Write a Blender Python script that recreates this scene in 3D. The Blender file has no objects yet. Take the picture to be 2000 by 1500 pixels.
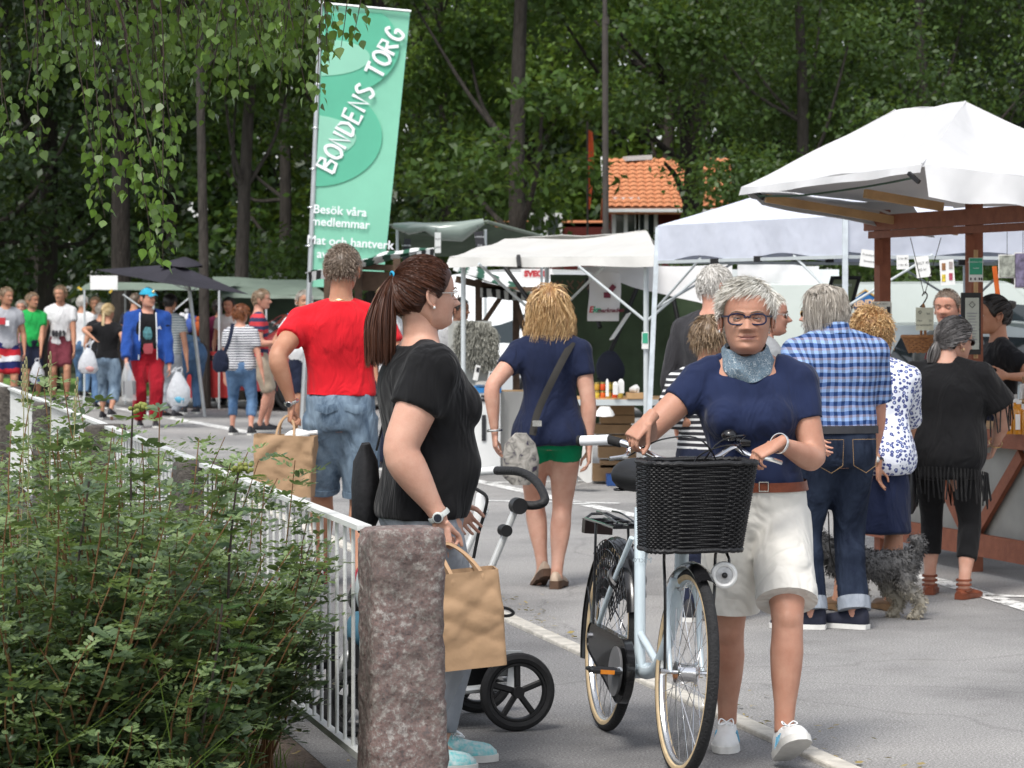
import bpy, math, random
import numpy as np
from mathutils import Vector, Matrix
random.seed(7); RNG = np.random.default_rng(7)
SC = bpy.context.scene; COL = SC.collection
# ---------------------------------------------------------------- camera
FPX = 5600.0; CH = 1.577; HZ = 593.0        # focal length in photo pixels, eye height, horizon row
cam_d = bpy.data.cameras.new('camera'); cam = bpy.data.objects.new('camera', cam_d); COL.objects.link(cam)
cam.location = (0, 0, CH); cam.rotation_euler = (math.radians(90), 0, 0)
cam_d.sensor_width = 36; cam_d.lens = 36 * FPX / 2000; cam_d.shift_y = -(750 - HZ) / 2000
cam_d.clip_start = 0.5; cam_d.clip_end = 1500
cam_d.dof.use_dof = True; cam_d.dof.focus_distance = 10.2; cam_d.dof.aperture_fstop = 11.0
SC.camera = cam
# ---------------------------------------------------------------- light
SUN_EL, SUN_AZ = math.radians(58), math.radians(205)     # azimuth clockwise from +Y
w = bpy.data.worlds.new('World'); SC.world = w; w.use_nodes = True
nt = w.node_tree; nt.nodes.clear()
sky = nt.nodes.new('ShaderNodeTexSky'); sky.sky_type = 'NISHITA'; sky.sun_disc = False
sky.sun_elevation = SUN_EL; sky.sun_rotation = SUN_AZ; sky.air_density = 1.0; sky.dust_density = 2.0; sky.ozone_density = 0.6
bg = nt.nodes.new('ShaderNodeBackground'); bg.inputs['Strength'].default_value = 0.13
hs = nt.nodes.new('ShaderNodeHueSaturation'); hs.inputs['Saturation'].default_value = 0.35
wo = nt.nodes.new('ShaderNodeOutputWorld')
nt.links.new(sky.outputs[0], hs.inputs['Color']); nt.links.new(hs.outputs[0], bg.inputs[0]); nt.links.new(bg.outputs[0], wo.inputs[0])
sl = bpy.data.lights.new('sun', 'SUN'); sl.energy = 1.5; sl.angle = math.radians(17); sl.color = (1.0, 0.96, 0.9)
sun = bpy.data.objects.new('sun', sl); COL.objects.link(sun)
sd = Vector((math.sin(SUN_AZ) * math.cos(SUN_EL), math.cos(SUN_AZ) * math.cos(SUN_EL), math.sin(SUN_EL)))
sun.rotation_euler = sd.to_track_quat('Z', 'Y').to_euler(); sun.location = (0, 0, 30)
vs = SC.view_settings; vs.view_transform = 'Standard'; vs.look = 'None'; vs.gamma = 1.0; vs.exposure = 0.9; vs.use_curve_mapping = False
SC.cycles.max_bounces = 6; SC.cycles.diffuse_bounces = 3; SC.cycles.transparent_max_bounces = 8; SC.cycles.caustics_reflective = False; SC.cycles.caustics_refractive = False
# ---------------------------------------------------------------- helpers
def V3(*a): return np.array(a, float)
def unit(v):
    v = np.asarray(v, float); n = np.linalg.norm(v); return v / n if n > 1e-9 else v
def P(px, py, d): return V3((px - 1000) / FPX * d, d, CH + (HZ - py) / FPX * d)     # pixel + known distance
def G(px, py):                                                                     # pixel of a point on the ground
    d = FPX * CH / (py - HZ); return V3((px - 1000) / FPX * d, d, 0)
def DG(py): return FPX * CH / (py - HZ)
def interp(x, pts):
    return np.interp(x, [p[0] for p in pts], [p[1] for p in pts])
def loft(rings, caps=True):
    n = len(rings[0]); V = np.concatenate(rings); F = []
    for i in range(len(rings) - 1):
        a = i * n; b = a + n
        for k in range(n):
            k2 = (k + 1) % n; F.append((a + k, a + k2, b + k2, b + k))
    if caps:
        F.append(tuple(range(n - 1, -1, -1))); F.append(tuple(range(len(V) - n, len(V))))
    return V, F
def frames(pts, ref=None):
    pts = [np.asarray(p, float) for p in pts]; T = []
    for i in range(len(pts)):
        a = pts[max(i - 1, 0)]; b = pts[min(i + 1, len(pts) - 1)]; T.append(unit(b - a))
    if ref is None: ref = V3(0, 0, 1) if abs(T[0][2]) < .9 else V3(1, 0, 0)
    out = []; u = np.asarray(ref, float)
    for t in T:
        u = u - t * np.dot(u, t)
        if np.linalg.norm(u) < 1e-6: u = V3(1, 0, 0) - t * t[0]
        u = unit(u); out.append((t, u, np.cross(t, u)))
    return out
def tube(pts, r, n=8, ref=None, caps=True, r2=None):
    """swept tube; r, r2 = scalar or list: half sizes along ref and across it"""
    m = len(pts); r = [r] * m if np.isscalar(r) else list(r); r2 = r if r2 is None else ([r2] * m if np.isscalar(r2) else list(r2))
    a = np.linspace(0, 2 * math.pi, n, endpoint=False); rings = []
    for p, (t, u, v), ra, rb in zip(pts, frames(pts, ref), r, r2):
        rings.append(np.asarray(p) + np.outer(np.cos(a) * ra, u) + np.outer(np.sin(a) * rb, v))
    return loft(rings, caps)
def smooth_path(pts, k=6):
    """Catmull-Rom through pts"""
    pts = [np.asarray(p, float) for p in pts]; q = [2 * pts[0] - pts[1]] + pts + [2 * pts[-1] - pts[-2]]; out = []
    for i in range(1, len(q) - 2):
        for j in range(k):
            t = j / k; a, b, c, d = q[i - 1], q[i], q[i + 1], q[i + 2]
            out.append(.5 * ((2 * b) + (c - a) * t + (2 * a - 5 * b + 4 * c - d) * t * t + (3 * b - a - 3 * c + d) * t ** 3))
    out.append(pts[-1]); return out
def box(c, s, rz=0, ax=None):
    hx, hy, hz = [q / 2 for q in s]
    V = np.array([(x, y, z) for z in (-hz, hz) for x, y in ((-hx, -hy), (hx, -hy), (hx, hy), (-hx, hy))], float)
    if ax is not None: V = V @ np.array(ax, float)          # rows of ax: local axes
    if rz: c_, s_ = math.cos(rz), math.sin(rz); V = V @ np.array([[c_, s_, 0], [-s_, c_, 0], [0, 0, 1]])
    return V + np.asarray(c, float), [(0, 3, 2, 1), (4, 5, 6, 7), (0, 1, 5, 4), (1, 2, 6, 5), (2, 3, 7, 6), (3, 0, 4, 7)]
def bar(a, b, w, h=None, ref=None):
    """square bar from a to b"""
    h = h or w; a = np.asarray(a, float); b = np.asarray(b, float); t = unit(b - a)
    r = V3(0, 0, 1) if ref is None else np.asarray(ref, float)
    if abs(np.dot(t, r)) > .97: r = V3(0, 1, 0)
    u = unit(r - t * np.dot(r, t)); s = np.cross(t, u)
    return box((a + b) / 2, (np.linalg.norm(b - a), w, h), ax=[t, s, u])
def ball(c, r, n=14, m=9):
    r = V3(r, r, r) if np.isscalar(r) else np.asarray(r, float); rings = []
    for i in range(1, m):
        ph = math.pi * i / m; a = np.linspace(0, 2 * math.pi, n, endpoint=False)
        rings.append(np.stack([np.cos(a) * math.sin(ph), np.sin(a) * math.sin(ph), np.full(n, -math.cos(ph))], 1) * r + np.asarray(c))
    return loft(rings)
def lathe(c, prof, n=20, ax=None):
    a = np.linspace(0, 2 * math.pi, n, endpoint=False)
    rings = [np.stack([np.cos(a) * r, np.sin(a) * r, np.full(n, z)], 1) for r, z in prof]
    V, F = loft(rings); 
    if ax is not None: V = V @ np.array(ax, float)
    return V + np.asarray(c, float), F
def axes_to(t):
    t = unit(t); r = V3(0, 0, 1) if abs(t[2]) < .9 else V3(1, 0, 0); u = unit(np.cross(r, t)); return [u, np.cross(t, u), t]
def torus(c, R, r, ax=None, n=48, m=8, a0=0, a1=2 * math.pi):
    full = abs(a1 - a0 - 2 * math.pi) < 1e-6; aa = np.linspace(a0, a1, n, endpoint=not full); b = np.linspace(0, 2 * math.pi, m, endpoint=False)
    ra, rb = (r, r) if np.isscalar(r) else r
    rings = [np.stack([(R + ra * np.cos(b)) * math.cos(t), (R + ra * np.cos(b)) * math.sin(t), rb * np.sin(b)], 1) for t in aa]
    V, F = loft(rings, caps=not full)
    if full:
        k = (n - 1) * m; F += [(k + j, k + (j + 1) % m, (j + 1) % m, j) for j in range(m)]
    if ax is not None: V = V @ np.array(ax, float)
    return V + np.asarray(c, float), F
def quad(a, b, c, d): return np.array([a, b, c, d], float), [(0, 1, 2, 3)]
def patch(fn, nu, nv):
    """grid surface fn(u,v)"""
    V = np.array([fn(i / nu, j / nv) for j in range(nv + 1) for i in range(nu + 1)], float)
    return V, [(j * (nu + 1) + i, j * (nu + 1) + i + 1, (j + 1) * (nu + 1) + i + 1, (j + 1) * (nu + 1) + i) for j in range(nv) for i in range(nu)]
def slab(fn, nu, nv, th):
    """closed sheet of thickness th (offset along z or given vector)"""
    V, F = patch(fn, nu, nv); off = np.asarray(th, float); n = len(V); W = np.concatenate([V, V + off]); G_ = [tuple(reversed(f)) for f in F] + [tuple(i + n for i in f) for f in F]
    rim = [i for i in range(nu)] + [nu + j * (nu + 1) for j in range(nv)] + [nv * (nu + 1) + nu - i for i in range(nu)] + [(nv - j) * (nu + 1) for j in range(nv)]
    for k in range(len(rim)):
        a, b = rim[k], rim[(k + 1) % len(rim)]; G_.append((a, b, b + n, a + n))
    return W, G_
def join(parts):
    Vs, Fs, o = [], [], 0
    for V, F in parts:
        Vs.append(V); Fs += [tuple(i + o for i in f) for f in F]; o += len(V)
    return np.concatenate(Vs), Fs
def mesh_np(name, V, F):
    """fast mesh from arrays; F (M,k) array with one k"""
    me = bpy.data.meshes.new(name); V = np.ascontiguousarray(V, np.float32); F = np.ascontiguousarray(F, np.int32); k = F.shape[1]
    me.vertices.add(len(V)); me.vertices.foreach_set('co', V.ravel()); me.loops.add(F.size); me.loops.foreach_set('vertex_index', F.ravel())
    me.polygons.add(len(F)); me.polygons.foreach_set('loop_start', np.arange(0, F.size, k, dtype=np.int32)); me.polygons.foreach_set('loop_total', np.full(len(F), k, np.int32))
    me.update(calc_edges=True); return me
def link(name, data, parent=None, loc=None):
    o = bpy.data.objects.new(name, data); COL.objects.link(o)
    if parent is not None: o.parent = parent
    if loc is not None: o.location = loc
    return o
def to_mesh(name, VF, mats, smooth=True, midx=None, angle=None):
    V, F = VF; me = bpy.data.meshes.new(name)
    if isinstance(F, np.ndarray): bpy.data.meshes.remove(me); me = mesh_np(name, V, F)
    else: me.from_pydata(np.asarray(V).tolist(), [], F)
    for m in (mats if isinstance(mats, (list, tuple)) else [mats]): me.materials.append(m)
    if midx is not None: me.polygons.foreach_set('material_index', np.asarray(midx, np.int32))
    if smooth: me.polygons.foreach_set('use_smooth', np.ones(len(me.polygons), bool))
    me.update()
    if angle is not None:
        me.set_sharp_from_angle(angle=math.radians(angle))
    return me
def obj(name, parts, mats, parent=None, origin=(0, 0, 0), smooth=True, angle=40):
    """one mesh object; parts = list of (V,F) in world space, origin = world position of the parent's base"""
    if isinstance(parts, tuple): parts = [parts]
    V, F = join(parts) if len(parts) > 1 or not isinstance(parts[0][1], np.ndarray) else parts[0]
    return link(name, to_mesh(name, (np.asarray(V) - np.asarray(origin), F), mats, smooth, angle=angle), parent)
def tag(o, label=None, cat=None, group=None, kind=None):
    if label: o['label'] = label
    if cat: o['category'] = cat
    if group: o['group'] = group
    if kind: o['kind'] = kind
    return o
def thing(name, loc, label, cat, group=None):
    o = link(name, None, None, loc); o.empty_display_size = .2; return tag(o, label, cat, group)
def copy_tree(o, parent=None):
    c = o.copy(); COL.objects.link(c); c.parent = parent
    for ch in list(o.children): copy_tree(ch, c)
    return c
_tmp = []
def remesh(VF, voxel, smooth=3, fac=.5):
    V, F = VF; me = bpy.data.meshes.new('tmp'); me.from_pydata(np.asarray(V).tolist(), [], F)
    if not _tmp:
        o = bpy.data.objects.new('tmp', me); o.modifiers.new('r', 'REMESH').mode = 'VOXEL'; o.modifiers.new('s', 'SMOOTH'); _tmp.append(o)
    o = _tmp[0]; o.data = me; COL.objects.link(o); o.modifiers['r'].voxel_size = voxel; o.modifiers['s'].iterations = smooth; o.modifiers['s'].factor = fac
    dg = bpy.context.evaluated_depsgraph_get(); dg.update(); e = o.evaluated_get(dg); m2 = e.to_mesh()
    W = np.empty(len(m2.vertices) * 3, np.float32); m2.vertices.foreach_get('co', W); Q = np.empty(len(m2.polygons) * 4, np.int32); m2.loops.foreach_get('vertex_index', Q)
    e.to_mesh_clear(); COL.objects.unlink(o); o.data = bpy.data.meshes.new('t2'); bpy.data.meshes.remove(me)
    return W.reshape(-1, 3).astype(float), Q.reshape(-1, 4)
def vnormals(V, Q):
    n = np.cross(V[Q[:, 2]] - V[Q[:, 0]], V[Q[:, 3]] - V[Q[:, 1]]) if Q.shape[1] == 4 else np.cross(V[Q[:, 1]] - V[Q[:, 0]], V[Q[:, 2]] - V[Q[:, 0]])
    N = np.zeros_like(V)
    for k in range(Q.shape[1]): np.add.at(N, Q[:, k], n)
    return N / np.maximum(np.linalg.norm(N, axis=1, keepdims=True), 1e-9)
def wnoise(V, freq, seed=0, k=7, ridge=False, stretch=(1, 1, 1)):
    """smooth pseudo-noise from warped waves, -1..1"""
    r = np.random.default_rng(seed); X = V * np.asarray(stretch) * freq; out = np.zeros(len(V))
    Wp = np.stack([np.sin(X @ r.normal(size=3) * .7 + r.uniform(0, 6)) for _ in range(3)], 1) * .9; X = X + Wp
    for i in range(k):
        s = np.sin(X @ (unit(r.normal(size=3)) * r.uniform(.7, 1.9)) + r.uniform(0, 6.28))
        out += (1 - 2 * np.abs(s)) if ridge else s
    return out / k * 1.6
def text_mesh(s, size, font_shear=0, bold=0.0, align='CENTER', extrude=0.0):
    c = bpy.data.curves.new('txt', 'FONT'); c.body = s; c.size = size; c.align_x = align; c.align_y = 'CENTER'; c.shear = font_shear; c.offset = bold; c.extrude = extrude; c.resolution_u = 3
    o = bpy.data.objects.new('txt', c); COL.objects.link(o); dg = bpy.context.evaluated_depsgraph_get(); dg.update(); me = o.evaluated_get(dg).to_mesh()
    V = np.array([v.co[:] for v in me.vertices]).reshape(-1, 3); F = [tuple(p.vertices) for p in me.polygons]; o.evaluated_get(dg).to_mesh_clear()
    COL.objects.unlink(o); bpy.data.objects.remove(o); return V, F
def lettering(s, size, origin, right, up, mat, parent, porigin=(0, 0, 0), bold=0.0, name='lettering', shear=0):
    V, F = text_mesh(s, size, shear, bold)
    if not len(V): return None
    W = np.asarray(origin) + np.outer(V[:, 0], right) + np.outer(V[:, 1], up)
    return obj(name, [(W, F)], mat, parent, porigin, smooth=False, angle=None)
# ---------------------------------------------------------------- materials
MATS = {}
def nodes(name):
    m = bpy.data.materials.new(name); m.use_nodes = True; t = m.node_tree; b = t.nodes['Principled BSDF']; return m, t, b
def nn(t, ty, **kw):
    n = t.nodes.new(ty)
    for k, v in kw.items():
        if k in n.inputs: n.inputs[k].default_value = v
        else: setattr(n, k, v)
    return n
def ramp(t, stops, interp_='LINEAR'):
    r = t.nodes.new('ShaderNodeValToRGB'); r.color_ramp.interpolation = interp_
    while len(r.color_ramp.elements) < len(stops): r.color_ramp.elements.new(.5)
    for e, (p, c) in zip(r.color_ramp.elements, stops): e.position = p; e.color = (*c, 1) if len(c) == 3 else c
    return r
def shade(c, f): return tuple(min(1, x * f) for x in c)
def mat(name, col, rough=.6, var=.15, vs=12, bump=0, bs=150, metal=0, spec=.4, stretch=(1, 1, 1), col2=None, detail=4, trans=0, sheen=0, coat=0, dist=.01):
    """plain procedural material: colour varied by noise, optional bump"""
    if name in MATS: return MATS[name]
    m, t, b = nodes(name); L = t.links.new
    tc = nn(t, 'ShaderNodeTexCoord'); mp = nn(t, 'ShaderNodeMapping'); mp.inputs['Scale'].default_value = stretch; L(tc.outputs['Object'], mp.inputs[0])
    nz = nn(t, 'ShaderNodeTexNoise', Scale=vs, Detail=detail, Roughness=.6); L(mp.outputs[0], nz.inputs['Vector'])
    c2 = col2 or shade(col, 1 + var); c1 = col if col2 else shade(col, 1 - var)
    r = ramp(t, [(.3, c1), (.7, c2)]); L(nz.outputs[0], r.inputs[0]); L(r.outputs[0], b.inputs['Base Color'])
    b.inputs['Roughness'].default_value = rough; b.inputs['Metallic'].default_value = metal; b.inputs['Specular IOR Level'].default_value = spec
    if sheen: b.inputs['Sheen Weight'].default_value = sheen
    if coat: b.inputs['Coat Weight'].default_value = coat; b.inputs['Coat Roughness'].default_value = .05
    if bump:
        n2 = nn(t, 'ShaderNodeTexNoise', Scale=bs, Detail=3); L(mp.outputs[0], n2.inputs['Vector'])
        bp = nn(t, 'ShaderNodeBump', Strength=bump, Distance=dist); L(n2.outputs[0], bp.inputs['Height']); L(bp.outputs[0], b.inputs['Normal'])
    if trans:
        out = t.nodes['Material Output']; tr = nn(t, 'ShaderNodeBsdfTranslucent'); mx = nn(t, 'ShaderNodeMixShader'); mx.inputs[0].default_value = trans
        L(r.outputs[0], tr.inputs[0]); L(b.outputs[0], mx.inputs[1]); L(tr.outputs[0], mx.inputs[2]); L(mx.outputs[0], out.inputs[0])
    MATS[name] = m; return m
def fabric(name, col, var=.12, rough=.9, fold=.25):
    """woven cloth: soft colour drift, crease bump and a fine weave"""
    if name in MATS: return MATS[name]
    m, t, b = nodes(name); L = t.links.new; tc = nn(t, 'ShaderNodeTexCoord')
    nz = nn(t, 'ShaderNodeTexNoise', Scale=9, Detail=5); L(tc.outputs['Object'], nz.inputs['Vector'])
    r = ramp(t, [(.3, shade(col, 1 - var)), (.72, shade(col, 1 + var))]); L(nz.outputs[0], r.inputs[0]); L(r.outputs[0], b.inputs['Base Color'])
    b.inputs['Roughness'].default_value = rough; b.inputs['Specular IOR Level'].default_value = .2; b.inputs['Sheen Weight'].default_value = .08
    folds(t, b, tc.outputs['Object'], fold); MATS[name] = m; return m
def folds(t, b, vec, fold):
    L = t.links.new
    mp = nn(t, 'ShaderNodeMapping'); mp.inputs['Scale'].default_value = (9, 9, 4); L(vec, mp.inputs[0])
    n1 = nn(t, 'ShaderNodeTexNoise', Scale=.8, Detail=2, Distortion=1.8); L(mp.outputs[0], n1.inputs['Vector'])
    n2 = nn(t, 'ShaderNodeTexNoise', Scale=420, Detail=2); L(vec, n2.inputs['Vector'])
    b1 = nn(t, 'ShaderNodeBump', Strength=fold, Distance=.06); b2 = nn(t, 'ShaderNodeBump', Strength=.25, Distance=.002)
    L(n1.outputs[0], b1.inputs['Height']); L(b1.outputs[0], b2.inputs['Normal']); L(n2.outputs[0], b2.inputs['Height']); L(b2.outputs[0], b.inputs['Normal'])
def stripes(name, c1, c2, per, duty=.5, axis=2, fold=.25, c3=None):
    if name in MATS: return MATS[name]
    m, t, b = nodes(name); L = t.links.new; tc = nn(t, 'ShaderNodeTexCoord'); sx = nn(t, 'ShaderNodeSeparateXYZ'); L(tc.outputs['Object'], sx.inputs[0])
    wz = nn(t, 'ShaderNodeTexNoise', Scale=6, Detail=2); L(tc.outputs['Object'], wz.inputs['Vector'])
    w1 = nn(t, 'ShaderNodeMath', operation='MULTIPLY_ADD'); L(wz.outputs[0], w1.inputs[0]); w1.inputs[1].default_value = per * .5; L(sx.outputs[axis], w1.inputs[2])
    dv = nn(t, 'ShaderNodeMath', operation='DIVIDE'); L(w1.outputs[0], dv.inputs[0]); dv.inputs[1].default_value = per
    fr = nn(t, 'ShaderNodeMath', operation='FRACT'); L(dv.outputs[0], fr.inputs[0])
    r = ramp(t, [(0, c1), (duty, c2)] if c3 is None else [(0, c1), (duty, c2), (duty + (1 - duty) / 2, c3)], 'CONSTANT'); L(fr.outputs[0], r.inputs[0]); L(r.outputs[0], b.inputs['Base Color'])
    b.inputs['Roughness'].default_value = .9; b.inputs['Specular IOR Level'].default_value = .2; folds(t, b, tc.outputs['Object'], fold); MATS[name] = m; return m
def mixcol(t, fac, a, b_, mode='MIX'):
    mx = nn(t, 'ShaderNodeMix', data_type='RGBA', blend_type=mode); L = t.links.new
    for i, s in ((0, fac), (6, a), (7, b_)):
        if hasattr(s, 'links'): L(s, mx.inputs[i])
        elif i == 0: mx.inputs[0].default_value = s
        else: mx.inputs[i].default_value = (*s, 1) if len(s) == 3 else s
    return mx.outputs[2]
def math_(t, op, a, b_=None, c=None):
    n = nn(t, 'ShaderNodeMath', operation=op)
    for i, s in enumerate((a, b_, c)):
        if s is None: continue
        if hasattr(s, 'links'): t.links.new(s, n.inputs[i])
        else: n.inputs[i].default_value = s
    return n.outputs[0]
def leaf_mat(name, col, col2, rough=.45, trans=.35, vs=.9, spec=.35, hue=None):
    """foliage: colour varied leaf by leaf (random per island) and clump by clump"""
    if name in MATS: return MATS[name]
    m, t, b = nodes(name); L = t.links.new; tc = nn(t, 'ShaderNodeTexCoord'); g = nn(t, 'ShaderNodeNewGeometry')
    nz = nn(t, 'ShaderNodeTexNoise', Scale=vs, Detail=3); L(tc.outputs['Object'], nz.inputs['Vector'])
    s = math_(t, 'MULTIPLY_ADD', g.outputs['Random Per Island'], .5, math_(t, 'MULTIPLY', nz.outputs[0], .6))
    r = ramp(t, [(.15, col), (.55, tuple((a + b_) / 2 for a, b_ in zip(col, col2))), (.9, col2)]); L(s, r.inputs[0]); L(r.outputs[0], b.inputs['Base Color'])
    b.inputs['Roughness'].default_value = rough; b.inputs['Specular IOR Level'].default_value = spec
    out = t.nodes['Material Output']; tr = nn(t, 'ShaderNodeBsdfTranslucent'); mx = nn(t, 'ShaderNodeMixShader'); mx.inputs[0].default_value = trans
    c2 = mixcol(t, .5, r.outputs[0], (.30, .42, .06)); L(c2, tr.inputs[0]); L(b.outputs[0], mx.inputs[1]); L(tr.outputs[0], mx.inputs[2]); L(mx.outputs[0], out.inputs[0])
    MATS[name] = m; return m
def glass(name, tint=(.9, .95, .95), rough=.05, alpha=.25):
    if name in MATS: return MATS[name]
    m, t, b = nodes(name); b.inputs['Base Color'].default_value = (*tint, 1); b.inputs['Roughness'].default_value = rough; b.inputs['Alpha'].default_value = alpha; b.inputs['Specular IOR Level'].default_value = .8
    MATS[name] = m; return m
def hair_mat(name, c1, c2, rough=.42):
    if name in MATS: return MATS[name]
    m, t, b = nodes(name); L = t.links.new; tc = nn(t, 'ShaderNodeTexCoord'); g = nn(t, 'ShaderNodeNewGeometry')
    nz = nn(t, 'ShaderNodeTexNoise', Scale=22, Detail=3); L(tc.outputs['Object'], nz.inputs['Vector'])
    s = math_(t, 'MULTIPLY_ADD', g.outputs['Random Per Island'], .62, math_(t, 'MULTIPLY', nz.outputs[0], .4)); r = ramp(t, [(.15, c1), (.85, c2)]); L(s, r.inputs[0]); L(r.outputs[0], b.inputs['Base Color'])
    b.inputs['Roughness'].default_value = rough; b.inputs['Specular IOR Level'].default_value = .5; MATS[name] = m; return m
def strands(paths, r0, r1=None, n=3):
    """many hair strands as one mesh; paths (S,K,3)"""
    Pn = np.asarray(paths, float); S, K, _ = Pn.shape; T = np.empty_like(Pn); T[:, 1:-1] = Pn[:, 2:] - Pn[:, :-2]; T[:, 0] = Pn[:, 1] - Pn[:, 0]; T[:, -1] = Pn[:, -1] - Pn[:, -2]
    T /= np.maximum(np.linalg.norm(T, axis=2, keepdims=True), 1e-9); ref = np.where(np.abs(T[..., 2:3]) < .9, [[[0., 0, 1]]], [[[1., 0, 0]]]); U = np.cross(T, ref); U /= np.maximum(np.linalg.norm(U, axis=2, keepdims=True), 1e-9); W = np.cross(T, U)
    rr = np.linspace(r0, r0 * .35 if r1 is None else r1, K)[None, :, None] * 1.3; q = np.random.default_rng(S).uniform(0, 6.28, S)[:, None, None]; D_ = (np.cos(q) * U + np.sin(q) * W) * rr; Vv = np.stack([Pn - D_, Pn + D_], 2).reshape(-1, 3)
    s = np.arange(S)[:, None] * K * 2; k = np.arange(K - 1)[None, :] * 2; return Vv, np.stack([s + k, s + k + 1, s + k + 3, s + k + 2], -1).reshape(-1, 4)
WHITE = mat('white_paint', (.78, .79, .78), .45, .05, 6); BLACKP = mat('black_plastic', (.012, .012, .013), .45, .3, 30); CHROME = mat('chrome', (.75, .75, .76), .18, .05, 5, metal=1)
ALU = mat('aluminium', (.55, .57, .58), .38, .08, 9, metal=.85); RUBBER = mat('rubber', (.018, .018, .019), .8, .25, 40); STEEL_G = mat('grey_steel', (.52, .56, .57), .5, .08, 8)
REDWOOD = mat('stained_timber', (.20, .062, .032), .65, .3, 5, bump=.35, bs=40, stretch=(3, 3, 3), col2=(.28, .095, .05)); RAWWOOD = mat('raw_timber', (.50, .31, .15), .7, .2, 6, bump=.2, bs=40)
OLDWOOD = mat('old_timber', (.10, .062, .04), .8, .35, 7, bump=.4, bs=50); BLACKC = fabric('black_cloth', (.010, .010, .011), .2); PAPER = mat('paper', (.80, .80, .78), .8, .04, 20)
INK = mat('ink', (.03, .03, .035), .8, .2, 20); GREENINK = mat('green_ink', (.05, .36, .22), .7, .08, 20); REDINK = mat('red_ink', (.45, .03, .04), .7, .1, 20); WINK = mat('white_ink', (.84, .86, .88), .7, .03, 20)
# ---------------------------------------------------------------- ground
def asphalt(name, base, spk, dirt):
    m, t, b = nodes(name); L = t.links.new; tc = nn(t, 'ShaderNodeTexCoord'); o = tc.outputs['Object']
    n1 = nn(t, 'ShaderNodeTexNoise', Scale=110, Detail=6, Roughness=.85); n2 = nn(t, 'ShaderNodeTexNoise', Scale=.55, Detail=6, Roughness=.62); n3 = nn(t, 'ShaderNodeTexVoronoi', Scale=120); n4 = nn(t, 'ShaderNodeTexNoise', Scale=3.2, Detail=5, Roughness=.7)
    for n in (n1, n2, n3, n4): L(o, n.inputs['Vector'])
    r1 = ramp(t, [(.36, shade(base, .45)), (.50, base), (.64, spk)]); L(n1.outputs[0], r1.inputs[0]); r2 = ramp(t, [(.34, (.66, .66, .67)), (.5, (.98, .98, .98)), (.66, (1.16, 1.15, 1.14))]); L(n2.outputs[0], r2.inputs[0]); c = mixcol(t, 1.0, r1.outputs[0], r2.outputs[0], 'MULTIPLY')
    r3 = ramp(t, [(.56, (1, 1, 1)), (.74, dirt)]); L(n4.outputs[0], r3.inputs[0]); c = mixcol(t, .45, c, mixcol(t, 1.0, c, r3.outputs[0], 'MULTIPLY')); r5 = ramp(t, [(.0, (1.5, 1.5, 1.5)), (.16, (1, 1, 1))]); L(n3.outputs['Distance'], r5.inputs[0]); c = mixcol(t, .6, c, mixcol(t, 1.0, c, r5.outputs[0], 'MULTIPLY')); wv = nn(t, 'ShaderNodeTexNoise', Scale=1.6, Detail=5); L(o, wv.inputs['Vector']); mv = nn(t, 'ShaderNodeMix', data_type='VECTOR'); mv.inputs[0].default_value = .35; L(o, mv.inputs[4]); L(wv.outputs['Color'], mv.inputs[5]); ck = nn(t, 'ShaderNodeTexVoronoi', Scale=.62); ck.feature = 'DISTANCE_TO_EDGE'; L(mv.outputs[1], ck.inputs['Vector']); r6 = ramp(t, [(.0, (.35, .35, .35)), (.007, (1, 1, 1))]); L(ck.outputs['Distance'], r6.inputs[0]); c = mixcol(t, .3, c, mixcol(t, 1.0, c, r6.outputs[0], 'MULTIPLY')); L(c, b.inputs['Base Color'])
    b.inputs['Roughness'].default_value = .88; b.inputs['Specular IOR Level'].default_value = .25
    s = math_(t, 'MULTIPLY_ADD', n3.outputs['Distance'], .6, n1.outputs[0]); bp = nn(t, 'ShaderNodeBump', Strength=.5, Distance=.006); L(s, bp.inputs['Height']); L(bp.outputs[0], b.inputs['Normal']); return m
ROAD = asphalt('worn_asphalt', (.272, .266, .258), (.56, .55, .54), (.62, .60, .57)); WALK = asphalt('dark_asphalt', (.20, .196, .194), (.42, .415, .41), (.6, .56, .52))
KERB = mat('kerb_concrete', (.54, .51, .45), .9, .25, 14, bump=.5, bs=120, detail=8); SOIL = mat('bare_soil', (.070, .048, .036), .95, .5, 7, bump=.8, bs=60, detail=8, col2=(.15, .115, .09), dist=.03); EARTH = mat('forest_floor', (.016, .022, .010), .95, .5, 1.2, bump=.5, bs=20, col2=(.045, .06, .02)); LINE = mat('road_paint', (.62, .62, .60), .8, .0, 9, detail=9, col2=(.80, .80, .78)); GRASSB = mat('turf_soil', (.020, .030, .010), .95, .4, 9, col2=(.05, .06, .022))
FX = lambda d: -.42 - .25 * (d - 8.5); KX = lambda d: 1.11 - .247 * (d - 9.74)
def sheet(name, pts, z, m, kind='structure'):
    o = obj(name, [(np.array([(x, y, z) for x, y in pts], float), [tuple(range(len(pts)))])], m, smooth=False, angle=None); o['kind'] = kind; return o
sheet('ground', [(-300, -20), (300, -20), (300, 600), (-300, 600)], -.06, EARTH)
sheet('road', [(KX(2) - .04, 2), (14, 2), (16, 54), (-19, 52), (KX(50) - .04, 50)], 0, ROAD)
sheet('pavement', [(FX(2) + .10, 2), (KX(2) - .04, 2), (KX(50) - .04, 50), (FX(50) + .10, 50)], 0.0, WALK)
sheet('fence_verge', [(FX(2) - .35, 2), (FX(2) + .10, 2), (FX(50) + .10, 50), (FX(50) - .35, 50)], -.002, SOIL)
sheet('lawn', [(-40, 2), (FX(2) - .35, 2), (FX(50) - .35, 50), (-60, 50)], -.004, GRASSB)
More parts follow.
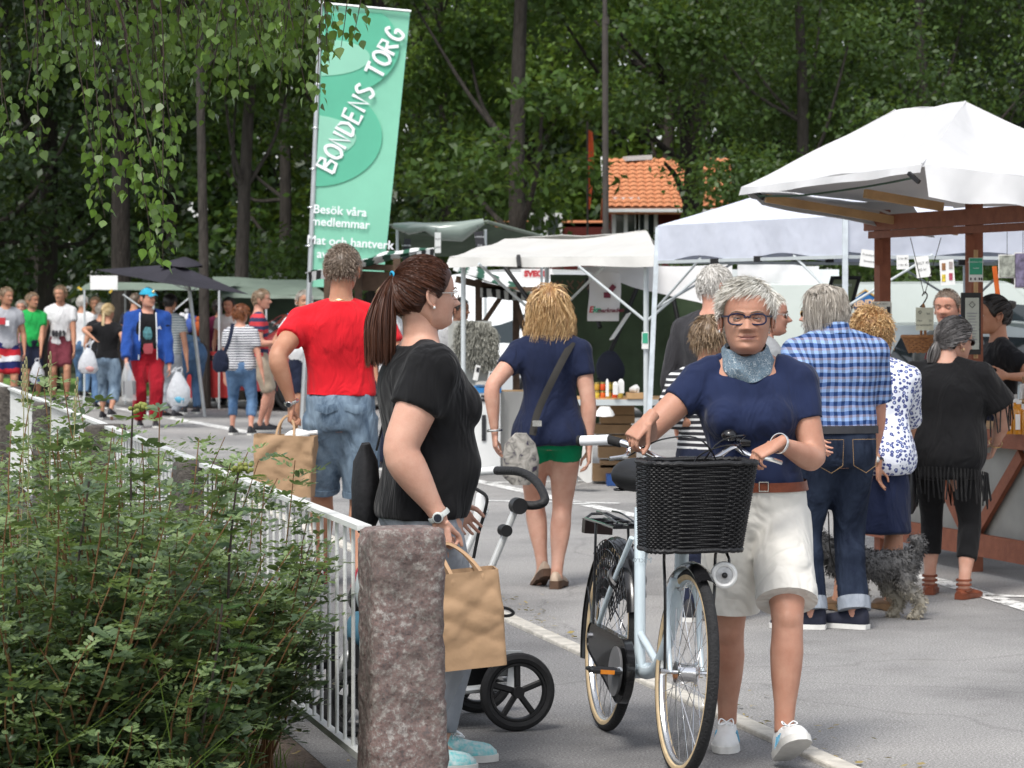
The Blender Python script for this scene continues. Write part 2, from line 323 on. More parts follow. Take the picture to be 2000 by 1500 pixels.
sheet('far_lawn', [(-40, 48.5), (-4, 49), (-4.5, 60), (-40, 60)], .012, mat('mown_grass', (.07, .15, .02), .9, .3, 6, col2=(.16, .28, .05)))
ks = []; rg = np.random.default_rng(3); dd = 2.0
while dd < 34:
    d2 = dd + rg.uniform(.95, 1.05); a = V3(KX(dd + .008), dd + .008, .006 + rg.uniform(-.002, .003)); c = V3(KX(d2 - .004), d2 - .004, .006 + rg.uniform(-.002, .003)); ks.append((a, c)); dd = d2
kroot = thing('kerb', (KX(10), 10, 0), 'pale concrete edging stones set flush between pavement and road', 'kerb'); kroot['kind'] = 'structure'; del kroot['category']
for a, c in ks:
    V, F = bar(a, c, .085, .07); V = V - V3(0, 0, .022); k = obj('stone', [(V, F)], KERB, kroot, (KX(10), 10, 0), smooth=False, angle=None); md = k.modifiers.new('b', 'BEVEL'); md.width = .008; md.segments = 2
def strip(pts, w_, z=.0045):
    out = []
    for (x0, y0), (x1, y1) in zip(pts[:-1], pts[1:]):
        t = unit(V3(x1 - x0, y1 - y0, 0)); n = V3(-t[1], t[0], 0) * w_ / 2; a = V3(x0, y0, z); c = V3(x1, y1, z); out.append(quad(a - n, c - n, c + n, a + n))
    return out
LX = lambda d: .56 - .296 * (d - 22.5)
def paint():
    m, t, b = nodes('worn_paint'); L = t.links.new; tc = nn(t, 'ShaderNodeTexCoord'); nz = nn(t, 'ShaderNodeTexNoise', Scale=11, Detail=8, Roughness=.75); L(tc.outputs['Object'], nz.inputs['Vector']); r = ramp(t, [(.40, (0, 0, 0)), (.50, (1, 1, 1))]); L(nz.outputs[0], r.inputs[0]); b.inputs['Base Color'].default_value = (.74, .74, .72, 1); b.inputs['Roughness'].default_value = .85; L(r.outputs[0], b.inputs['Alpha']); return m
PAINT = paint()
for nm, pts, w_ in (('road_marking', [(LX(34), 34), (LX(26), 26), (LX(22.5), 22.5)], .14), ('road_marking', [(LX(22.4), 22.4), (LX(18), 18), (2.42, 16.3), (2.75, 14.3), (3.2, 12)], .13), ('road_marking', [(LX(25.2) , 25.2), (LX(25.2) + 1.1, 25.5)], .12), ('road_marking', [(2.55, 15.45), (4.4, 15.2)], .10), ('road_marking', [(-8.6, 52), (-7.1, 47), (-5.4, 41.5), (-3.6, 36.2), (-1.95, 31)], .20), ('road_marking', [(-.2, 22.9), (.85, 22.6)], .10)):
    o = obj(nm, strip(pts, w_), PAINT, smooth=False, angle=None); o['kind'] = 'structure'
# fallen leaves and grit by the kerb
LITTER = leaf_mat('dry_leaf', (.16, .10, .03), (.42, .33, .10), trans=.1)
lv = []; lf = []
for k in range(260):
    d = rg.uniform(8.6, 15.5); x = KX(d) + abs(rg.normal(0, .14)) + .04 if k < 185 else FX(d) + rg.uniform(-.35, .25); s_ = rg.uniform(.006, .022); a = rg.uniform(0, 6.28); u = V3(math.cos(a), math.sin(a), rg.uniform(0, .4)) * s_; v = V3(-math.sin(a), math.cos(a), rg.uniform(0, .5)) * s_ * .5; c = V3(x, d, .012); i = len(lv) * 1; lv += [c - u, c - v, c + u, c + v]; lf.append((i, i + 1, i + 2, i + 3))
o = obj('leaf_litter', [(np.array(lv), lf)], LITTER, smooth=False, angle=None); tag(o, 'dry brown leaf crumbs scattered along the kerb and fence', 'litter', kind='stuff')
# tree-shaded backdrop is real trees, see below
# ---------------------------------------------------------------- trees
BARK_D = mat('dark_bark', (.030, .025, .021), .95, .4, 6, bump=.9, bs=16, stretch=(2, 2, .4), dist=.05); BARK_G = mat('grey_bark', (.045, .039, .033), .95, .4, 6, bump=.9, bs=16, stretch=(2, 2, .4), dist=.05)
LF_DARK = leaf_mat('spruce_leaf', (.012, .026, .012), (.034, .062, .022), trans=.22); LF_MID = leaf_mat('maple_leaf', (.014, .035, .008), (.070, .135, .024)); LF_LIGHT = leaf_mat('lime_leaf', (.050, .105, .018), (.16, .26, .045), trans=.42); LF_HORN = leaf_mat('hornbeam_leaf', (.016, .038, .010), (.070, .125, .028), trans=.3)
def leaf_cloud(cl, n, size, seed, up=.55, shell=.5, elong=1.7):
    """n leaf-sized faces spread through clumps cl = [(cx,cy,cz,rx,ry,rz)]"""
    r = np.random.default_rng(seed); C = np.array(cl, float); wgt = (C[:, 3] * C[:, 4] * C[:, 5]) ** .67; k = r.choice(len(C), n, p=wgt / wgt.sum()); d = r.normal(size=(n, 3)); d /= np.linalg.norm(d, axis=1, keepdims=True); q = r.uniform(0, 1, n) ** shell
    lump = 1 + .22 * np.sin(d[:, 0] * 5 + k) * np.sin(d[:, 2] * 6 + k * 1.7) + .15 * np.sin(d[:, 1] * 9 + k * .6); Pn = C[k, :3] + d * C[k, 3:] * (q * lump)[:, None]
    nrm = d * .5 + r.normal(size=(n, 3)) * .55 + np.array([0, 0, up]); nrm /= np.linalg.norm(nrm, axis=1, keepdims=True); t = np.cross(nrm, r.normal(size=(n, 3))); t /= np.maximum(np.linalg.norm(t, axis=1, keepdims=True), 1e-6); t[:, 2] -= .35; t /= np.linalg.norm(t, axis=1, keepdims=True); s = np.cross(nrm, t); L_ = (size * r.uniform(.6, 1.35, n))[:, None]; W_ = L_ / elong
    V = np.stack([Pn - t * L_ * .5, Pn + s * W_ * .5 + nrm * L_ * .06, Pn + t * L_ * .5 - nrm * L_ * .05, Pn - s * W_ * .5 + nrm * L_ * .06], 1).reshape(-1, 3); return V, np.arange(n * 4).reshape(-1, 4)
def trunk_parts(base, top_, r0, r1, seed, bend=.15, n=10):
    r = np.random.default_rng(seed); pts = [base + (top_ - base) * t + np.array([math.sin(t * 5 + seed), math.cos(t * 4 + seed * 2), 0]) * bend * t * (1 - t * .5) for t in np.linspace(0, 1, n)]; return pts, tube(pts, [r0 * (1.35 if i == 0 else 1) * (1 - t) + r1 * t for i, t in enumerate(np.linspace(0, 1, n))], 12)
def tree(name, label, x, d, h, r0, cl, nleaf, size, lm, bark, seed, lean=(0, 0), bend=.2, forks=None, group=None, ntop=.8, shell=.5):
    o = V3(x, d, -.06); root = thing(name, tuple(o), label, 'tree', group); top_ = V3(x + lean[0], d + lean[1], h * ntop); pts, tr = trunk_parts(o, top_, r0, r0 * .35, seed, bend); parts = [tr]; r = np.random.default_rng(seed)
    for c in cl[:11]:
        c = np.array(c[:3]); j = min(max(int((c[2] / (h * ntop)) * 9 * .75), 2), 8); a = pts[j]; m_ = (a + c) / 2 + np.array([0, 0, -.12 * np.linalg.norm(c - a)]) + r.normal(0, .12, 3); rr = r0 * (1 - j / 11) * .45; parts.append(tube(smooth_path([a, m_, c], 4), list(np.linspace(rr, rr * .15 + .008, 9)), 7))
    for f in (forks or []): parts.append(tube(smooth_path([np.array(q, float) for q in f[0]], 5), list(np.linspace(f[1], f[2], 5 * (len(f[0]) - 1) + 1)), 10))
    obj('trunk', parts, bark, root, o); V, F = leaf_cloud(cl, int(nleaf * 1.6), size, seed + 1, shell=shell); c = link('crown', to_mesh('crown', (V - o, F), lm, False), root); c['kind'] = 'stuff'; return root
def clumps(x, d, z0, z1, rx, ry, n, seed, cr=(.6, 1.25), flat=.6, round_=True):
    r = np.random.default_rng(seed); out = []
    for _ in range(n):
        t = r.uniform(0, 1); z = z0 + (z1 - z0) * t; env = math.sin(math.pi * (.12 + .83 * t)) ** .6 if round_ else (1 - t * .75); a = r.uniform(0, 6.28); q = math.sqrt(r.uniform(.1, 1)); c = r.uniform(*cr); X_, Y_ = x + math.cos(a) * q * rx * env, d + math.sin(a) * q * ry * env; k_ = FPX / Y_; u_, v_ = 1000 + X_ * k_, HZ - (z - CH) * k_
        if Y_ < 63 and 1190 - c * k_ * .5 < u_ < 1325 + c * k_ * .5 and 305 - c * k_ * .45 < v_ < 410 + c * k_ * .2: continue
        out.append((X_, Y_, z, c, c, c * flat))
    return out
XP = lambda px, d: (px - 1000) / FPX * d
FT = 'trees behind the market'
# trees one can tell apart: (label, px, d, h, r0, z0, z1, rx, n clumps, leaves, size, leaf material, lean)
TR = [('broad maple with hanging branches behind the green tarpaulin stall', 1012, 46, 15, .16, 2.6, 13, 3.0, 44, 11000, .15, LF_MID, (.1, 0)),
      ('forked dark-trunked tree beside the orange roof', 1345, 52, 15, .22, 4.6, 13.5, 3.6, 40, 9500, .15, LF_MID, (.3, 0)),
      ('leafy hornbeam behind the white gazebo roof', 1560, 45, 10, .14, 1.6, 8.0, 2.4, 40, 13000, .105, LF_HORN, (0, 0)),
      ('bushy hornbeam behind the timber stall canopy', 1800, 47, 11, .15, 1.6, 9.5, 2.6, 44, 13000, .11, LF_HORN, (0, 0)),
      ('dark dense tree at the end of the wood by the timber stall', 2010, 50, 14, .2, 2.5, 13, 2.9, 36, 10000, .13, LF_DARK, (0, 0)),
      ('slim straight tree beside the dark parasol', 398, 43, 14, .085, 6.6, 13, 2.0, 22, 5000, .14, LF_MID, (.0, 0)),
      ('leaning grey-trunked tree between parasol and banner', 462, 47, 13, .13, 5.0, 12, 2.4, 28, 7000, .14, LF_MID, (.55, 0)),
      ('thick-trunked dark spruce behind the dark parasol', 240, 49, 16, .19, 4.2, 14, 2.7, 34, 8000, .14, LF_DARK, (0, 0)),
      ('shaded maple hidden behind the tall banner', 720, 49, 14, .16, 2.0, 12, 2.7, 38, 10000, .14, LF_MID, (.2, 0)),
      ('shaded spruce behind the man in white tee', 90, 51, 15, .2, 2.8, 14, 2.6, 34, 9000, .14, LF_DARK, (0, 0)),
      ('bright lime-leaved tree glowing behind the banner edge', 868, 55, 13, .12, 4.0, 12, 2.4, 30, 8000, .14, LF_LIGHT, (0, 0)),
      ('pale-leaved tree seen through the gap under the forked tree', 1262, 68, 12, .12, 3.4, 9.5, 2.4, 26, 8000, .13, LF_LIGHT, (0, 0)),
      ('dark spruce at the wood edge behind the grey tee', -60, 50, 15, .2, 2.2, 14, 2.6, 34, 9000, .14, LF_DARK, (0, 0))]
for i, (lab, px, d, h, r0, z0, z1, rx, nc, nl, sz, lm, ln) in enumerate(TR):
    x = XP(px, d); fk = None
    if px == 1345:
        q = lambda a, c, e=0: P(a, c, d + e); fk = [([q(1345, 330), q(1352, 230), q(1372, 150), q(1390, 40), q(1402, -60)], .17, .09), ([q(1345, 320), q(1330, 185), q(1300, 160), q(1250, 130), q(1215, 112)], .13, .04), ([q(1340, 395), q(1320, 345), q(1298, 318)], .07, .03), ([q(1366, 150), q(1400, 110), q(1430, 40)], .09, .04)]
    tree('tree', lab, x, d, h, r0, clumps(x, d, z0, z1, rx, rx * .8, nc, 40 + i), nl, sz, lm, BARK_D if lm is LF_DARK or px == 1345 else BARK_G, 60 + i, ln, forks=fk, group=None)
k = 0
for d, sp, off in ((67, 2.9, 0), (74, 3.4, 1.5)):
    xs = np.arange(-11 - off, 12.5, sp)
    for j, x in enumerate(xs):
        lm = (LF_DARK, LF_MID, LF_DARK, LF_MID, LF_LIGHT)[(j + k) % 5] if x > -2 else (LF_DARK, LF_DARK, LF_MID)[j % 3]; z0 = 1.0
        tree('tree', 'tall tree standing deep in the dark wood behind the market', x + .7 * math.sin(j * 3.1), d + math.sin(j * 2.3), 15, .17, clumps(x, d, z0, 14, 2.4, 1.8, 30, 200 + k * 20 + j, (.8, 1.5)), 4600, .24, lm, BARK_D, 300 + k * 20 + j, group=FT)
    k += 1
# far wood reads as one mass
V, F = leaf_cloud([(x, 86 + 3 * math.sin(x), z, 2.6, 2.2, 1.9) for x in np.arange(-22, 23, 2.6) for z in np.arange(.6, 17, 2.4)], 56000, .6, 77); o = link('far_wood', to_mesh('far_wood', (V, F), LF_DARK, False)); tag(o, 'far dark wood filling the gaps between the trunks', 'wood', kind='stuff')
for i, (px, d, h, rx) in enumerate(((60, 54, 2.2, 1.7), (330, 55, 2.4, 1.8), (520, 53, 2.6, 1.5), (700, 52, 2.3, 1.4), (930, 50, 2.4, 1.2), (1420, 49, 3.0, 1.5), (1690, 43, 2.8, 1.6), (1960, 44, 3.0, 1.5))):
    x = XP(px, d); r_ = thing('bush', (x, d, -.06), ('low dark undergrowth bush behind the white tee', 'low dark undergrowth bush behind the parasol', 'low bush below the leaning tree', 'low bush below the tall banner', 'low bush beside the green tarpaulin roof', 'rounded green bush at the house corner', 'rounded green bush behind the white gazebo', 'rounded green bush beyond the timber stall')[i], 'bush')
    cl = clumps(x, d, .3, h, rx, .9, 12, 500 + i, (.5, .9)); V, F = leaf_cloud(cl, 3200, .11, 520 + i); o = V3(x, d, -.06); c = link('foliage', to_mesh('foliage', (V - o, F), LF_DARK if i < 5 else LF_HORN, False), r_); c['kind'] = 'stuff'; obj('stem', [tube([V3(x, d, -.06), V3(x + .1, d, h * .5)], .04, 7)] + [tube([V3(x, d, .1), V3(*q[:3])], [.03, .01], 6) for q in cl[:6]], BARK_D, r_, o)
# ---------------------------------------------------------------- lamp post
d = 39; x = XP(1183, d); o = V3(x, d, 0); lp = thing('lamp_post', tuple(o), 'slim dark steel lamp post behind the white stall canopy', 'lamp post'); DK = mat('dark_steel', (.050, .042, .036), .6, .2, 10)
obj('pole', [tube([o - V3(0, 0, .06), o + V3(0, 0, 2.55)], .052, 14), tube([o + V3(0, 0, 2.55), o + V3(-.01, 0, 5.45)], .042, 14), tube([o + V3(-.01, 0, 5.45), o + V3(-.03, 0, 8.2)], .032, 12)], DK, lp, o); [obj('collar', [tube([o + V3(0, 0, z), o + V3(0, 0, z + .09)], r_, 14)], DK, lp, o) for z, r_ in ((2.5, .06), (5.38, .05))]; obj('lamp_head', [ball(o + V3(-.03, -.25, 8.22), (.12, .34, .07), 14, 8)], DK, lp, o)
# ---------------------------------------------------------------- red house with tiled roof
d = 60; q = lambda px, py, e=0: P(px, py, d + e); o = V3(XP(1250, d), d, 0); hs_ = thing('house', tuple(o), 'small red timber house with orange tiled roof among the trees', 'house')
FALU = mat('red_house_paint', (.115, .018, .014), .85, .2, 8); TILE = mat('orange_tile', (.52, .19, .085), .8, .14, 5, col2=(.64, .27, .13))
x0, x1 = XP(1195, d), XP(1420, d); ze, zr = P(0, 408, d)[2], P(0, 303, d)[2]; xl = XP(985, d)
obj('wall', [box(((x0 + x1) / 2 + .15, d + 2.0, ze / 2), (x1 - x0 + .1, 3.6, ze)), box(((xl + x0) / 2, d + 2.9, 1.65), (x0 - xl, 3.4, 3.3))], FALU, hs_, o, smooth=False)
rs = obj('roof', [slab(lambda u, v: V3(x0 - .1 + (x1 - x0 + .3) * u, d - .3 + 2.4 * v, ze + (zr - ze) * v), 2, 2, (0, 0, -.12)), slab(lambda u, v: V3(x0 - .1 + (x1 - x0 + .3) * u, d + 2.1 + 2.2 * v, zr - (zr - ze) * v), 2, 2, (0, 0, -.12)), slab(lambda u, v: V3(xl - .2 + (x0 - xl + .1) * u, d + 1.2 + 2.0 * v, 3.31 + .1 * v), 2, 2, (0, 0, -.1))], TILE, hs_, o, smooth=False)
tl = None; nrow, ncol = 12, 16
for j in range(nrow):
    for i in range(ncol):
        if tl is None:
            wv = (x1 - x0 + .3) / ncol; lh_ = math.hypot(2.4, zr - ze) / nrow; tl = obj('tile', [patch(lambda u, v: V3(wv * u, lh_ * 1.06 * v, .035 * math.sin(u * math.pi) + .02 * (1 - v)), 4, 1)], TILE, rs, smooth=True, angle=None); t_ = tl
        else: t_ = tl.copy(); COL.objects.link(t_)
        v = j / nrow; t_.location = (x0 - .1 + (x1 - x0 + .3) * i / ncol - o[0], d - .3 + 2.4 * v - o[1], ze + (zr - ze) * v + .012); t_.rotation_euler = (math.atan2(zr - ze, 2.4), 0, 0)
obj('barge_board', [bar(V3(x0 - .14, d - .32, ze - .03), V3(x0 - .14, d + 2.1, zr), .05, .16), bar(V3(x0 - .1, d - .31, ze - .04), V3(x1 + .2, d - .31, ze - .04), .05, .07)], WHITE, hs_, o, smooth=False)
for px, py, w_, h_, dy in ((1066, 452, .62, .62, 1.17), (1222, 430, .5, .8, .17), (1262, 440, .4, .8, .17)):
    c = P(px, py, d + dy); wn = obj('window', [box(c + V3(0, -.02, 0), (w_, .04, h_))], glass('window_glass', (.03, .04, .04), .05, 1.0), hs_, o, smooth=False); obj('frame', [box(c + V3(s * w_ / 2, -.05, 0), (.08, .05, h_ + .16)) for s in (-1, 0, 1)] + [box(c + V3(0, -.052, s * (h_ / 2 + .04)), (w_ + .02, .052, .08)) for s in (-1, 1)], WHITE, wn, o, smooth=False)
obj('chimney_flashing', [bar(V3(x0 + .35, d + 1.9, zr + .02), V3(x0 + .9, d + 2.1, zr + .06), .25, .1)], STEEL_G, hs_, o, smooth=False)
o = P(1153, 300, 57); fl = thing('beach_flag', (o[0], o[1], 0), 'narrow orange flag on a pole in front of the red house', 'flag'); obj('pole', [tube([V3(o[0] - .05, o[1], -.06), V3(o[0] - .06, o[1], 5.2)], .02, 8)], DK, fl, (o[0], o[1], 0)); obj('cloth', [slab(lambda u, v: V3(o[0] - .04 + .11 * u * (.3 + .7 * math.sin(v * 2.6)), o[1] + .03 * math.sin(u * 5 + v * 8), 3.45 + 1.65 * v), 4, 12, (0, .006, 0))], mat('orange_cloth', (.55, .09, .03), .8, .2, 5), fl, (o[0], o[1], 0))
# ---------------------------------------------------------------- market stalls
def canvas(name, col, trans=.25, var=.05):
    if name in MATS: return MATS[name]
    m = mat(name, col, .75, var, 3, bump=.35, bs=2.2, trans=trans, detail=5, dist=.12); return m
CV_WHITE = canvas('white_canvas', (.71, .71, .715), .22); CV_CREAM = canvas('cream_canvas', (.68, .67, .64), .25); CV_GREEN = canvas('green_tarpaulin', (.10, .145, .10), .3, .2); CV_SAGE = canvas('sage_canvas', (.27, .34, .28), .3, .1); CV_DARK = canvas('dark_parasol_cloth', (.028, .026, .036), .08, .15); TARP = canvas('dark_green_tarpaulin', (.042, .068, .034), .15, .3)
def sheet4(A, B, C, D, sag=.06, nu=14, nv=8, wr=.012, seed=1, th=(0, 0, -.006), edge=0.0):
    """cloth stretched between four points (A-B front edge, D-C back edge)"""
    A, B, C, D = [np.asarray(q, float) for q in (A, B, C, D)]; r = np.random.default_rng(seed); ph = r.uniform(0, 6, 4)
    def f(u, v):
        p = (A * (1 - u) + B * u) * (1 - v) + (D * (1 - u) + C * u) * v; s = math.sin(math.pi * u) * (edge + (sag - edge) * math.sin(math.pi * min(max(v, 0), 1))) if edge else sag * math.sin(math.pi * u) * math.sin(math.pi * v)
        return p - V3(0, 0, s) + V3(0, 0, wr * math.sin(u * 9 + v * 4 + ph[0]) * math.sin(v * 7 + ph[1]) + wr * .6 * math.sin(u * 23 + ph[2]) * (1 - v) * .6)
    return slab(f, nu, nv, th)
def valance(A, B, h, wr=.012, n=24, seed=2, scallop=0, push=0.02):
    A, B = np.asarray(A, float), np.asarray(B, float); t = unit(B - A); nrm = unit(np.cross(t, V3(0, 0, 1))); r = np.random.default_rng(seed); ph = r.uniform(0, 6)
    return slab(lambda u, v: A + (B - A) * u - V3(0, 0, h * v * (1 + .08 * math.sin(u * 14 + ph))) + nrm * (wr * math.sin(u * 26 + ph) * v + push * v), n, 4, tuple(nrm * .004))
def post(a, b, r=.016, n=10): return tube([a, b], r, n)
def up(px, d, z0, z1): x = XP(px, d); return V3(x, d, z0), V3(x, d, z1)
# --- tall green banner
d = 30; q = lambda px, py, e=0: P(px, py, d + e); o = V3(XP(588, d), d, 0); bn = thing('banner', tuple(o), 'tall pale green market banner with white lettering on a leaning pole', 'banner')
BG1 = mat('banner_green', (.30, .70, .52), .8, .04, 2, bump=.2, bs=4, trans=.25, dist=.03); BG2 = mat('banner_deep_green', (.15, .57, .39), .8, .04, 2, trans=.25); BG3 = mat('banner_pale_green', (.36, .74, .57), .8, .04, 2, trans=.25)
obj('pole', [tube([V3(o[0], d, 0), q(606, 530), q(627, 0)], [.034, .030, .024], 12)], ALU, bn, o); obj('top_rod', [tube([q(626, 6, -.03), q(803, 22, -.03)], .014, 8)], ALU, bn, o)
EL = lambda py: 632 + (py - 8) * (601 - 632) / 552; ER = lambda py: 801 + (py - 22) * (752 - 801) / 478
obj('cloth', [slab(lambda u, v: q(EL(8 + 552 * v) + (ER(22 + 528 * v) - EL(8 + 552 * v)) * u + 0, (8 + 14 * u) + (552 - 10 * u) * v) + V3(0, .012 * (1 + math.sin(v * 7)) * u, 0), 8, 20, (0, .006, 0))], BG1, bn, o)
obj('clip', [torus(q(EL(y) - 2, y), .034, .008, None, 14, 6) for y in (90, 165, 250, 330, 405, 480)], ALU, bn, o)
def lobe(cx, cy, rx, ry, m, e):
    pts = []
    for k in range(44):
        a = 2 * math.pi * k / 44; x, y = cx + rx * math.cos(a), cy + ry * math.sin(a); y = max(y, 26); x = min(max(x, EL(y) + 4), ER(y) - 4); pts.append(q(x, y, -.010 + e))
    obj('emblem', [(np.array(pts), [tuple(range(44))])], m, bn, o, smooth=False, angle=None)
lobe(640, 90, 140, 100, BG2, 0); lobe(628, 112, 95, 36, BG3, -.006); lobe(618, 266, 128, 98, BG2, -.003); lobe(600, 268, 96, 44, BG3, -.009)
STR = {'B': [[(0, 0), (0, 1), (.45, .95), (.5, .72), (0, .55)], [(0, .55), (.58, .42), (.55, .08), (0, 0)]], 'O': [[(.3, 0), (.04, .25), (.05, .75), (.32, 1), (.58, .75), (.58, .25), (.3, 0)]], 'N': [[(0, 0), (.03, 1), (.5, 0), (.53, 1)]], 'D': [[(0, 0), (.02, 1), (.4, .85), (.55, .5), (.4, .12), (0, 0)]], 'E': [[(.5, 1), (.02, .98), (0, 0), (.52, .03)], [(0, .52), (.42, .55)]], 'S': [[(.5, .88), (.25, 1), (.03, .8), (.25, .55), (.5, .3), (.3, .02), (0, .12)]], 'T': [[(0, .97), (.62, 1)], [(.32, .98), (.28, 0)]], 'R': [[(0, 0), (.02, 1), (.45, .92), (.48, .62), (.02, .5)], [(.2, .5), (.55, 0)]], 'G': [[(.5, .85), (.28, 1), (.05, .6), (.1, .15), (.4, .02), (.55, .3), (.52, .5), (.3, .45)]]}
bx0, by0, ang = 651, 338, math.atan2(-266, 137); ca, sa = math.cos(ang), math.sin(ang); adv = 0
for ch in 'BONDENS TORG':
    if ch == ' ': adv += 17; continue
    for st in STR[ch]:
        pts = []
        for (x, y) in smooth_path([V3(a, c, 0) for a, c in st], 4 if ch in 'OSGBDR' else 2)[:, ] if False else [(v[0], v[1]) for v in smooth_path([V3(a, c, 0) for a, c in st], 4 if ch in 'OSG' else 1)]:
            lx, ly = adv + x * 34, y * 37; pts.append(q(bx0 + lx * ca + ly * sa, by0 + lx * sa - ly * ca, -.028))
        obj('letter', [tube(pts, .003, 6, ref=(0, 1, 0), r2=.019)], WINK, bn, o); 
    adv += 27
for s, px, py, sz in (('Besök våra', 654, 412, 25), ('medlemmar', 655, 436, 25), ('Mat och hantverk', 674, 474, 25), ('av hög', 640, 498, 25)):
    w_ = sz / FPX * d; lettering(s, w_ * .95, q(px + 10, py, -.026), unit(V3(1, 0, -.07)), unit(V3(.07, 0, 1)), WINK, bn, o, bold=.002)
# --- dark parasol
d = 40; ap = P(345, 516, d); cs = [P(188, 527, 41.5), P(318, 552, 38.4), P(484, 574, 38.8), P(372, 541, 42)]; o = V3(XP(400, d), d, 0); pr = thing('parasol', tuple(o), 'large dark market parasol with a ruffled vent over the stall', 'parasol')
obj('canopy', [sheet4(ap, ap + V3(0, .01, 0), cs[(i + 1) % 4], cs[i], .05, 8, 8, .004, i) for i in range(4)], CV_DARK, pr, o); obj('pole', [tube([V3(o[0], d, 0), V3(o[0] - .25, d, 2.05)], .026, 10)], ALU, pr, o); obj('vent', [(lambda V, F: (V + wnoise(V, 14, 3)[:, None] * .025, F))(*lathe(ap + V3(.08, 0, -.01), [(.30, -.02), (.22, .05), (.05, .09), (.01, .1)], 16))], CV_DARK, pr, o)
for i in range(4): obj('rib', [tube([V3(o[0] - .2, d, 1.75), (ap + cs[i]) / 2 - V3(0, 0, .02)], .009, 6)], ALU, pr, o)
# --- stall with sign board beyond the parasol
d = 43; o = V3(XP(260, d), d, 0); st = thing('market_stall', tuple(o), 'small stall with sagging green roof and a clipped white board beyond the parasol', 'stall')
obj('roof', [sheet4(P(150, 566, d), P(430, 566, d), P(470, 552, d + 2), P(175, 552, d + 2), .05, seed=4)], CV_SAGE, st, o); obj('sign_board', [box(P(203, 552, d - .1), (.41, .02, .21))], PAPER, st, o, smooth=False); obj('clip', [bar(P(152, 561, d - .12), P(160, 566, d - .12), .03), bar(P(214, 572, d - .12), P(219, 566, d - .12), .03)], mat('yellow_clip', (.6, .42, .04), .5), st, o, smooth=False)
for px, e in ((165, 0), (245, 2), (300, 0), (428, 0)): obj('pole', [post(*up(px, d + e, 0, 1.78))], STEEL_G, st, o)
obj('brace', [post(P(240, 575, d), P(275, 600, d), .012), post(P(372, 580, d), P(330, 615, d), .012)], STEEL_G, st, o); obj('table', [box(P(380, 690, d + .4), (1.3, .7, .05)), box(P(380, 740, d + .4), (1.25, .65, .55))], mat('red_cloth', (.35, .03, .03), .9), st, o)
d = 43.2
for i, (px, py, r_, c) in enumerate(((340, 640, .10, (.5, .03, .04)), (356, 632, .09, (.75, .75, .78)), (372, 634, .1, (.05, .10, .35)), (388, 640, .10, (.40, .08, .02)), (365, 622, .06, (.7, .7, .72)))):
    tag(obj('toy', [(lambda V, F: (V + wnoise(V, 16, i)[:, None] * .03, F))(*ball(P(px, py, d), (r_ * 1.1, r_, r_ * 1.2), 12, 8)), ball(P(px, py - 15, d), r_ * .6, 10, 7)], mat('toy_%d' % i, c, .8), smooth=True, angle=None), ('red', 'white', 'blue', 'orange-red', 'small pale')[i] + ' soft toy piled on the stall under the dark parasol', 'toy', 'soft toys on the stall')
# --- sage canopies beyond the man in red
d = 45; o = V3(XP(520, d), d, 0); st = thing('market_stall', tuple(o), 'wide sage green canopy stall behind the dark red car', 'stall')
obj('roof', [sheet4(P(425, 575, d - 1), P(640, 578, d - 1), P(600, 548, d + 1), P(415, 540, d + 1), .03, seed=5), valance(P(425, 575, d - 1), P(640, 578, d - 1), .05)], CV_SAGE, st, o); obj('back_sheet', [valance(P(440, 578, d + 1), P(640, 578, d + 1), 1.4, .03)], CV_GREEN, st, o)
for px in (432, 520, 610): obj('pole', [post(*up(px, d - 1, 0, 1.7))], STEEL_G, st, o)
o = V3(XP(560, 49), 49, 0); st = thing('market_stall', tuple(o), 'white tent roof peeking out behind the sage canopy', 'stall'); obj('roof', [sheet4(P(495, 552, 48), P(680, 560, 48), P(640, 533, 50), P(545, 533, 50), .02, seed=6)], CV_WHITE, st, o)
for px in (505, 600, 660): obj('pole', [post(*up(px, 49, 0, 1.9))], STEEL_G, st, o)
# --- timber stalls with striped awnings
AWN = stripes('awning_stripe', (.70, .70, .68), (.03, .10, .065), .16, .55, axis=0, fold=.1); DSTR = stripes('dark_stripe', (.62, .62, .60), (.025, .025, .025), .085, .5, axis=0, fold=.1)
def wood_stall(lab, d, pts, legs, val, seed):
    o = V3(pts[0][0], pts[0][1], 0); st = thing('market_stall', tuple(o), lab, 'stall'); obj('awning', [sheet4(*pts, .05, seed=seed)], AWN, st, o); obj('valance', [valance(val[0], val[1], .09, .01, push=0)], DSTR, st, o)
    for px, y0 in legs: x = XP(px, d); obj('post', [bar(V3(x, d, 0), P(px, y0, d), .07)], OLDWOOD, st, o, smooth=False)
    return st, o
st, o = wood_stall('old timber stall with green striped awning behind the man in red', 28, (P(596, 533, 27), P(700, 509, 27.4), P(842, 486, 29), P(760, 498, 29.6)), ((640, 520), (700, 512), (775, 505)), (P(602, 532, 27), P(690, 515, 27.4)), 7)
for a, c, h in (((640, 545), (790, 552), .19), ((690, 520), (800, 525), .06), ((640, 640), (790, 640), .1)): obj('board', [bar(P(*a, 28.1), P(*c, 28.1), .04, h)], OLDWOOD, st, o, smooth=False)
obj('awning_flap', [sheet4(P(690, 512, 27.5), P(845, 488, 29), P(852, 482, 29.2), P(760, 490, 29.2), .02, seed=9)], AWN, st, o); obj('side_curtain', [valance(P(812, 492, 28.4), P(845, 486, 28.8), .20, .01, push=.05)], DSTR, st, o)
st, o = wood_stall('timber stall with drooping green striped awning beside the white van', 29, (P(885, 527, 27.6), P(1052, 580, 28.4), P(1055, 572, 30), P(890, 505, 30)), ((935, 545), (1008, 565)), (P(938, 562, 28.6), P(1054, 574, 28.6)), 8)
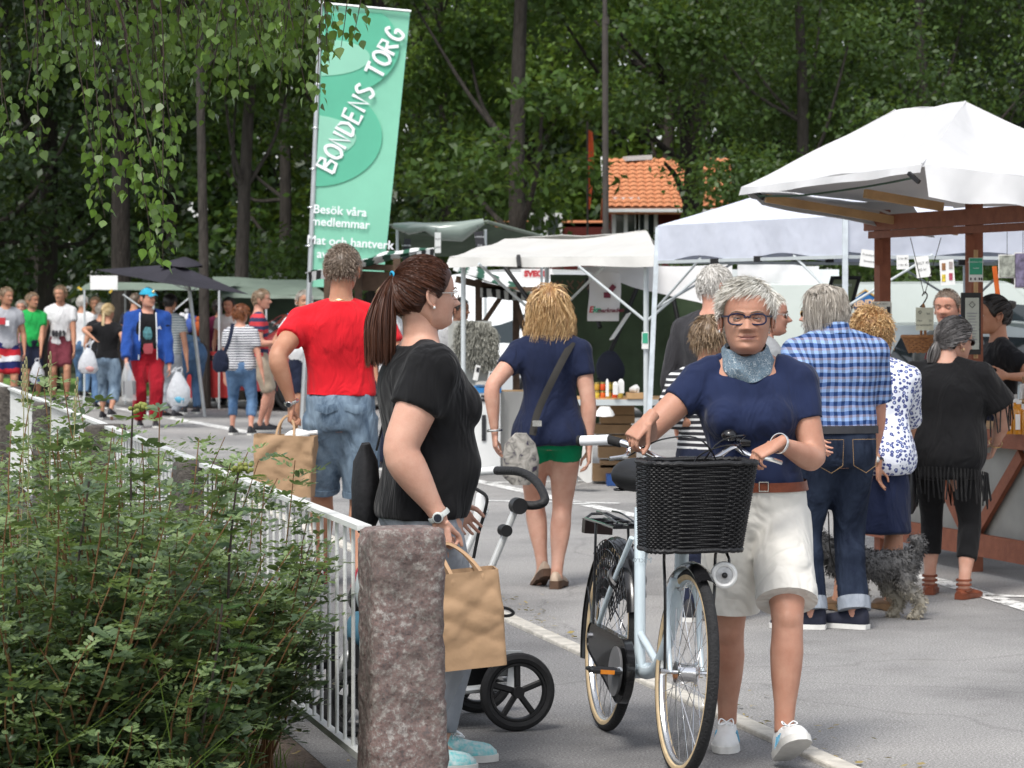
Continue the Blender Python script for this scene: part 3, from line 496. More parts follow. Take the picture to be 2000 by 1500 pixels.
for a, c, h in (((890, 545), (1050, 582), .07), ((900, 800), (1040, 800), .08), ((938, 565), (1050, 565), .05)): obj('board', [bar(P(*a, 29.05), P(*c, 29.05), .05, h)], OLDWOOD, st, o, smooth=False)
obj('brace', [bar(P(938, 640, 29), P(985, 570, 29), .05), bar(P(1035, 680, 28.9), P(1003, 575, 28.9), .06)], OLDWOOD, st, o, smooth=False)
# --- green tarpaulin stall
d = 31; o = V3(XP(880, d), d, 0); st = thing('market_stall', tuple(o), 'open stall with rolled clear plastic and green tarpaulin roof', 'stall')
obj('roof', [sheet4(P(762, 452, d), P(950, 440, d), P(1075, 470, d + 2), P(900, 470, d + 2.4), .10, seed=10, edge=.05), sheet4(P(775, 452, d + .1), P(948, 440, d + .1), P(948, 500, d + 1.2), P(790, 500, d + 1.2), .02, seed=12)], CV_GREEN, st, o)
obj('plastic_roll', [(lambda V, F: (V + np.stack([0 * V[:, 0], wnoise(V, 9, 5) * .02, wnoise(V, 7, 8) * .035], 1), F))(*tube([P(px, py, d - .1) for px, py in ((768, 445), (800, 450), (830, 446), (860, 450), (900, 448), (945, 436))], [.03, .07, .05, .09, .10, .03], 12))], glass('clear_plastic', (.30, .36, .32), .12, .85), st, o); obj('top_rail', [post(P(758, 440, d), P(950, 433, d), .014), post(P(950, 433, d), P(1080, 468, d + 2), .022)], mat('dull_green_tube', (.16, .19, .15), .6), st, o)
for px, e in ((776, 0), (948, 0), (1058, 2)): obj('pole', [post(*up(px, d + e, 0, 2.38))], STEEL_G, st, o)
for px, py, w_, h_, m_, tl_ in ((794, 487, .07, .23, INK, -6), (855, 474, .065, .22, PAPER, 0), (937, 470, .10, .20, INK, 8)):
    c = P(px, py, d - .25); a = math.radians(tl_); s_ = thing('hanging_sign', tuple(c), {794: 'dark hanging price sign at the banner side of the tarpaulin stall', 855: 'white hanging price sign on the tarpaulin stall', 937: 'tilted dark hanging price sign on the tarpaulin stall'}[px], 'sign'); obj('board', [box(c, (w_, .012, h_), ax=[(math.cos(a), 0, math.sin(a)), (0, 1, 0), (-math.sin(a), 0, math.cos(a))])], m_, s_, c, smooth=False); obj('string', [post(c + V3(-.02, 0, h_ / 2), c + V3(-.02, .2, h_ / 2 + .12), .003, 5)], INK, s_, c)
    for k, tx in enumerate(('HONUNG', 'SYLT') if m_ is INK else ('BILJER', 'SOSER')): lettering(tx, .022, c + V3(0, -.009, .04 - .09 * k), V3(1, 0, 0), V3(0, 0, 1), WINK if m_ is INK else INK, s_, c)
# --- white stall with the hanging cloth sign
d = 24.5; o = V3(XP(1180, d), d, 0); st = thing('market_stall', tuple(o), 'white canopy stall on steel poles with a dark green back sheet', 'stall')
A, B, C, D = P(878, 503, 25.6), P(1290, 500, 23.6), P(1262, 452, 25.3), P(985, 466, 27.2); obj('roof', [sheet4(A, B, C, D, .05, seed=13, wr=.02, edge=.03), valance(A, B, .085, .02, push=.03), sheet4(D, C, P(1300, 500, 27), P(1040, 505, 28.6), .02, seed=14)], CV_CREAM, st, o)
obj('side_flap', [sheet4(P(1128, 528, 26.0), P(1430, 612, 25.4), P(1430, 518, 25.6), P(1128, 520, 26.2), .0, seed=15, th=(0, .006, 0))], CV_WHITE, st, o)
obj('back_sheet', [valance(P(1075, 536, 27.6), P(1420, 540, 27.0), 1.35, .05, seed=5, push=.0)], TARP, st, o)
for px, dd, z in ((1068, 27.4, 1.95), (1262, 23.9, 1.93), (905, 25.7, 1.95)): obj('pole', [post(*up(px, dd, 0, z), .022)], STEEL_G, st, o)
obj('brace', [post(P(1262, 628, 23.9), P(1130, 520, 24.1), .012), post(P(1100, 600, 26.5), P(1180, 520, 24.6), .012), post(P(935, 515, 25.2), P(1030, 600, 25.6), .013), post(P(1262, 628, 23.9), P(1395, 515, 23.8), .012)], STEEL_G, st, o); [obj('back_pole', [post(P(a, c, e), P(a2, c2, e2), .022)], BLACKP, st, o) for a, c, e, a2, c2, e2 in ((1145, 545, 27.4, 1172, 640, 27.2), (1245, 560, 27.2, 1170, 740, 26.4), (1310, 560, 27, 1340, 700, 26.8), (985, 520, 27.6, 1050, 610, 27.4))]
obj('hook', [bar(P(1012, 500, 24.9), P(1014, 522, 24.85), .03, .05)], BLACKP, st, o, smooth=False)
c = P(1180, 583, 25.4); cs_ = thing('cloth_sign', tuple(c), 'white cloth sign with a red barn emblem hung inside the white stall', 'sign'); obj('cloth', [slab(lambda u, v: c + V3(-.14 + .28 * u + .01 * math.sin(v * 5), .02 * math.sin(u * 6), .22 - .42 * v + .02 * math.sin(u * 3.1) * (1 - v)), 8, 8, (0, .006, 0))], CV_WHITE, cs_, c)
for k, (tx, m_) in enumerate((('E', REDINK), ('k', GREENINK), ('o', GREENINK))): lettering(tx, .075, c + V3(-.118 + .034 * k, -.036, -.10), V3(1, 0, .0), V3(0, 0, 1), m_, cs_, c, bold=.003, shear=.2)
lettering('marknaden', .052, c + V3(.055, -.04, -.105), unit(V3(1, 0, .02)), V3(0, 0, 1), mat('maroon_ink', (.14, .02, .04), .7), cs_, c, bold=.002, shear=.2)
obj('emblem', [tube([c + V3(.02, -.035, .0), c + V3(.02, -.035, .06)], [.03, .028], 4, ref=(0, 1, 0), r2=.003) if False else box(c + V3(.025, -.035, .03), (.06, .004, .05)), bar(c + V3(.035, -.036, .05), c + V3(.09, -.036, .115), .004, .045, ref=(1, 0, -1))], mat('maroon_ink', (.14, .02, .04), .7), cs_, c, smooth=False)
obj('hanger', [post(P(1087 + 20 * k, 548, 26.6), P(1100 + 20 * k, 565, 26.6), .008, 6) for k in range(4)] + [post(P(1100 + 20 * k, 548, 26.6), P(1087 + 20 * k, 565, 26.6), .008, 6) for k in range(4)], OLDWOOD, st, o)
# table with jars in that stall
d = 24.6; o = V3(XP(1210, d), d, 0); tb = thing('table', tuple(o), 'folding market table with a cream skirt in the white stall', 'table'); obj('top', [box(P(1230, 779, d + .3), (.98, .75, .03))], RAWWOOD, tb, o, smooth=False); obj('frame', [bar(P(1110, 786, d - .07), P(1345, 786, d - .07), .03, .05)], STEEL_G, tb, o, smooth=False)
for px, e in ((1120, 0), (1340, 0), (1125, .65), (1330, .65)): obj('leg', [post(*up(px, d + e, 0, .72), .016)], STEEL_G, tb, o)
obj('skirt', [valance(V3(XP(1040, 24.2), 24.2, .62), V3(XP(1158, 24.0), 24.0, .45), .36, .01)], CV_CREAM, tb, o)
JGL = [mat('jar_%d' % i, c, .25, .2, 30) for i, c in enumerate(((.55, .42, .05), (.62, .12, .02), (.50, .30, .04), (.60, .08, .02), (.45, .35, .06)))]; LIDG = mat('jar_lid', (.55, .45, .15), .35, .1, 30, metal=.8)
for r_ in range(2):
    for k in range(5):
        c = P(1166 + k * 11.5, 771 - r_ * 17, d + .12); j = thing('jar', tuple(c), 'small preserve jar in the %s row of the jar stack, %s from the tent pole' % (('lower', 'upper')[r_], ('fifth', 'fourth', 'third', 'second', 'first')[k]), 'jar', 'preserve jars on the table'); obj('glass', [lathe(c - V3(0, 0, .036), [(.021, 0), (.023, .01), (.023, .05), (.02, .056)], 12)], JGL[(k + r_ * 2) % 5], j, c); obj('lid', [lathe(c + V3(0, 0, .02), [(.022, 0), (.022, .013), (.005, .014)], 12)], LIDG, j, c)
for i, (px, py, w_, h_) in enumerate(((1186, 757, .030, .15), (1213, 754, .06, .12), (1202, 758, .05, .11))): c = P(px, py, d - .05 - .03 * i); tag(obj('carton', [tube([c - V3(0, 0, h_ / 2), c + V3(0, 0, h_ * .3), c + V3(0, 0, h_ / 2)], [w_ / 2 * 1.2, w_ / 2 * 1.2, w_ * .25], 4, ref=(1, 1, 0))], PAPER, smooth=False, angle=None), ('slim white carton before the jars', 'wide white carton beside the jars', 'white carton standing between the other cartons')[i], 'carton')
c = P(1240, 768, d); bxo = thing('cardboard_box', tuple(c), 'low open cardboard tray with crumpled paper on the jar table', 'box'); obj('tray', [box(c + V3(0, 0, -.02), (.15, .2, .05))], RAWWOOD, bxo, c, smooth=False); obj('crumpled_paper', [(lambda V, F: (V + wnoise(V, 40, 2)[:, None] * .02, F))(*ball(c + V3(0, 0, .03), (.05, .06, .035), 12, 8))], PAPER, bxo, c)
CARD = mat('cardboard', (.30, .19, .10), .85, .12, 9)
for k, (px, py, w_, h_) in enumerate(((1200, 800, .34, .08), (1205, 818, .30, .07), (1195, 837, .34, .08), (1200, 858, .32, .08), (1205, 882, .33, .10), (1188, 922, .28, .14), (1205, 905, .3, .06))): c = P(px, py, 25.2); c[2] = max(c[2], h_ / 2 + .005); tag(obj('cardboard_box', [box(c, (w_, .3, h_))], CARD, smooth=False, angle=None), 'flat brown cardboard box, number %s from the top of the pile under the jar table' % ('one', 'two', 'three', 'four', 'five', 'seven', 'six')[k], 'box', 'boxes under the jar table')
c = V3(XP(1225, 24.9), 24.9, .05); tag(obj('crate', [box(c, (.36, .3, .09))], mat('blue_crate', (.02, .07, .24), .6), smooth=False, angle=None), 'shallow blue plastic crate on the ground under the jar table', 'crate'); c = P(1180, 805, 24.2); tag(obj('plastic_bag', [(lambda V, F: (V + wnoise(V, 25, 2)[:, None] * .015, F))(*tube([c + V3(0, 0, .04), c, c - V3(0, 0, .03)], [.04, .07, .085], 12))], PAPER), 'white plastic sheet sagging below the jar table edge', 'bag')
c = P(1208, 655, 25.6); tag(obj('price_strip', [bar(P(1195, 662, 26), P(1228, 612, 26.4), .01, .05, ref=(1, 0, .6))], PAPER, smooth=False, angle=None), 'slanted white price strip on a dark pole in the white stall', 'sign'); c = P(1260, 665, 23.86); ts = thing('tag_sign', tuple(c), 'small green and white card tied to the steel tent pole', 'sign'); obj('card', [box(c, (.055, .006, .14))], PAPER, ts, c, smooth=False); obj('print', [box(c + V3(0, -.005, .02), (.045, .004, .085))], GREENINK, ts, c, smooth=False)
c = P(1192, 720, 26.2); tag(obj('duffel_bag', [(lambda V, F: (V + wnoise(V, 12, 2)[:, None] * .02, F))(*ball(c, (.14, .1, .16), 14, 9))], NAVYC if False else mat('bag_navy', (.012, .015, .03), .8), smooth=True, angle=None), 'dark duffel bag behind the jars on the table', 'bag')
# --- sheepskin, freezer and price cards
d = 27.5; c = P(925, 690, d); sk = thing('display_board', (c[0], d, 0), 'grey display board standing on the table behind the freezer', 'board'); obj('panel', [box(P(918, 690, d), (.42, .03, .62))], mat('grey_board', (.42, .43, .41), .8), sk, (c[0], d, 0), smooth=False); obj('stand', [box(P(918, 800, d + .05), (.5, .3, .5)), box(V3(XP(918, d), d + .05, .15), (.46, .26, .34))], mat('grey_board2', (.3, .31, .3), .8), sk, (c[0], d, 0), smooth=False)
FLEECE = hair_mat('grey_fleece', (.13, .13, .11), (.42, .42, .37), .8); c = P(930, 668, d - .08); rg = np.random.default_rng(5); n = 2600; u = rg.uniform(-1, 1, (n, 2)); u = u[(np.abs(u[:, 0]) ** 4 + np.abs(u[:, 1]) ** 4) < 1]; n = len(u); base = c + np.stack([u[:, 0] * .195, -.04 * (1 - (u ** 2).sum(1) / 2), u[:, 1] * .20 - .03 * u[:, 0]], 1); dr = rg.normal(0, .35, (n, 3)) + np.stack([u[:, 0] * .7, np.full(n, -.6), u[:, 1] * .6 - .5], 1); dr /= np.linalg.norm(dr, axis=1, keepdims=True)
pts = np.stack([base + dr * .05 * k / 3 + np.array([0, -.003, -.006]) * k * k for k in range(4)], 1); V, Q = strands(pts, .0045); sp_ = thing('sheepskin', tuple(c), 'shaggy grey sheepskin draped over the display board', 'sheepskin'); f_ = link('wool', to_mesh('wool', (V - c, Q), FLEECE, True), sp_); f_['kind'] = 'stuff'; obj('hide', [(lambda V, F: (V, F))(*ball(c, (.20, .04, .205), 16, 10))], FLEECE, sp_, c)
d = 26.5; o = V3(XP(950, d), d, 0); fz = thing('freezer', tuple(o), 'white freezer box with bright blue lid rim beside the sheepskin', 'freezer'); obj('body', [box(V3(XP(950, d), d + .3, .40), (.26, .6, .72))], WHITE, fz, o, smooth=False); obj('lid', [box(V3(XP(950, d), d + .3, .775), (.275, .62, .045))], mat('blue_plastic', (.03, .22, .55), .4), fz, o, smooth=False); obj('plinth', [box(V3(XP(950, d), d + .3, .03), (.24, .56, .06))], BLACKP, fz, o, smooth=False); obj('label', [box(P(945, 778, d - .012), (.055, .004, .06)), box(P(945, 836, d - .012), (.04, .004, .24))], INK, fz, o, smooth=False)
lettering('FRYST', .017, P(945, 778, d - .018), V3(1, 0, 0), V3(0, 0, 1), WINK, fz, o); obj('goods', [(lambda V, F: (V + wnoise(V, 30, 4)[:, None] * .02, F))(*ball(V3(XP(953, d), d + .25, .82), (.13, .22, .035), 14, 8))], mat('wrapped_goods', (.45, .43, .40), .4, .3, 30), fz, o)
for i, (px, py, tl_, h_) in enumerate(((931, 728, 12, .14), (958, 735, 10, .09), (980, 722, 28, .22))): c = P(px, py, d - .05 + i * .02); a = math.radians(tl_); cd = thing('price_card', tuple(c), ('white price card with a picture on the freezer', 'small white price card lying against the freezer goods', 'long slanted white price card beside the freezer')[i], 'card'); obj('card', [box(c, (.045, .006, h_), ax=[(math.cos(a), 0, -math.sin(a)), (0, 1, 0), (math.sin(a), 0, math.cos(a))])], PAPER, cd, c, smooth=False); obj('print', [box(c + V3(.01, -.006, h_ * .2), (.028, .003, h_ * .3), ax=[(math.cos(a), 0, -math.sin(a)), (0, 1, 0), (math.sin(a), 0, math.cos(a))])], INK, cd, c, smooth=False)
d = 26.8; o = V3(XP(1010, d), d, 0); tb = thing('table', tuple(o), 'goods table under a cream cloth beside the freezer', 'table'); obj('top', [box(V3(XP(1020, d), d + .2, .74), (.62, .7, .03))], RAWWOOD, tb, o, smooth=False); obj('cloth', [valance(V3(XP(968, d), d - .16, .76), V3(XP(1085, d), d - .16, .76), .72, .012), valance(V3(XP(968, d), d + .5, .76), V3(XP(968, d), d - .16, .76), .70, .012)], CV_CREAM, tb, o)
# --- white pop-up gazebo
K = [V3(1.17, 23.0, 0), V3(2.37, 20.4, 0), V3(5.05, 21.74, 0), V3(3.85, 24.34, 0)]; ctr = sum(K) / 4; o = ctr.copy(); gz = thing('gazebo', tuple(o), 'white pop-up gazebo over the food wagon', 'gazebo'); ze, zv, zp = 2.20, 1.93, 2.78; CVB = canvas('gazebo_canvas', (.74, .77, .86), .25)
for i in range(4):
    a, c = K[i], K[(i + 1) % 4]; obj('roof_panel', [sheet4(a + V3(0, 0, ze), c + V3(0, 0, ze), ctr + V3(.01, 0, zp), ctr + V3(-.01, 0, zp), .05, seed=20 + i, wr=.006)], CVB, gz, o); obj('valance', [valance(a + V3(0, 0, ze + .002), c + V3(0, 0, ze + .002), ze - zv, .006, seed=30 + i, push=0)], CVB, gz, o)
    obj('truss_bar', [bar(a + V3(0, 0, zv - .02), c + V3(0, 0, zv - .02), .025), post(a + V3(0, 0, 1.55), a + (c - a) * .25 + V3(0, 0, zv), .010), post(c + V3(0, 0, 1.55), c + (a - c) * .25 + V3(0, 0, zv), .010)], STEEL_G, gz, o)
for i, (a, b_) in enumerate(((K[0], (-.10, 0)), (K[1], (0, 0)), (K[2], (0, 0)), (K[3], (0, 0)))): obj('leg', [bar(a + V3(b_[0], b_[1], 0), a + V3(0, 0, ze - .01), .038)], mat('pale_steel', (.60, .66, .70), .4), gz, o, smooth=False); obj('foot_plate', [box(a + V3(b_[0], b_[1], .008), (.1, .1, .016))], STEEL_G, gz, o, smooth=False)
[obj('truss_clip', [box(P(px, py, 21.5), (.06, .05, .045))], BLACKP, gz, o, smooth=False) for px, py in ((1620, 507), (1395, 511), (1480, 506), (1880, 512))]
for i, (px, py, w_, h_, tl_) in enumerate(((1697, 505, .12, .12, 8), (1763, 512, .085, .10, -2), (1802, 521, .10, .15, -8), (1850, 532, .10, .18, -4))):
    c = P(px, py, 20.2); a = math.radians(tl_); s_ = thing('paper_sign', tuple(c), ('white paper price list by the timber post, strung under the gazebo edge', 'small handwritten paper strung next to the timber post', 'handwritten white paper strung over the basket', 'paper with four colour pictures strung under the gazebo edge')[i], 'sign'); ax_ = [(math.cos(a), 0, -math.sin(a)), (0, 1, 0), (math.sin(a), 0, math.cos(a))]; obj('sheet', [box(c, (w_, .004, h_), ax=ax_)], PAPER, s_, c, smooth=False)
    if i < 3:
        for k, tx in enumerate((('Fruktdryck', 'Smoothie'), ('2 för 80', '1 för 45'), ('SYLT 45', '65 kr'))[i]): lettering(tx, .020 if i < 2 else .026, c + V3(0, -.005, .025 - .045 * k), np.array(ax_[0]), np.array(ax_[2]), INK, s_, c)
    else:
        for k, (dx, dz, cl) in enumerate(((-.025, .04, (.25, .12, .05)), (.025, .05, (.35, .30, .28)), (-.025, -.04, (.60, .45, .05)), (.025, -.03, (.40, .06, .10)))): obj('picture', [box(c + V3(dx, -.004, dz), (.026, .003, .05))], mat('pic_%d' % k, cl, .7, .4, 60), s_, c, smooth=False)
# --- food wagon under the gazebo
d = 26.2; o = V3(XP(1460, d), d, 0); wg = thing('food_wagon', tuple(o), 'white food wagon with yellow strip and dark serving hatch under the gazebo', 'wagon'); x0, x1 = XP(1395, d), XP(1640, d)
obj('shell', [box(((x0 + x1) / 2, d + .9, 1.70), (x1 - x0, 1.7, .38)), box(((x0 + x1) / 2, d + .9, .62), (x1 - x0, 1.7, .5)), box(((x0 + x1) / 2, d + 1.7, 1.2), (x1 - x0, .1, 1.3)), box((x0 + .03, d + .9, 1.2), (.06, 1.7, 1.2)), box((x1 - .03, d + .9, 1.2), (.06, 1.7, 1.2))], mat('wagon_white', (.66, .70, .70), .5, .05, 4), wg, o, smooth=False); obj('counter', [box(((x0 + x1) / 2, d - .05, .88), (x1 - x0, .35, .05))], ALU, wg, o, smooth=False); obj('yellow_strip', [box(((x0 + x1) / 2, d + .02, 1.495), (x1 - x0, .05, .05))], mat('yellow_paint', (.65, .40, .03), .5), wg, o, smooth=False); obj('hatch_interior', [box(((x0 + x1) / 2, d + 1.2, 1.2), (x1 - x0 - .15, .6, .6))], BLACKP, wg, o, smooth=False); obj('wheel', [lathe(V3((x0 + x1) / 2, d - .02, .28), [(.28, 0), (.28, .16), (.1, .17)], 20, axes_to((0, 1, 0)))], RUBBER, wg, o)
for k, c_ in enumerate(((.65, .15, .01), (.55, .35, .03), (.62, .18, .02), (.30, .40, .04), (.6, .12, .02))): c = P(1532 + 14 * k, 680 - 3 * (k % 2), d + .1); tag(obj('fruit', [(lambda V, F: (V + wnoise(V, 30, k)[:, None] * .004, F))(*ball(c, .042, 12, 8))], mat('fruit_%d' % k, c_, .5, .15, 20), smooth=True, angle=None), ('orange lying at the dark end of the wagon shelf', 'yellow fruit next to the first orange on the wagon shelf', 'orange in the middle of the wagon shelf', 'green fruit on the wagon shelf', 'orange next to the green fruit on the wagon shelf')[k], 'fruit', 'fruit on the wagon shelf')
obj('shelf', [bar(P(1510, 691, d + .1), P(1620, 691, d + .1), .2, .02)], ALU, wg, o, smooth=False)
tp = thing('tarpaulin', tuple(P(1530, 570, d)), 'crumpled white tarpaulin hung over the food wagon', 'tarpaulin'); tc_ = P(1530, 570, d); obj('sheet', [(lambda V, F: (V + np.stack([0 * V[:, 0], wnoise(V, 7, 3, ridge=True) * .05, wnoise(V, 9, 4) * .02], 1), F))(*slab(lambda u, v: P(1440 + 160 * u, 517 + 110 * v * (1 - .15 * u), d - .12 - .06 * v), 20, 14, (0, .006, 0)))], CV_WHITE, tp, tc_)
for i, (px, py, w_, h_, m_) in enumerate(((1532, 596, .12, .24, mat('poster_green', (.04, .09, .035), .6, .2, 20)), (1572, 598, .14, .24, PAPER))):
    c = P(px, py, d - .32); s_ = thing('poster', tuple(c), ('green poster with a yellow seal on the wagon side', 'white printed sheet on the wagon side')[i], 'poster'); obj('sheet', [box(c, (w_, .006, h_))], m_, s_, c, smooth=False)
    if i == 0: obj('panel', [box(c + V3(0, -.005, .03), (w_ * .8, .003, .09))], PAPER, s_, c, smooth=False); obj('seal', [lathe(c + V3(.02, -.004, -.075), [(.001, .003), (.03, .003), (.03, 0)], 16, axes_to((0, -1, 0)))], mat('yellow_seal', (.6, .55, .05), .6), s_, c)
    else:
        for k in range(6): obj('print', [box(c + V3(0, -.005, .08 - .03 * k), (w_ * (.4 + .3 * (k % 2)), .002, .008))], mat('grey_ink', (.28, .28, .30), .8), s_, c, smooth=False)
c = P(1640, 585, 23.5); mb = thing('menu_board', tuple(c), 'tilted black-framed menu board behind the chequered shirt', 'board'); ax_ = [unit(V3(1, 0, 0)), V3(0, 1, 0), unit(V3(.28, 0, 1))]; obj('panel', [box(c, (.20, .01, .34), ax=ax_)], mat('menu_green', (.25, .30, .17), .6), mb, c, smooth=False); obj('frame', [box(c + np.array(ax_[0]) * s * .11, (.03, .03, .40), ax=ax_) for s in (-1, 1)] + [box(c + np.array(ax_[2]) * s * .185, (.19, .028, .03), ax=ax_) for s in (-1, 1)], BLACKP, mb, c, smooth=False)
for k, tx in enumerate(('Kravmärkt', 'Saft', 'Krämer', 'Chutney')): lettering(tx, .040, c + V3(.012 - .02 * k, -.009, .12 - .07 * k), V3(1, 0, 0), V3(.1, 0, 1), WINK, mb, c)
# --- timber stall with big white canopy
S0 = V3(2.345, 18.15, 0); u_ = unit(V3(.292, -.956, 0)); n_ = V3(.956, .292, 0); W = lambda a, c, z: S0 + u_ * a + n_ * c + V3(0, 0, z); o = W(1.4, .6, 0); ts = thing('timber_stall', tuple(o), 'red-stained timber stall with a big white pitched canopy', 'stall')
for a, c in ((0, 0), (1.30, 0), (2.9, 0), (0, 1.25), (2.9, 1.25)): obj('post', [bar(W(a, c, 0), W(a, c, 2.17), .075, .085, ref=u_)], REDWOOD, ts, o, smooth=False)
obj('beam', [bar(W(-.10, -.065, 2.085), W(3.1, -.065, 2.085), .04, .095)], REDWOOD, ts, o, smooth=False); obj('beam', [bar(W(-.06, -.055, 2.012), W(3.1, -.055, 2.012), .035, .045)], REDWOOD, ts, o, smooth=False); obj('beam', [bar(W(-.1, 1.25, 2.08), W(3.1, 1.25, 2.08), .04, .14)], REDWOOD, ts, o, smooth=False)
for a in (0, 1.3, 2.9): obj('bracket', [box(W(a + .05, -.05, 1.90), (.05, .03, .16))], REDWOOD, ts, o, smooth=False)
for a_, c_ in ((P(1496, 387, 17.6), P(1870, 452, 17.9)), (P(1690, 378, 16.5), P(1840, 404, 16.8))): obj('rafter', [bar(a_, c_, .035, .05)], RAWWOOD, ts, o, smooth=False)
for nm, a, c, w_, h_ in (('rail', W(-.1, -.055, .17), W(3.2, -.055, .17), .035, .13), ('rail', W(-.1, -.055, .80), W(3.2, -.055, .80), .035, .10)): obj(nm, [bar(a, c, w_, h_)], REDWOOD, ts, o, smooth=False)
obj('diagonal_brace', [bar(W(1.36, -.02, .22), W(1.95, -.02, .72), .03, .075)], REDWOOD, ts, o, smooth=False); obj('diagonal_brace', [bar(W(1.24, -.02, .22), W(.65, -.02, .72), .03, .075)], REDWOOD, ts, o, smooth=False)
obj('front_panel', [bar(W(-.05, .02, .45), W(3.2, .02, .45), .02, .62)], mat('grey_panel', (.30, .30, .28), .8, .12, 4), ts, o, smooth=False); obj('counter_top', [bar(W(.25, .22, .83), W(3.2, .22, .83), .58, .035)], RAWWOOD, ts, o, smooth=False)
RC, RD, RA, RB = V3(1.44, 18.0, 2.30), V3(2.13, 14.9, 2.30), V3(2.30, 17.2, 2.735), V3(2.56, 16.2, 2.715); RE, RF = V3(3.55, 15.3, 2.15), V3(2.85, 18.5, 2.20)
obj('canopy', [sheet4(RC, RD, RB, RA, .13, 20, 12, .008, 41), sheet4(RD, RE, RB + V3(.01, 0, 0), RB, .10, 14, 12, .008, 42), sheet4(RE, RF, RA, RB, .10, 14, 10, .008, 43), sheet4(RF, RC, RA, RA + V3(0, .01, 0), .10, 12, 10, .008, 44)], CV_WHITE, ts, o)
obj('canopy_flap', [sheet4(RC + V3(.0, .02, -.005), RC + (RF - RC) * .8 + V3(0, 0, -.01), W(1.0, -.1, 2.16) * 0 + RC + (RF - RC) * .8 + V3(.1, -.3, -.22), RC + V3(.12, -.1, -.10), .02, seed=51), valance(RC, RD, .045, .012, seed=52, push=.02), valance(RD + V3(.01, -.02, 0), RE, .17, .03, seed=53, push=.05), sheet4(RC + V3(.02, -.02, -.012), W(.05, -.12, 2.18), W(.05, .3, 2.10), RF * .4 + RC * .6 + V3(0, 0, -.1), .06, seed=54)], CV_WHITE, ts, o)
obj('seam', [tube(smooth_path([a_, (a_ + c_) / 2 - V3(0, 0, .045), c_], 6), .006, 5) for a_, c_ in ((RC + V3(0, 0, .004), RA + V3(0, 0, .004)), (RD + V3(0, 0, .004), RB + V3(0, 0, .004)))], CV_WHITE, ts, o); obj('cord', [tube(smooth_path([P(1482, 383, 17.6), P(1560, 382, 17.0), P(1650, 371, 16.4), P(1730, 358, 15.6), P(1785, 347, 14.95)], 5), .006, 6)], mat('green_cord', (.02, .06, .03), .7), ts, o); obj('cord_hook', [bar(P(1478, 376, 17.62), P(1490, 388, 17.58), .02), bar(P(1775, 338, 14.98), P(1795, 356, 14.93), .02)], BLACKP, ts, o, smooth=False)
# things on and in the timber stall
c = P(1722, 620, 18.0); s_ = thing('newspaper_clipping', tuple(c), 'newspaper page pinned to the timber post', 'clipping'); obj('page', [box(c, (.125, .004, .20))], mat('newsprint', (.70, .69, .62), .9), s_, c, smooth=False)
for k in range(3):
    for j in range(9): obj('print', [box(c + V3(-.045 + .04 * k, -.005, .055 - .017 * j), (.030, .002, .006))], mat('grey_ink', (.28, .28, .30), .8), s_, c, smooth=False)
[obj('photo', [box(c + V3(x, -.006, z), (w_, .002, h_))], INK, s_, c, smooth=False) for x, z, w_, h_ in ((-.03, .035, .03, .07), (.042, .045, .022, .045))]; lettering('Musteriet öppnar', .014, c + V3(-.01, -.006, .086), V3(1, 0, 0), V3(0, 0, 1), INK, s_, c)
c = P(1906, 527, 16.7); s_ = thing('market_sign', tuple(c), 'green member card fixed to the timber post above the framed menu', 'sign'); obj('card', [box(c, (.082, .006, .14))], PAPER, s_, c, smooth=False); obj('print', [box(c + V3(0, -.005, .02), (.074, .004, .095))], GREENINK, s_, c, smooth=False); lettering('BONDENS TORG', .0125, c + V3(0, -.009, .045), V3(1, 0, 0), V3(0, 0, 1), WINK, s_, c); lettering('medlem', .011, c + V3(0, -.009, .01), V3(1, 0, 0), V3(0, 0, 1), WINK, s_, c); obj('logo', [box(c + V3(x, -.005, -.053), (.008, .003, .014)) for x in (-.03, -.005, .02, .033)], INK, s_, c, smooth=False); obj('stake', [tube([P(1906, 488, 16.72), P(1906, 700, 16.72)], .013, 10)], RAWWOOD, s_, c)
c = P(1896, 632, 16.68); s_ = thing('framed_menu', tuple(c), 'black-framed printed menu hung on the timber post', 'sign'); obj('frame', [box(c, (.115, .02, .36))], BLACKP, s_, c, smooth=False); obj('sheet', [box(c + V3(.006, -.012, .0), (.080, .004, .30))], mat('menu_paper', (.48, .50, .44), .8), s_, c, smooth=False); obj('crest', [torus(c + V3(.006, -.016, .11), .018, .0018, axes_to((0, 1, 0)), 4, 5)], INK, s_, c)
for j in range(11): obj('print', [box(c + V3(.004, -.016, .06 - .017 * j), (.060 - .01 * (j % 3), .002, .005))], mat('grey_ink', (.28, .28, .30), .8), s_, c, smooth=False)
WICK = mat('wicker', (.25, .105, .04), .7, .35, 60, bump=.6, bs=120, col2=(.42, .20, .08)); c = P(1803, 672, 17.1); bk_ = thing('wicker_basket', tuple(c), 'oval brown wicker basket hung on a hook from the timber beam', 'basket')
ws = []; 
for k in range(9):
    t = k / 8; z = -.045 + .085 * t; rx, ry = .085 + .038 * t, .06 + .03 * t; pts = [c + V3(rx * math.cos(a), ry * math.sin(a), z + .004 * math.sin(a * 16 + k * math.pi)) for a in np.linspace(0, 2 * math.pi, 49)]; ws.append(tube(pts, .0065, 6))
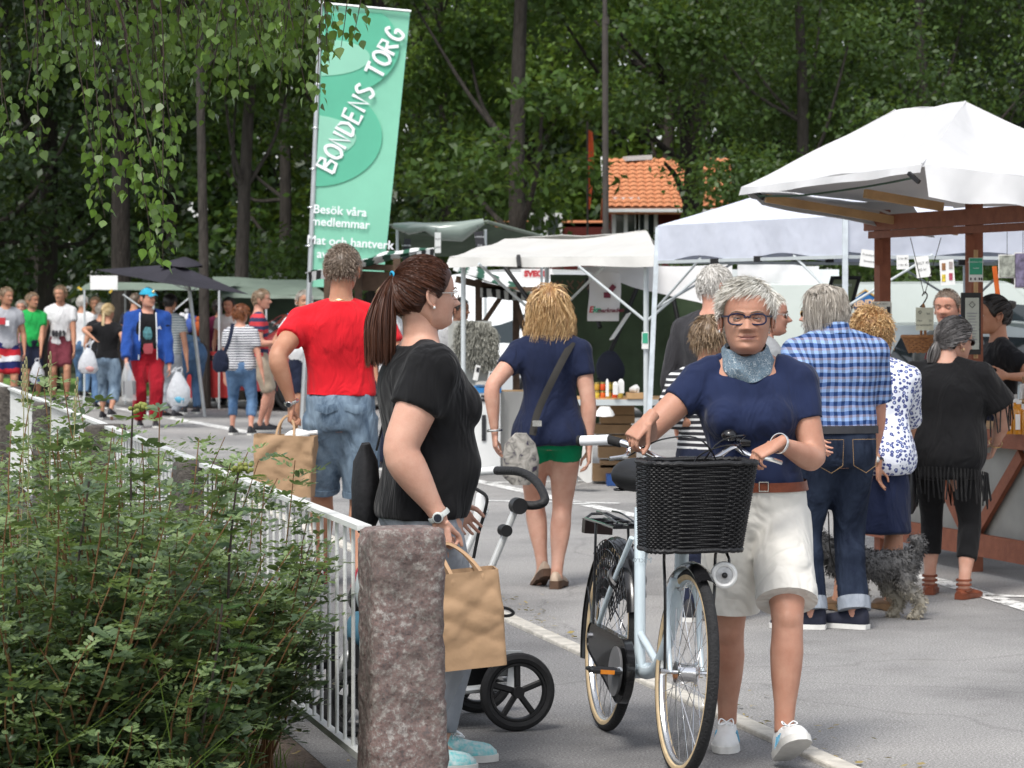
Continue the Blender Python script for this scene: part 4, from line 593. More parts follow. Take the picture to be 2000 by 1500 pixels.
obj('weave', ws, WICK, bk_, c); obj('rim', [tube([c + V3(.126 * math.cos(a), .093 * math.sin(a), .045) for a in np.linspace(0, 2 * math.pi, 40)], .010, 8)], WICK, bk_, c); obj('base', [ball(c - V3(0, 0, .04), (.085, .06, .012), 18, 6)], WICK, bk_, c); obj('handle', [tube(smooth_path([c + V3(0, -.09, .04), c + V3(0, -.07, .16), c + V3(0, -.01, .235), c + V3(0, .06, .16), c + V3(0, .09, .04)], 5), .008, 8)], WICK, bk_, c); obj('hook', [tube([P(1778, 464, 17.1), P(1805, 575, 17.1)], .0025, 5), tube([P(1838, 464, 17.1), P(1806, 575, 17.1)], .0025, 5), tube(smooth_path([P(1801, 578, 17.1), P(1806, 570, 17.1), P(1811, 578, 17.1), P(1804, 592, 17.1), P(1797, 600, 17.1)], 4), .004, 6)], DK, bk_, c)
c = P(1806, 623, 16.96); s_ = thing('price_board', tuple(c), 'cream price card tied to the handle of the hanging basket', 'sign'); obj('card', [box(c, (.105, .006, .135))], mat('cream_card', (.66, .66, .52), .8), s_, c, smooth=False); obj('crest', [torus(c + V3(-.028, -.006, .04), .010, .0015, axes_to((0, 1, 0)), 4, 5)], INK, s_, c)
for tx, dx, dz in (('Saft', .02, .03), ('Must', -.03, -.01), ('25:-', .035, -.01), ('Gul äppelmust', -.012, -.035), ('30:-', .037, -.035)): lettering(tx, .014, c + V3(dx, -.006, dz), V3(1, 0, 0), V3(0, 0, 1), INK, s_, c)
# wooden display rack with packets and bottles
rb = W(1.62, .12, .848); rk = thing('display_rack', tuple(rb), 'sloping wooden rack of packets on the timber counter', 'rack'); PLY = mat('plywood', (.50, .32, .15), .7, .12, 6)
obj('side_panel', [(lambda pts: (np.array(pts + [p + u_ * .02 for p in pts]), [(0, 1, 2), (5, 4, 3), (0, 3, 4, 1), (1, 4, 5, 2), (2, 5, 3, 0)]))([W(1.45, .05, .85), W(1.45, .48, .85), W(1.45, .48, 1.25)]), (lambda pts: (np.array(pts + [p + u_ * .02 for p in pts]), [(0, 1, 2), (5, 4, 3), (0, 3, 4, 1), (1, 4, 5, 2), (2, 5, 3, 0)]))([W(2.6, .05, .85), W(2.6, .48, .85), W(2.6, .48, 1.25)])], PLY, rk, rb, smooth=False)
for k in range(3): obj('shelf', [bar(W(1.47, .12 + .13 * k, .90 + .11 * k), W(2.6, .12 + .13 * k, .90 + .11 * k), .14, .012)], PLY, rk, rb, smooth=False)
PKT = [mat('packet_%d' % i, c_, .45, .2, 40) for i, c_ in enumerate(((.66, .62, .52), (.70, .68, .66), (.60, .42, .36)))]
for r_ in range(3):
    for k in range(7): c = W(1.52 + .07 * k, .09 + .13 * r_, .955 + .11 * r_); tag(obj('packet', [(lambda V, F: (V + wnoise(V, 60, k + r_ * 9)[:, None] * .003, F))(*box(c, (.03, .055, .085), rz=-1.2 + .1 * (k % 3)))], PKT[(k + r_) % 3], smooth=False, angle=None), 'clear packet of sweets standing on the %s shelf of the plywood rack' % ('lowest', 'middle', 'top')[r_], 'packet', ('packets on the lowest shelf', 'packets on the middle shelf', 'packets on the top shelf')[r_])
JUICE = mat('amber_juice', (.58, .24, .02), .15, .15, 20, spec=.6); CAPW = mat('pale_cap', (.70, .70, .68), .4)
def bottle(c, h, r_, m_, lab, grp, cap=None):
    b_ = thing('bottle', tuple(c), lab, 'bottle', grp); obj('glass', [lathe(c, [(r_ * .95, 0), (r_, .004), (r_, h * .62), (r_ * .85, h * .70), (r_ * .42, h * .78), (r_ * .40, h * .90)], 14)], m_, b_, c); obj('cap', [lathe(c + V3(0, 0, h * .89), [(r_ * .46, 0), (r_ * .46, h * .11), (.001, h * .112)], 12)], cap or CAPW, b_, c); return b_
for i, (px, py, dd) in enumerate(((1972, 857, 16.0), (1990, 858, 15.95), (2008, 859, 15.9), (1984, 851, 16.2))):
    c = P(px, py, dd); c[2] = .85; b_ = bottle(c, .19, .034, JUICE, ('amber juice bottle beside the tunic sleeve, first of the front row', 'amber juice bottle, second of the front row on the counter', 'amber juice bottle, third of the front row on the counter', 'amber juice bottle standing behind the front row')[i], 'juice bottles on the counter'); obj('label', [box(c + V3(-.012, -.034, .07), (.026, .004, .085))], PAPER, b_, c, smooth=False)
SLV = mat('silver_bottle', (.48, .48, .48), .3, .1, 30, metal=.7)
for i in range(8): c = W(1.30 + .012 * i, .16 + .05 * (i % 4), .85) - u_ * .05 * (i // 4); bottle(c, .19, .022, SLV, 'slim silver bottle in the group beside the plywood rack', 'silver bottles on the counter')
for i in range(6): c = P(1810 + 10 * i, 727, 18.2 + .05 * (i % 2)); bottle(c - V3(0, 0, .02), .17, .018, mat('berry_juice', (.16, .02, .02), .25), 'slim red juice bottle with yellow cap on the far counter below the basket', 'red bottles below the basket', mat('yellow_cap', (.6, .45, .1), .4))
c = W(1.36, .36, 1.0); tag(obj('cardboard_sheet', [bar(c - V3(0, 0, .14), c + V3(.01, .03, .14), .16, .008, ref=u_)], CARD, smooth=False, angle=None), 'brown cardboard lid propped up behind the silver bottles', 'cardboard'); fc = W(0.3, 1.0, 0); ft_ = thing('table', tuple(fc), 'low back table behind the timber counter', 'table'); obj('top', [bar(W(-.2, .75, .93), W(1.2, .75, .93), .3, .03)], RAWWOOD, ft_, fc, smooth=False)
for a in (-.15, 1.1): obj('leg', [bar(W(a, .75, 0), W(a, .75, .93), .04)], RAWWOOD, ft_, fc, smooth=False)
for i, (px, py, w_, h_, c_) in enumerate(((1967, 520, .10, .14, (.30, .32, .28)), (1998, 528, .10, .22, (.16, .14, .22)))): c = P(px, py, 18.6); s_ = thing('picture_print', tuple(c), ('pale garden photo strung behind the dark-haired seller', 'colourful crafts photo strung above the white sheet')[i], 'photo'); obj('sheet', [box(c, (w_, .004, h_))], mat('photo_%d' % i, c_, .5, .8, 22, detail=8), s_, c, smooth=False); obj('border', [box(c + V3(0, .004, 0), (w_ + .012, .003, h_ + .012))], PAPER, s_, c, smooth=False); obj('string', [post(c + V3(0, 0, h_ / 2), c + V3(0, 0, h_ / 2 + .3), .002, 4)], INK, s_, c)
c = P(1945, 545, 18.7); tag(obj('orange_strap', [bar(P(1942, 520, 18.7), P(1950, 585, 18.7), .03, .01)], mat('orange_web', (.62, .13, .02), .7), smooth=False, angle=None), 'orange webbing strap hanging beside the gazebo leg', 'strap')
# ---------------------------------------------------------------- vehicles
def vehicle(lab, cat, c, head, prof, wid, paint, wins, wheels, wr, extra=None, gl=None, name='car'):
    """side profile (x forward, z up) extruded to width; windows as glazed insets on both sides"""
    f = unit(V3(head[0], head[1], 0)); s = V3(f[1], -f[0], 0); o = V3(c[0], c[1], 0); root = thing(name, tuple(o), lab, cat); n = len(prof); T = lambda x, y, z: o + f * x + s * y + V3(0, 0, z); zmax = max(p[1] for p in prof)
    rings = []
    for y, k, dz in ((-1, .96, 0), (-.97, 1, 0), (-.6, 1, .01), (0, 1, .015), (.6, 1, .01), (.97, 1, 0), (1, .96, 0)):
        rings.append(np.array([T(x * (1 if k == 1 else .995), y * wid / 2 * (1 - .13 * max(0, (z - .95) / (zmax - .9))), z * (1 if z < .5 else 1 + (dz if z > .9 else 0)) - (0 if k == 1 else .0)) for x, z in prof]))
    bd = obj('body', [loft(rings)], paint, root, o, angle=35); GL = gl or glass('car_glass', (.012, .02, .022), .04, 1.0)
    for w_ in wins:
        for sd in (-1, 1): obj('window', [(np.array([T(x, sd * (wid / 2 * (1 - .13 * max(0, (z - .95) / (zmax - .9))) + .006), z) for x, z in w_]), [tuple(range(len(w_)))])], GL, root, o, smooth=False, angle=None)
    for x in wheels:
        for sd in (-1, 1):
            c_ = T(x, sd * (wid / 2 - .06), wr); tw = obj('wheel', [torus(c_, wr - .055, (.055, .085), axes_to(s), 32, 8)], RUBBER, root, o); obj('rim', [lathe(c_ + s * sd * .045, [(wr * .68, -.04 * 1), (wr * .66, .0), (wr * .2, .02), (.01, .02)], 20, axes_to(s * sd))] + [bar(c_ + s * sd * .075, c_ + s * sd * .07 + (f * math.cos(a) + V3(0, 0, 1) * math.sin(a)) * wr * .62, .04, .05) for a in np.linspace(0, 6.28, 6)[:-1]], ALU, tw, o); obj('arch', [torus(c_ + s * sd * .045, wr + .02, (.03, .045), axes_to(s), 24, 6)], RUBBER, root, o)
    if extra: extra(root, T, o, GL)
    return root, T, o
def van_front(root, T, o, GL, x0=1.0, wid=1.9, x1=1.5, z0=1.05, z1=1.75, nose=2.2):
    obj('windscreen', [(np.array([T(x1 + .012, -wid * .40, z0), T(x1 + .012, wid * .40, z0), T(x0 + .012, wid * .36, z1), T(x0 + .012, -wid * .36, z1)]), [(0, 1, 2, 3)])], GL, root, o, smooth=False)
    for sd in (-1, 1): obj('headlight', [ball(T(nose - .06, sd * wid * .36, .72), (.14, .14, .10), 12, 8)], mat('headlight', (.6, .62, .62), .1), root, o); obj('mirror', [ball(T(x1 - .25, sd * (wid / 2 + .10), z0 + .12), (.07, .09, .12), 10, 8)], BLACKP, root, o)
    obj('grille', [box(T(nose + .01, 0, .62), (.9, .03, .14), ax=[unit(T(0, 1, 0) - T(0, 0, 0)), unit(T(1, 0, 0) - T(0, 0, 0)), (0, 0, 1)])], BLACKP, root, o, smooth=False); obj('bumper', [tube([T(nose - .05, -wid * .46, .42), T(nose + .04, 0, .42), T(nose - .05, wid * .46, .42)], .11, 10)], mat('grey_bumper', (.10, .10, .105), .6), root, o); obj('wiper', [tube([T(x1 + .03, -.5, z0 + .03), T(x1 - .05, .1, z0 + .12)], .012, 6)], BLACKP, root, o)
VWHITE = mat('van_white', (.72, .74, .74), .3, .04, 3, coat=.4); VCREAM = mat('van_cream', (.62, .68, .64), .35, .04, 3, coat=.4); VSIL = mat('car_silver', (.42, .47, .49), .3, .05, 3, metal=.5, coat=.5); VRED = mat('car_red', (.30, .03, .035), .28, .08, 3, coat=.7)
vp = [(-2.3, .35), (2.1, .35), (2.2, .55), (2.18, .85), (1.55, 1.05), (1.0, 1.78), (.8, 1.97), (.3, 2.02), (-2.2, 2.0), (-2.3, 1.8)]
root, T, o = vehicle('white delivery van parked behind the striped awning stall', 'van', (.35, 39.3), (-.60, -.80), vp, 1.95, VWHITE, [[(.3, 1.08), (1.32, 1.08), (.95, 1.62), (.3, 1.68)]], (-1.45, 1.45), .33, lambda r, T, o, G_: van_front(r, T, o, G_, 1.0, 1.95, 1.55, 1.06, 1.76), name='van')
lettering('SVECO', .10, T(-.9, -1.0 * 1.95 / 2 - .0, 1.86) * 0 + P(1048, 535, 36.2), V3(1, 0, 0), V3(0, 0, 1), REDINK, root, o, bold=.008); obj('sign_panel', [box(P(1048, 535, 36.3), (.40, .04, .13))], WHITE, root, o, smooth=False)
vp2 = [(-2.0, .32), (1.95, .32), (2.05, .6), (1.98, .88), (1.15, 1.05), (.65, 1.62), (.3, 1.76), (-1.8, 1.74), (-1.98, 1.55), (-2.02, .9)]
root, T, o = vehicle('pale green-white panel van with blue diamond badges behind the timber stall', 'van', (4.15, 26.2), (1, -.06), vp2, 1.75, VCREAM, [[(.25, 1.06), (1.0, 1.06), (.62, 1.55), (.25, 1.58)]], (-1.25, 1.25), .31, lambda r, T, o, G_: van_front(r, T, o, G_, .65, 1.75, 1.15, 1.06, 1.62, 2.05), name='van'); BLUEB = mat('badge_blue', (.03, .16, .42), .5); GOLDB = mat('badge_gold', (.45, .28, .08), .5)
for px, py in ((1690, 592), (1880, 607)):
    c = P(px, py, 25.28); obj('badge', [lathe(c, [(.001, .004), (.17, .004), (.17, 0)], 4, [(1, 0, .1), (0, 0, .62), (0, -1, 0)])], BLUEB, root, o, smooth=False, angle=None); obj('badge_rim', [tube([c + V3(.175 * math.cos(a), -.006, .115 * math.sin(a)) for a in np.linspace(0, 2 * math.pi, 5)], .010, 6)], GOLDB, root, o); lettering('RENDO', .070, c + V3(.0, -.02, 0), unit(V3(1, 0, .12)), V3(0, 0, 1), mat('badge_text', (.75, .50, .30), .6), root, o, bold=.004)
cp = [(-1.95, .30), (1.9, .30), (2.0, .5), (1.95, .74), (1.05, .92), (.35, 1.36), (.0, 1.42), (-1.1, 1.40), (-1.75, 1.0), (-1.98, .85)]
def car_extra(root, T, o, GL):
    obj('windscreen', [(np.array([T(1.02, -.62, .95), T(1.02, .62, .95), T(.37, .55, 1.36), T(.37, -.55, 1.36)]), [(0, 1, 2, 3)])], GL, root, o, smooth=False); obj('rear_window', [(np.array([T(-1.72, -.6, 1.04), T(-1.72, .6, 1.04), T(-1.15, .54, 1.385), T(-1.15, -.54, 1.385)]), [(0, 1, 2, 3)])], GL, root, o, smooth=False)
    for sd in (-1, 1): obj('headlight', [ball(T(1.9, sd * .58, .68), (.12, .14, .08), 12, 8)], mat('headlight', (.6, .62, .62), .1), root, o); obj('tail_light', [ball(T(-1.95, sd * .64, .80), (.06, .12, .12), 10, 8)], mat('tail_light', (.35, .01, .01), .2), root, o); obj('door_handle', [bar(T(-.35, sd * .875, .84), T(-.15, sd * .875, .84), .03)], BLACKP, root, o, smooth=False)
cw = [[(-.95, .96), (.02, .96), (.02, 1.32), (-.75, 1.33)], [(.08, .96), (.90, .96), (.32, 1.31), (.08, 1.32)]]
vehicle('silver hatchback parked in front of the pale panel van', 'car', (4.02, 22.9), (.94, -.34), cp, 1.72, VSIL, cw, (-1.2, 1.25), .31, car_extra)
root, T, o = vehicle('dark red hatchback parked behind the man in striped polo', 'car', (-2.25, 43.2), (.95, .3), cp, 1.75, VRED, cw, (-1.2, 1.25), .33, car_extra); obj('roof_bar', [bar(T(-.2, -.6, 1.52), T(-.2, .6, 1.52), .06, .05)], BLACKP, root, o, smooth=False)
# ---------------------------------------------------------------- people: builder
def skin_mat(name, col):
    if name in MATS: return MATS[name]
    m, t, b = nodes(name); L = t.links.new; tc = nn(t, 'ShaderNodeTexCoord')
    n1 = nn(t, 'ShaderNodeTexNoise', Scale=14, Detail=4); n2 = nn(t, 'ShaderNodeTexNoise', Scale=160, Detail=3); L(tc.outputs['Object'], n1.inputs['Vector']); L(tc.outputs['Object'], n2.inputs['Vector'])
    r = ramp(t, [(.3, (col[0] * .88, col[1] * .78, col[2] * .74)), (.7, (col[0] * 1.08, col[1] * 1.1, col[2] * 1.1))]); L(n1.outputs[0], r.inputs[0])
    c = mixcol(t, math_(t, 'MULTIPLY', n2.outputs[0], .28), r.outputs[0], (col[0] * .75, col[1] * .5, col[2] * .45)); L(c, b.inputs['Base Color'])
    b.inputs['Roughness'].default_value = .52; b.inputs['Specular IOR Level'].default_value = .35
    b.inputs['Subsurface Weight'].default_value = .12; b.inputs['Subsurface Radius'].default_value = (1, .35, .2); b.inputs['Subsurface Scale'].default_value = .012
    bp = nn(t, 'ShaderNodeBump', Strength=.18, Distance=.004); L(n2.outputs[0], bp.inputs['Height']); L(bp.outputs[0], b.inputs['Normal']); MATS[name] = m; return m
SK_TAN = skin_mat('tanned_skin', (.49, .27, .19)); SK_LIGHT = skin_mat('light_skin', (.60, .36, .27)); SK_PINK = skin_mat('pink_skin', (.58, .31, .225)); SK_MID = skin_mat('warm_skin', (.50, .265, .17))
LIP = mat('lip', (.42, .19, .15), .45, .15, 60); MLINE = mat('mouth_line', (.13, .035, .03), .6); EYEW = mat('eye_white', (.62, .60, .58), .2, .04, 30); IRIS = mat('iris', (.10, .14, .17), .2, .3, 300); PUPIL = mat('pupil', (.008, .008, .008), .15, .1, 30); BROWM = mat('brow_hair', (.12, .075, .045), .8, .3, 90); BROWG = mat('grey_brow', (.20, .14, .10), .8, .3, 90)
H_BRUN = hair_mat('auburn_hair', (.030, .010, .006), (.125, .045, .022)); H_BLOND = hair_mat('blond_hair', (.26, .12, .04), (.80, .56, .28)); H_ASH = hair_mat('ash_hair', (.36, .33, .27), (.92, .90, .84)); H_GREY = hair_mat('grey_hair', (.22, .19, .16), (.62, .57, .50))
H_SAND = hair_mat('sandy_hair', (.13, .085, .05), (.42, .30, .19)); H_DARK = hair_mat('dark_hair', (.012, .010, .009), (.06, .05, .045)); H_WHITE = hair_mat('white_hair', (.45, .43, .40), (.82, .80, .76)); H_RED = hair_mat('red_hair', (.10, .03, .01), (.38, .13, .04)); H_CREW = hair_mat('cropped_hair', (.12, .085, .06), (.34, .27, .21)); H_PLAT = hair_mat('pale_blond_hair', (.45, .33, .16), (.85, .70, .44)); H_SALT = hair_mat('salt_hair', (.015, .013, .012), (.30, .28, .27))
_ZF = [(0, .24), (.04, .36), (.09, .405), (.15, .40), (.2, .41), (.28, .415), (.36, .415), (.45, .41), (.52, .405), (.58, .43), (.66, .435), (.76, .41), (.86, .33), (.93, .23), (.975, .12), (1, .0)]
_ZB = [(0, -.02), (.08, .06), (.16, .14), (.24, .27), (.34, .37), (.46, .425), (.6, .455), (.72, .44), (.84, .37), (.92, .26), (.97, .14), (1, .0)]
_ZW = [(0, .11), (.04, .18), (.09, .22), (.16, .258), (.25, .285), (.35, .305), (.45, .322), (.55, .335), (.65, .345), (.75, .335), (.84, .295), (.91, .225), (.965, .13), (1, .0)]
def sm(z, tab):
    z = np.clip(np.asarray(z, float), 0, 1); f = lambda q: interp(np.clip(q, 0, 1), tab)
    return (f(z - .025) + f(z) * 2 + f(z + .025)) / 4
def head_surf(az, z, off=0.0, face=True, jaw=1.0):
    """point of the head (unit head height) at azimuth az (0 = person's right, 90 deg = forward) and height z"""
    az = np.asarray(az, float); z = np.asarray(z, float); c, s = np.cos(az), np.sin(az); w = sm(z, _ZW) * (1 + (jaw - 1) * np.clip((.5 - z) / .5, 0, 1)); yf = sm(z, _ZF); yb = sm(z, _ZB)
    zz = np.where(z > .97, 1 - (1 - z) * 1.0, z)
    x = w * np.sign(c) * np.abs(c) ** .92; y = np.where(s > 0, yf * np.abs(s) ** .92, -yb * np.abs(s) ** .95)
    if face:
        f = (s > 0); ax_ = np.abs(x); g = lambda cx, cz, sx, sz: np.exp(-((ax_ - cx) / sx) ** 2 - ((z - cz) / sz) ** 2)
        d = np.zeros_like(x)
        nb = np.clip((.56 - z) / .20, 0, 1); nose = np.where((z < .56) & (z > .26), (.014 + .155 * nb ** 1.15), 0) * np.clip((z - .295) / .055, 0, 1); sx = .030 + .032 * nb
        d += nose * np.exp(-(ax_ / sx) ** 2); d += .045 * g(.066, .345, .026, .030)
        d -= .050 * g(.135, .505, .062, .045); d += .022 * g(.13, .575, .09, .026); d += .016 * g(.05, .565, .05, .03); d += .036 * g(.17, .385, .075, .075)
        d += .022 * g(0, .262, .085, .020); d += .024 * g(0, .208, .075, .022); d -= .016 * g(0, .234, .10, .0095); d -= .012 * g(0, .168, .09, .02); d += .020 * g(0, .10, .07, .045)
        for k in range(5):      # fold from nose wing to mouth corner
            d -= .013 * g(.082 + .013 * k, .335 - .026 * k, .016, .018)
        d -= .008 * g(.125, .228, .018, .014); d -= .012 * g(.135, .432, .06, .012)
        y = y + np.where(f, d, 0) * np.abs(s) ** .4
    r = np.stack([x, y, zz], -1)
    if np.any(off):
        ctr = np.array([0, 0, .55]); n = r - ctr; n = n / np.linalg.norm(n, axis=-1, keepdims=True); r = r + n * (np.asarray(off)[..., None] if np.ndim(off) else off)
    return r
def hairline(az, fr=.83, back=.20, ear=.50):
    a = np.abs((np.degrees(az) - 90 + 180) % 360 - 180)      # 0 = front
    return np.interp(a, [0, 30, 48, 60, 72, 84, 97, 108, 125, 180], [fr, fr - .005, fr - .05, fr - .13, ear + .02, ear - .06, ear + .06, .40, back + .05, back])
def head_mesh(detail=1.0, lips=True, eyes=True, brow=1, old=0, jaw=1.0):
    na, nz = int(72 * detail), int(64 * detail); a = np.linspace(0, 2 * math.pi, na, endpoint=False)
    zs = np.concatenate([np.linspace(.0, .97, nz - 5), [.98, .988, .994, .998]]); rings = [head_surf(a, np.full(na, z), jaw=jaw) for z in zs]
    V, F = loft(rings); M = [0] * len(F); parts = [(V, F)]
    if lips:
        for i, f in enumerate(F):
            if len(f) == 4:
                q = V[list(f)].mean(0)
                if q[1] > .3 and abs(q[0]) < .112 and .190 < q[2] < .277:
                    top = .268 - .25 * (abs(q[0]) / .112) ** 2 * .14; bot = .196 + .03 * (abs(q[0]) / .112) ** 2
                    if bot < q[2] < top: M[i] = 1
    def add(VF, mi): parts.append(VF); M.extend([mi] * len(VF[1]))
    for sx in (-1, 1):
        # ear: rim and bowl
        c = np.array([sx * .335, -.055, .46]); pts = []
        for k in range(15):
            t = -2.2 + 4.6 * k / 14; pts.append(c + np.array([sx * (.055 if 2 < k < 12 else .02), -.075 * math.cos(t - .3) - .02, .125 * math.sin(t) * (1 if t > 0 else .95)]))
        add(tube(pts, [.014 + .008 * math.sin(math.pi * k / 14) for k in range(15)], 6), 0)
        add(ball(c + np.array([sx * .018, -.01, .0]), (.026, .085, .115), 10, 7), 0); add(ball(c + np.array([sx * .028, .01, -.125]), (.018, .035, .035), 8, 6), 0)
        if eyes:
            e = np.array([sx * .135, .338, .503]); add(ball(e, .058, 14, 10), 2)
            add(ball(e + np.array([-sx * .004, .034, -.002]), (.032, .0275, .032), 12, 8), 3); add(ball(e + np.array([-sx * .004, .051, -.002]), (.016, .0125, .016), 8, 6), 4)
            for up in (1, -1):      # lids
                lv = []; na_, nb_ = 12, 5
                for j in range(nb_ + 1):
                    el = (math.radians(4 + 68 * j / nb_) if up > 0 else -math.radians(11 + 54 * j / nb_))
                    for i in range(na_ + 1):
                        th = math.radians(-78 + 156 * i / na_); fl = 1 - .55 * (abs(th) / math.radians(78)) ** 2 if j == 0 else 1; rr = .0645
                        lv.append(e + rr * np.array([math.sin(th) * math.cos(el * fl), math.cos(th) * math.cos(el * fl), math.sin(el * fl)]))
                LF = [(j * (na_ + 1) + i, j * (na_ + 1) + i + 1, (j + 1) * (na_ + 1) + i + 1, (j + 1) * (na_ + 1) + i) for j in range(nb_) for i in range(na_)]
                add((np.array(lv), LF), 0)
                if up > 0: add(tube(lv[1:na_], .0035, 5), 4)
        if brow:
            bp = [np.array([sx * x, 0, z]) for x, z in ((.05, .575), (.09, .59), (.14, .60), (.19, .592), (.225, .57))]
            for q in bp: q[1] = head_surf(math.atan2(1, q[0] / .43 * .98), q[2])[1] + .006
            for q in bp: q[1] = max(q[1], .30)
            add(tube(smooth_path(bp, 3), [.005] + [.007] * 11 + [.003], 6, ref=(0, 1, 0), r2=[.008] + [.010] * 11 + [.003]), 5)
    xs_ = np.linspace(-.132, .132, 13); ml = [np.array([x, 0, .231 + .024 * (abs(x) / .132) ** 2]) for x in xs_]
    for q in ml: q[1] = head_surf(math.atan2(.41, q[0]), q[2])[1] + .001
    add(tube(ml, [.003] + [.006] * 11 + [.003], 6), 6)
    return join(parts), M
def hair(style, n, seed, thick=.05, length=.2, fr=.83, back=.2, curl=0.0, lift=.35, rad=.006, tie=None, part=0.0, ear=.5, down=1.0, fringe=0.0, side=1.0):
    """cap + strands in head units"""
    r = np.random.default_rng(seed); na, nz = 48, 30; a = np.linspace(0, 2 * math.pi, na, endpoint=False); hl = hairline(a, fr, back, ear); rings = []
    for j in range(nz + 1):
        t = j / nz; z = hl + (1 - hl) * t; z = np.where(t == 1, .999, z); th = thick * np.clip((t * 6 + .15), .12, 1) * (1 + .2 * np.sin(a * 5 + seed))
        rings.append(head_surf(a, z, th, face=False))
    V, F = loft(rings, caps=False); F.append(tuple(range(len(V) - na, len(V)))); V = V + vn(V, F) * 0
    K = 7; m = int(n * 1.6); az = r.uniform(0, 2 * math.pi, m); z = 1 - (1 - .15) * r.uniform(0, 1, m) ** 1.25; ok = z > hairline(az, fr, back, ear) + .01; az, z = az[ok][:n], z[ok][:n]
    root = head_surf(az, z, thick * .35, face=False); ctr = np.array([0, -.02, .55]); nrm = root - ctr; nrm /= np.linalg.norm(nrm, axis=1, keepdims=True)
    crown = np.array([.03 + part, -.22, .95]); path = [root]; p = root.copy(); L = length * r.uniform(.65, 1.25, len(p)) * np.interp(z, [.5, .85], [side, 1]); axes_ = np.array([.385, .47, .50]) + thick * 1.0
    ph = r.uniform(0, 6.28, len(p)); jit = r.normal(0, 1, (len(p), 3))
    for k in range(1, K):
        t = k / (K - 1)
        if style == 'pony': d = np.asarray(tie) - p; dist_ = np.linalg.norm(d, axis=1, keepdims=True); d = d / np.maximum(dist_, 1e-6); step = dist_ * (1.0 / (K - k))
        else:
            away = p - crown; away -= nrm * np.sum(away * nrm, 1, keepdims=True); away /= np.maximum(np.linalg.norm(away, axis=1, keepdims=True), 1e-6)
            d = away * (1 - lift) + nrm * lift * (1 - .8 * t) + np.array([0, 0, -1.]) * down * t * (1 - lift) + jit * (.10 + curl * .25)
            if style == 'swept': d = d + np.array([.9, .12, .1]) * (p[:, 1:2] > 0) * (1 - lift)
            if curl: d = d + curl * np.stack([np.sin(ph + t * 14), np.cos(ph * 1.3 + t * 13), np.sin(ph * .7 + t * 12)], 1)
            d /= np.linalg.norm(d, axis=1, keepdims=True); step = (L / (K - 1))[:, None]
        p = p + d * step; q = (p - ctr) / axes_; rr_ = np.linalg.norm(q, axis=1, keepdims=True); head_z = (p[:, 2:3] > .30)
        p = np.where((rr_ < 1) & head_z, ctr + q / np.maximum(rr_, 1e-6) * axes_, p); path.append(p)
    S = strands(np.stack(path, 1), rad); return (V, F), S
def vn(V, F): return np.zeros_like(V)
def ik(a, b, l1, l2, pole):
    a = np.asarray(a, float); b = np.asarray(b, float); d = b - a; L = np.linalg.norm(d); Lm = (l1 + l2) * .999
    if L > Lm: b = a + d / L * Lm; L = Lm; d = b - a
    t = d / L; x = (l1 * l1 - l2 * l2 + L * L) / (2 * L); h = math.sqrt(max(l1 * l1 - x * x, 0)); pole = np.asarray(pole, float); u = unit(pole - t * np.dot(pole, t)); return a + t * x + u * h, b
def limb(pts, prof, n=20, ref=None, flat=1.0):
    """tube through joints with radius profile over normalised length"""
    pts = [np.asarray(p) for p in pts]; seg = [0]
    for i in range(1, len(pts)): seg.append(seg[-1] + np.linalg.norm(pts[i] - pts[i - 1]))
    tt = np.linspace(0, 1, 18); q = [np.array([np.interp(t * seg[-1], seg, [p[k] for p in pts]) for k in range(3)]) for t in tt]
    q2 = [q[0]] + [(q[i - 1] + 2 * q[i] + q[i + 1]) / 4 for i in range(1, len(q) - 1)] + [q[-1]]
    r = [interp(t, prof) for t in tt]; return tube(q2, r, n, ref, r2=[x * flat for x in r])
def hand_parts(W, d, npalm, right, s, curl=(.35, .5, .4), spread=.06, thumb_in=.4, rad=1.0):
    """palm + four fingers + thumb as closed pieces"""
    d = unit(d); npalm = unit(npalm - d * np.dot(npalm, d)); lat = np.cross(d, npalm) * (1 if right else -1); out = []    # lat: thumb side
    W = np.asarray(W); rings = []
    for t, hw, th in ((-.03, .0255, .0245), (-.01, .027, .0225), (.02, .031, .019), (.05, .038, .016), (.085, .041, .0135), (.098, .038, .011)):
        a = np.linspace(0, 2 * math.pi, 14, endpoint=False); rings.append(W + d * t * s + np.outer(np.cos(a) * hw * s, lat) + np.outer(np.sin(a) * th * s, npalm))
    out.append(loft(rings))
    for k, (ln, off, fw) in enumerate(((.072, .029, .0088), (.080, .010, .0092), (.074, -.0095, .0088), (.058, -.028, .0078))):
        c = (curl[k] if len(curl) == 4 else None); b = W + d * (.088 - .004 * abs(k - 1)) * s + lat * off * s; ang = 0; p = [b - d * .02 * s, b]; dirs = d + lat * (off * spread * 30)
        dirs = unit(dirs); cc = curl if c is None else c
        cc = (cc, cc, cc * .8) if np.isscalar(cc) else cc
        for seg, cu in zip((.46, .30, .24), cc):
            ang += cu; p.append(p[-1] + (dirs * math.cos(ang) + npalm * math.sin(ang)) * ln * seg * s)
        out.append(tube(smooth_path(p, 3), [fw * s * rad * q for q in np.linspace(1.08, .80, 3 * (len(p) - 1) + 1)], 8)); out.append(ball(p[-1], fw * .80 * s * rad, 8, 6))
    b = W + d * .028 * s + lat * .026 * s; td = unit(d * .75 + lat * .75 * (1 - thumb_in) + npalm * (.25 + thumb_in * .6)); p = [b - td * .01 * s, b + td * .04 * s, b + td * .068 * s + npalm * .004 * s, b + unit(td + d * .35) * .096 * s + npalm * .008 * s]
    out.append(tube(smooth_path(p, 3), [s * rad * q for q in np.linspace(.0145, .0085, 10)], 8)); out.append(ball(p[-1], .0085 * s * rad, 8, 6)); return out
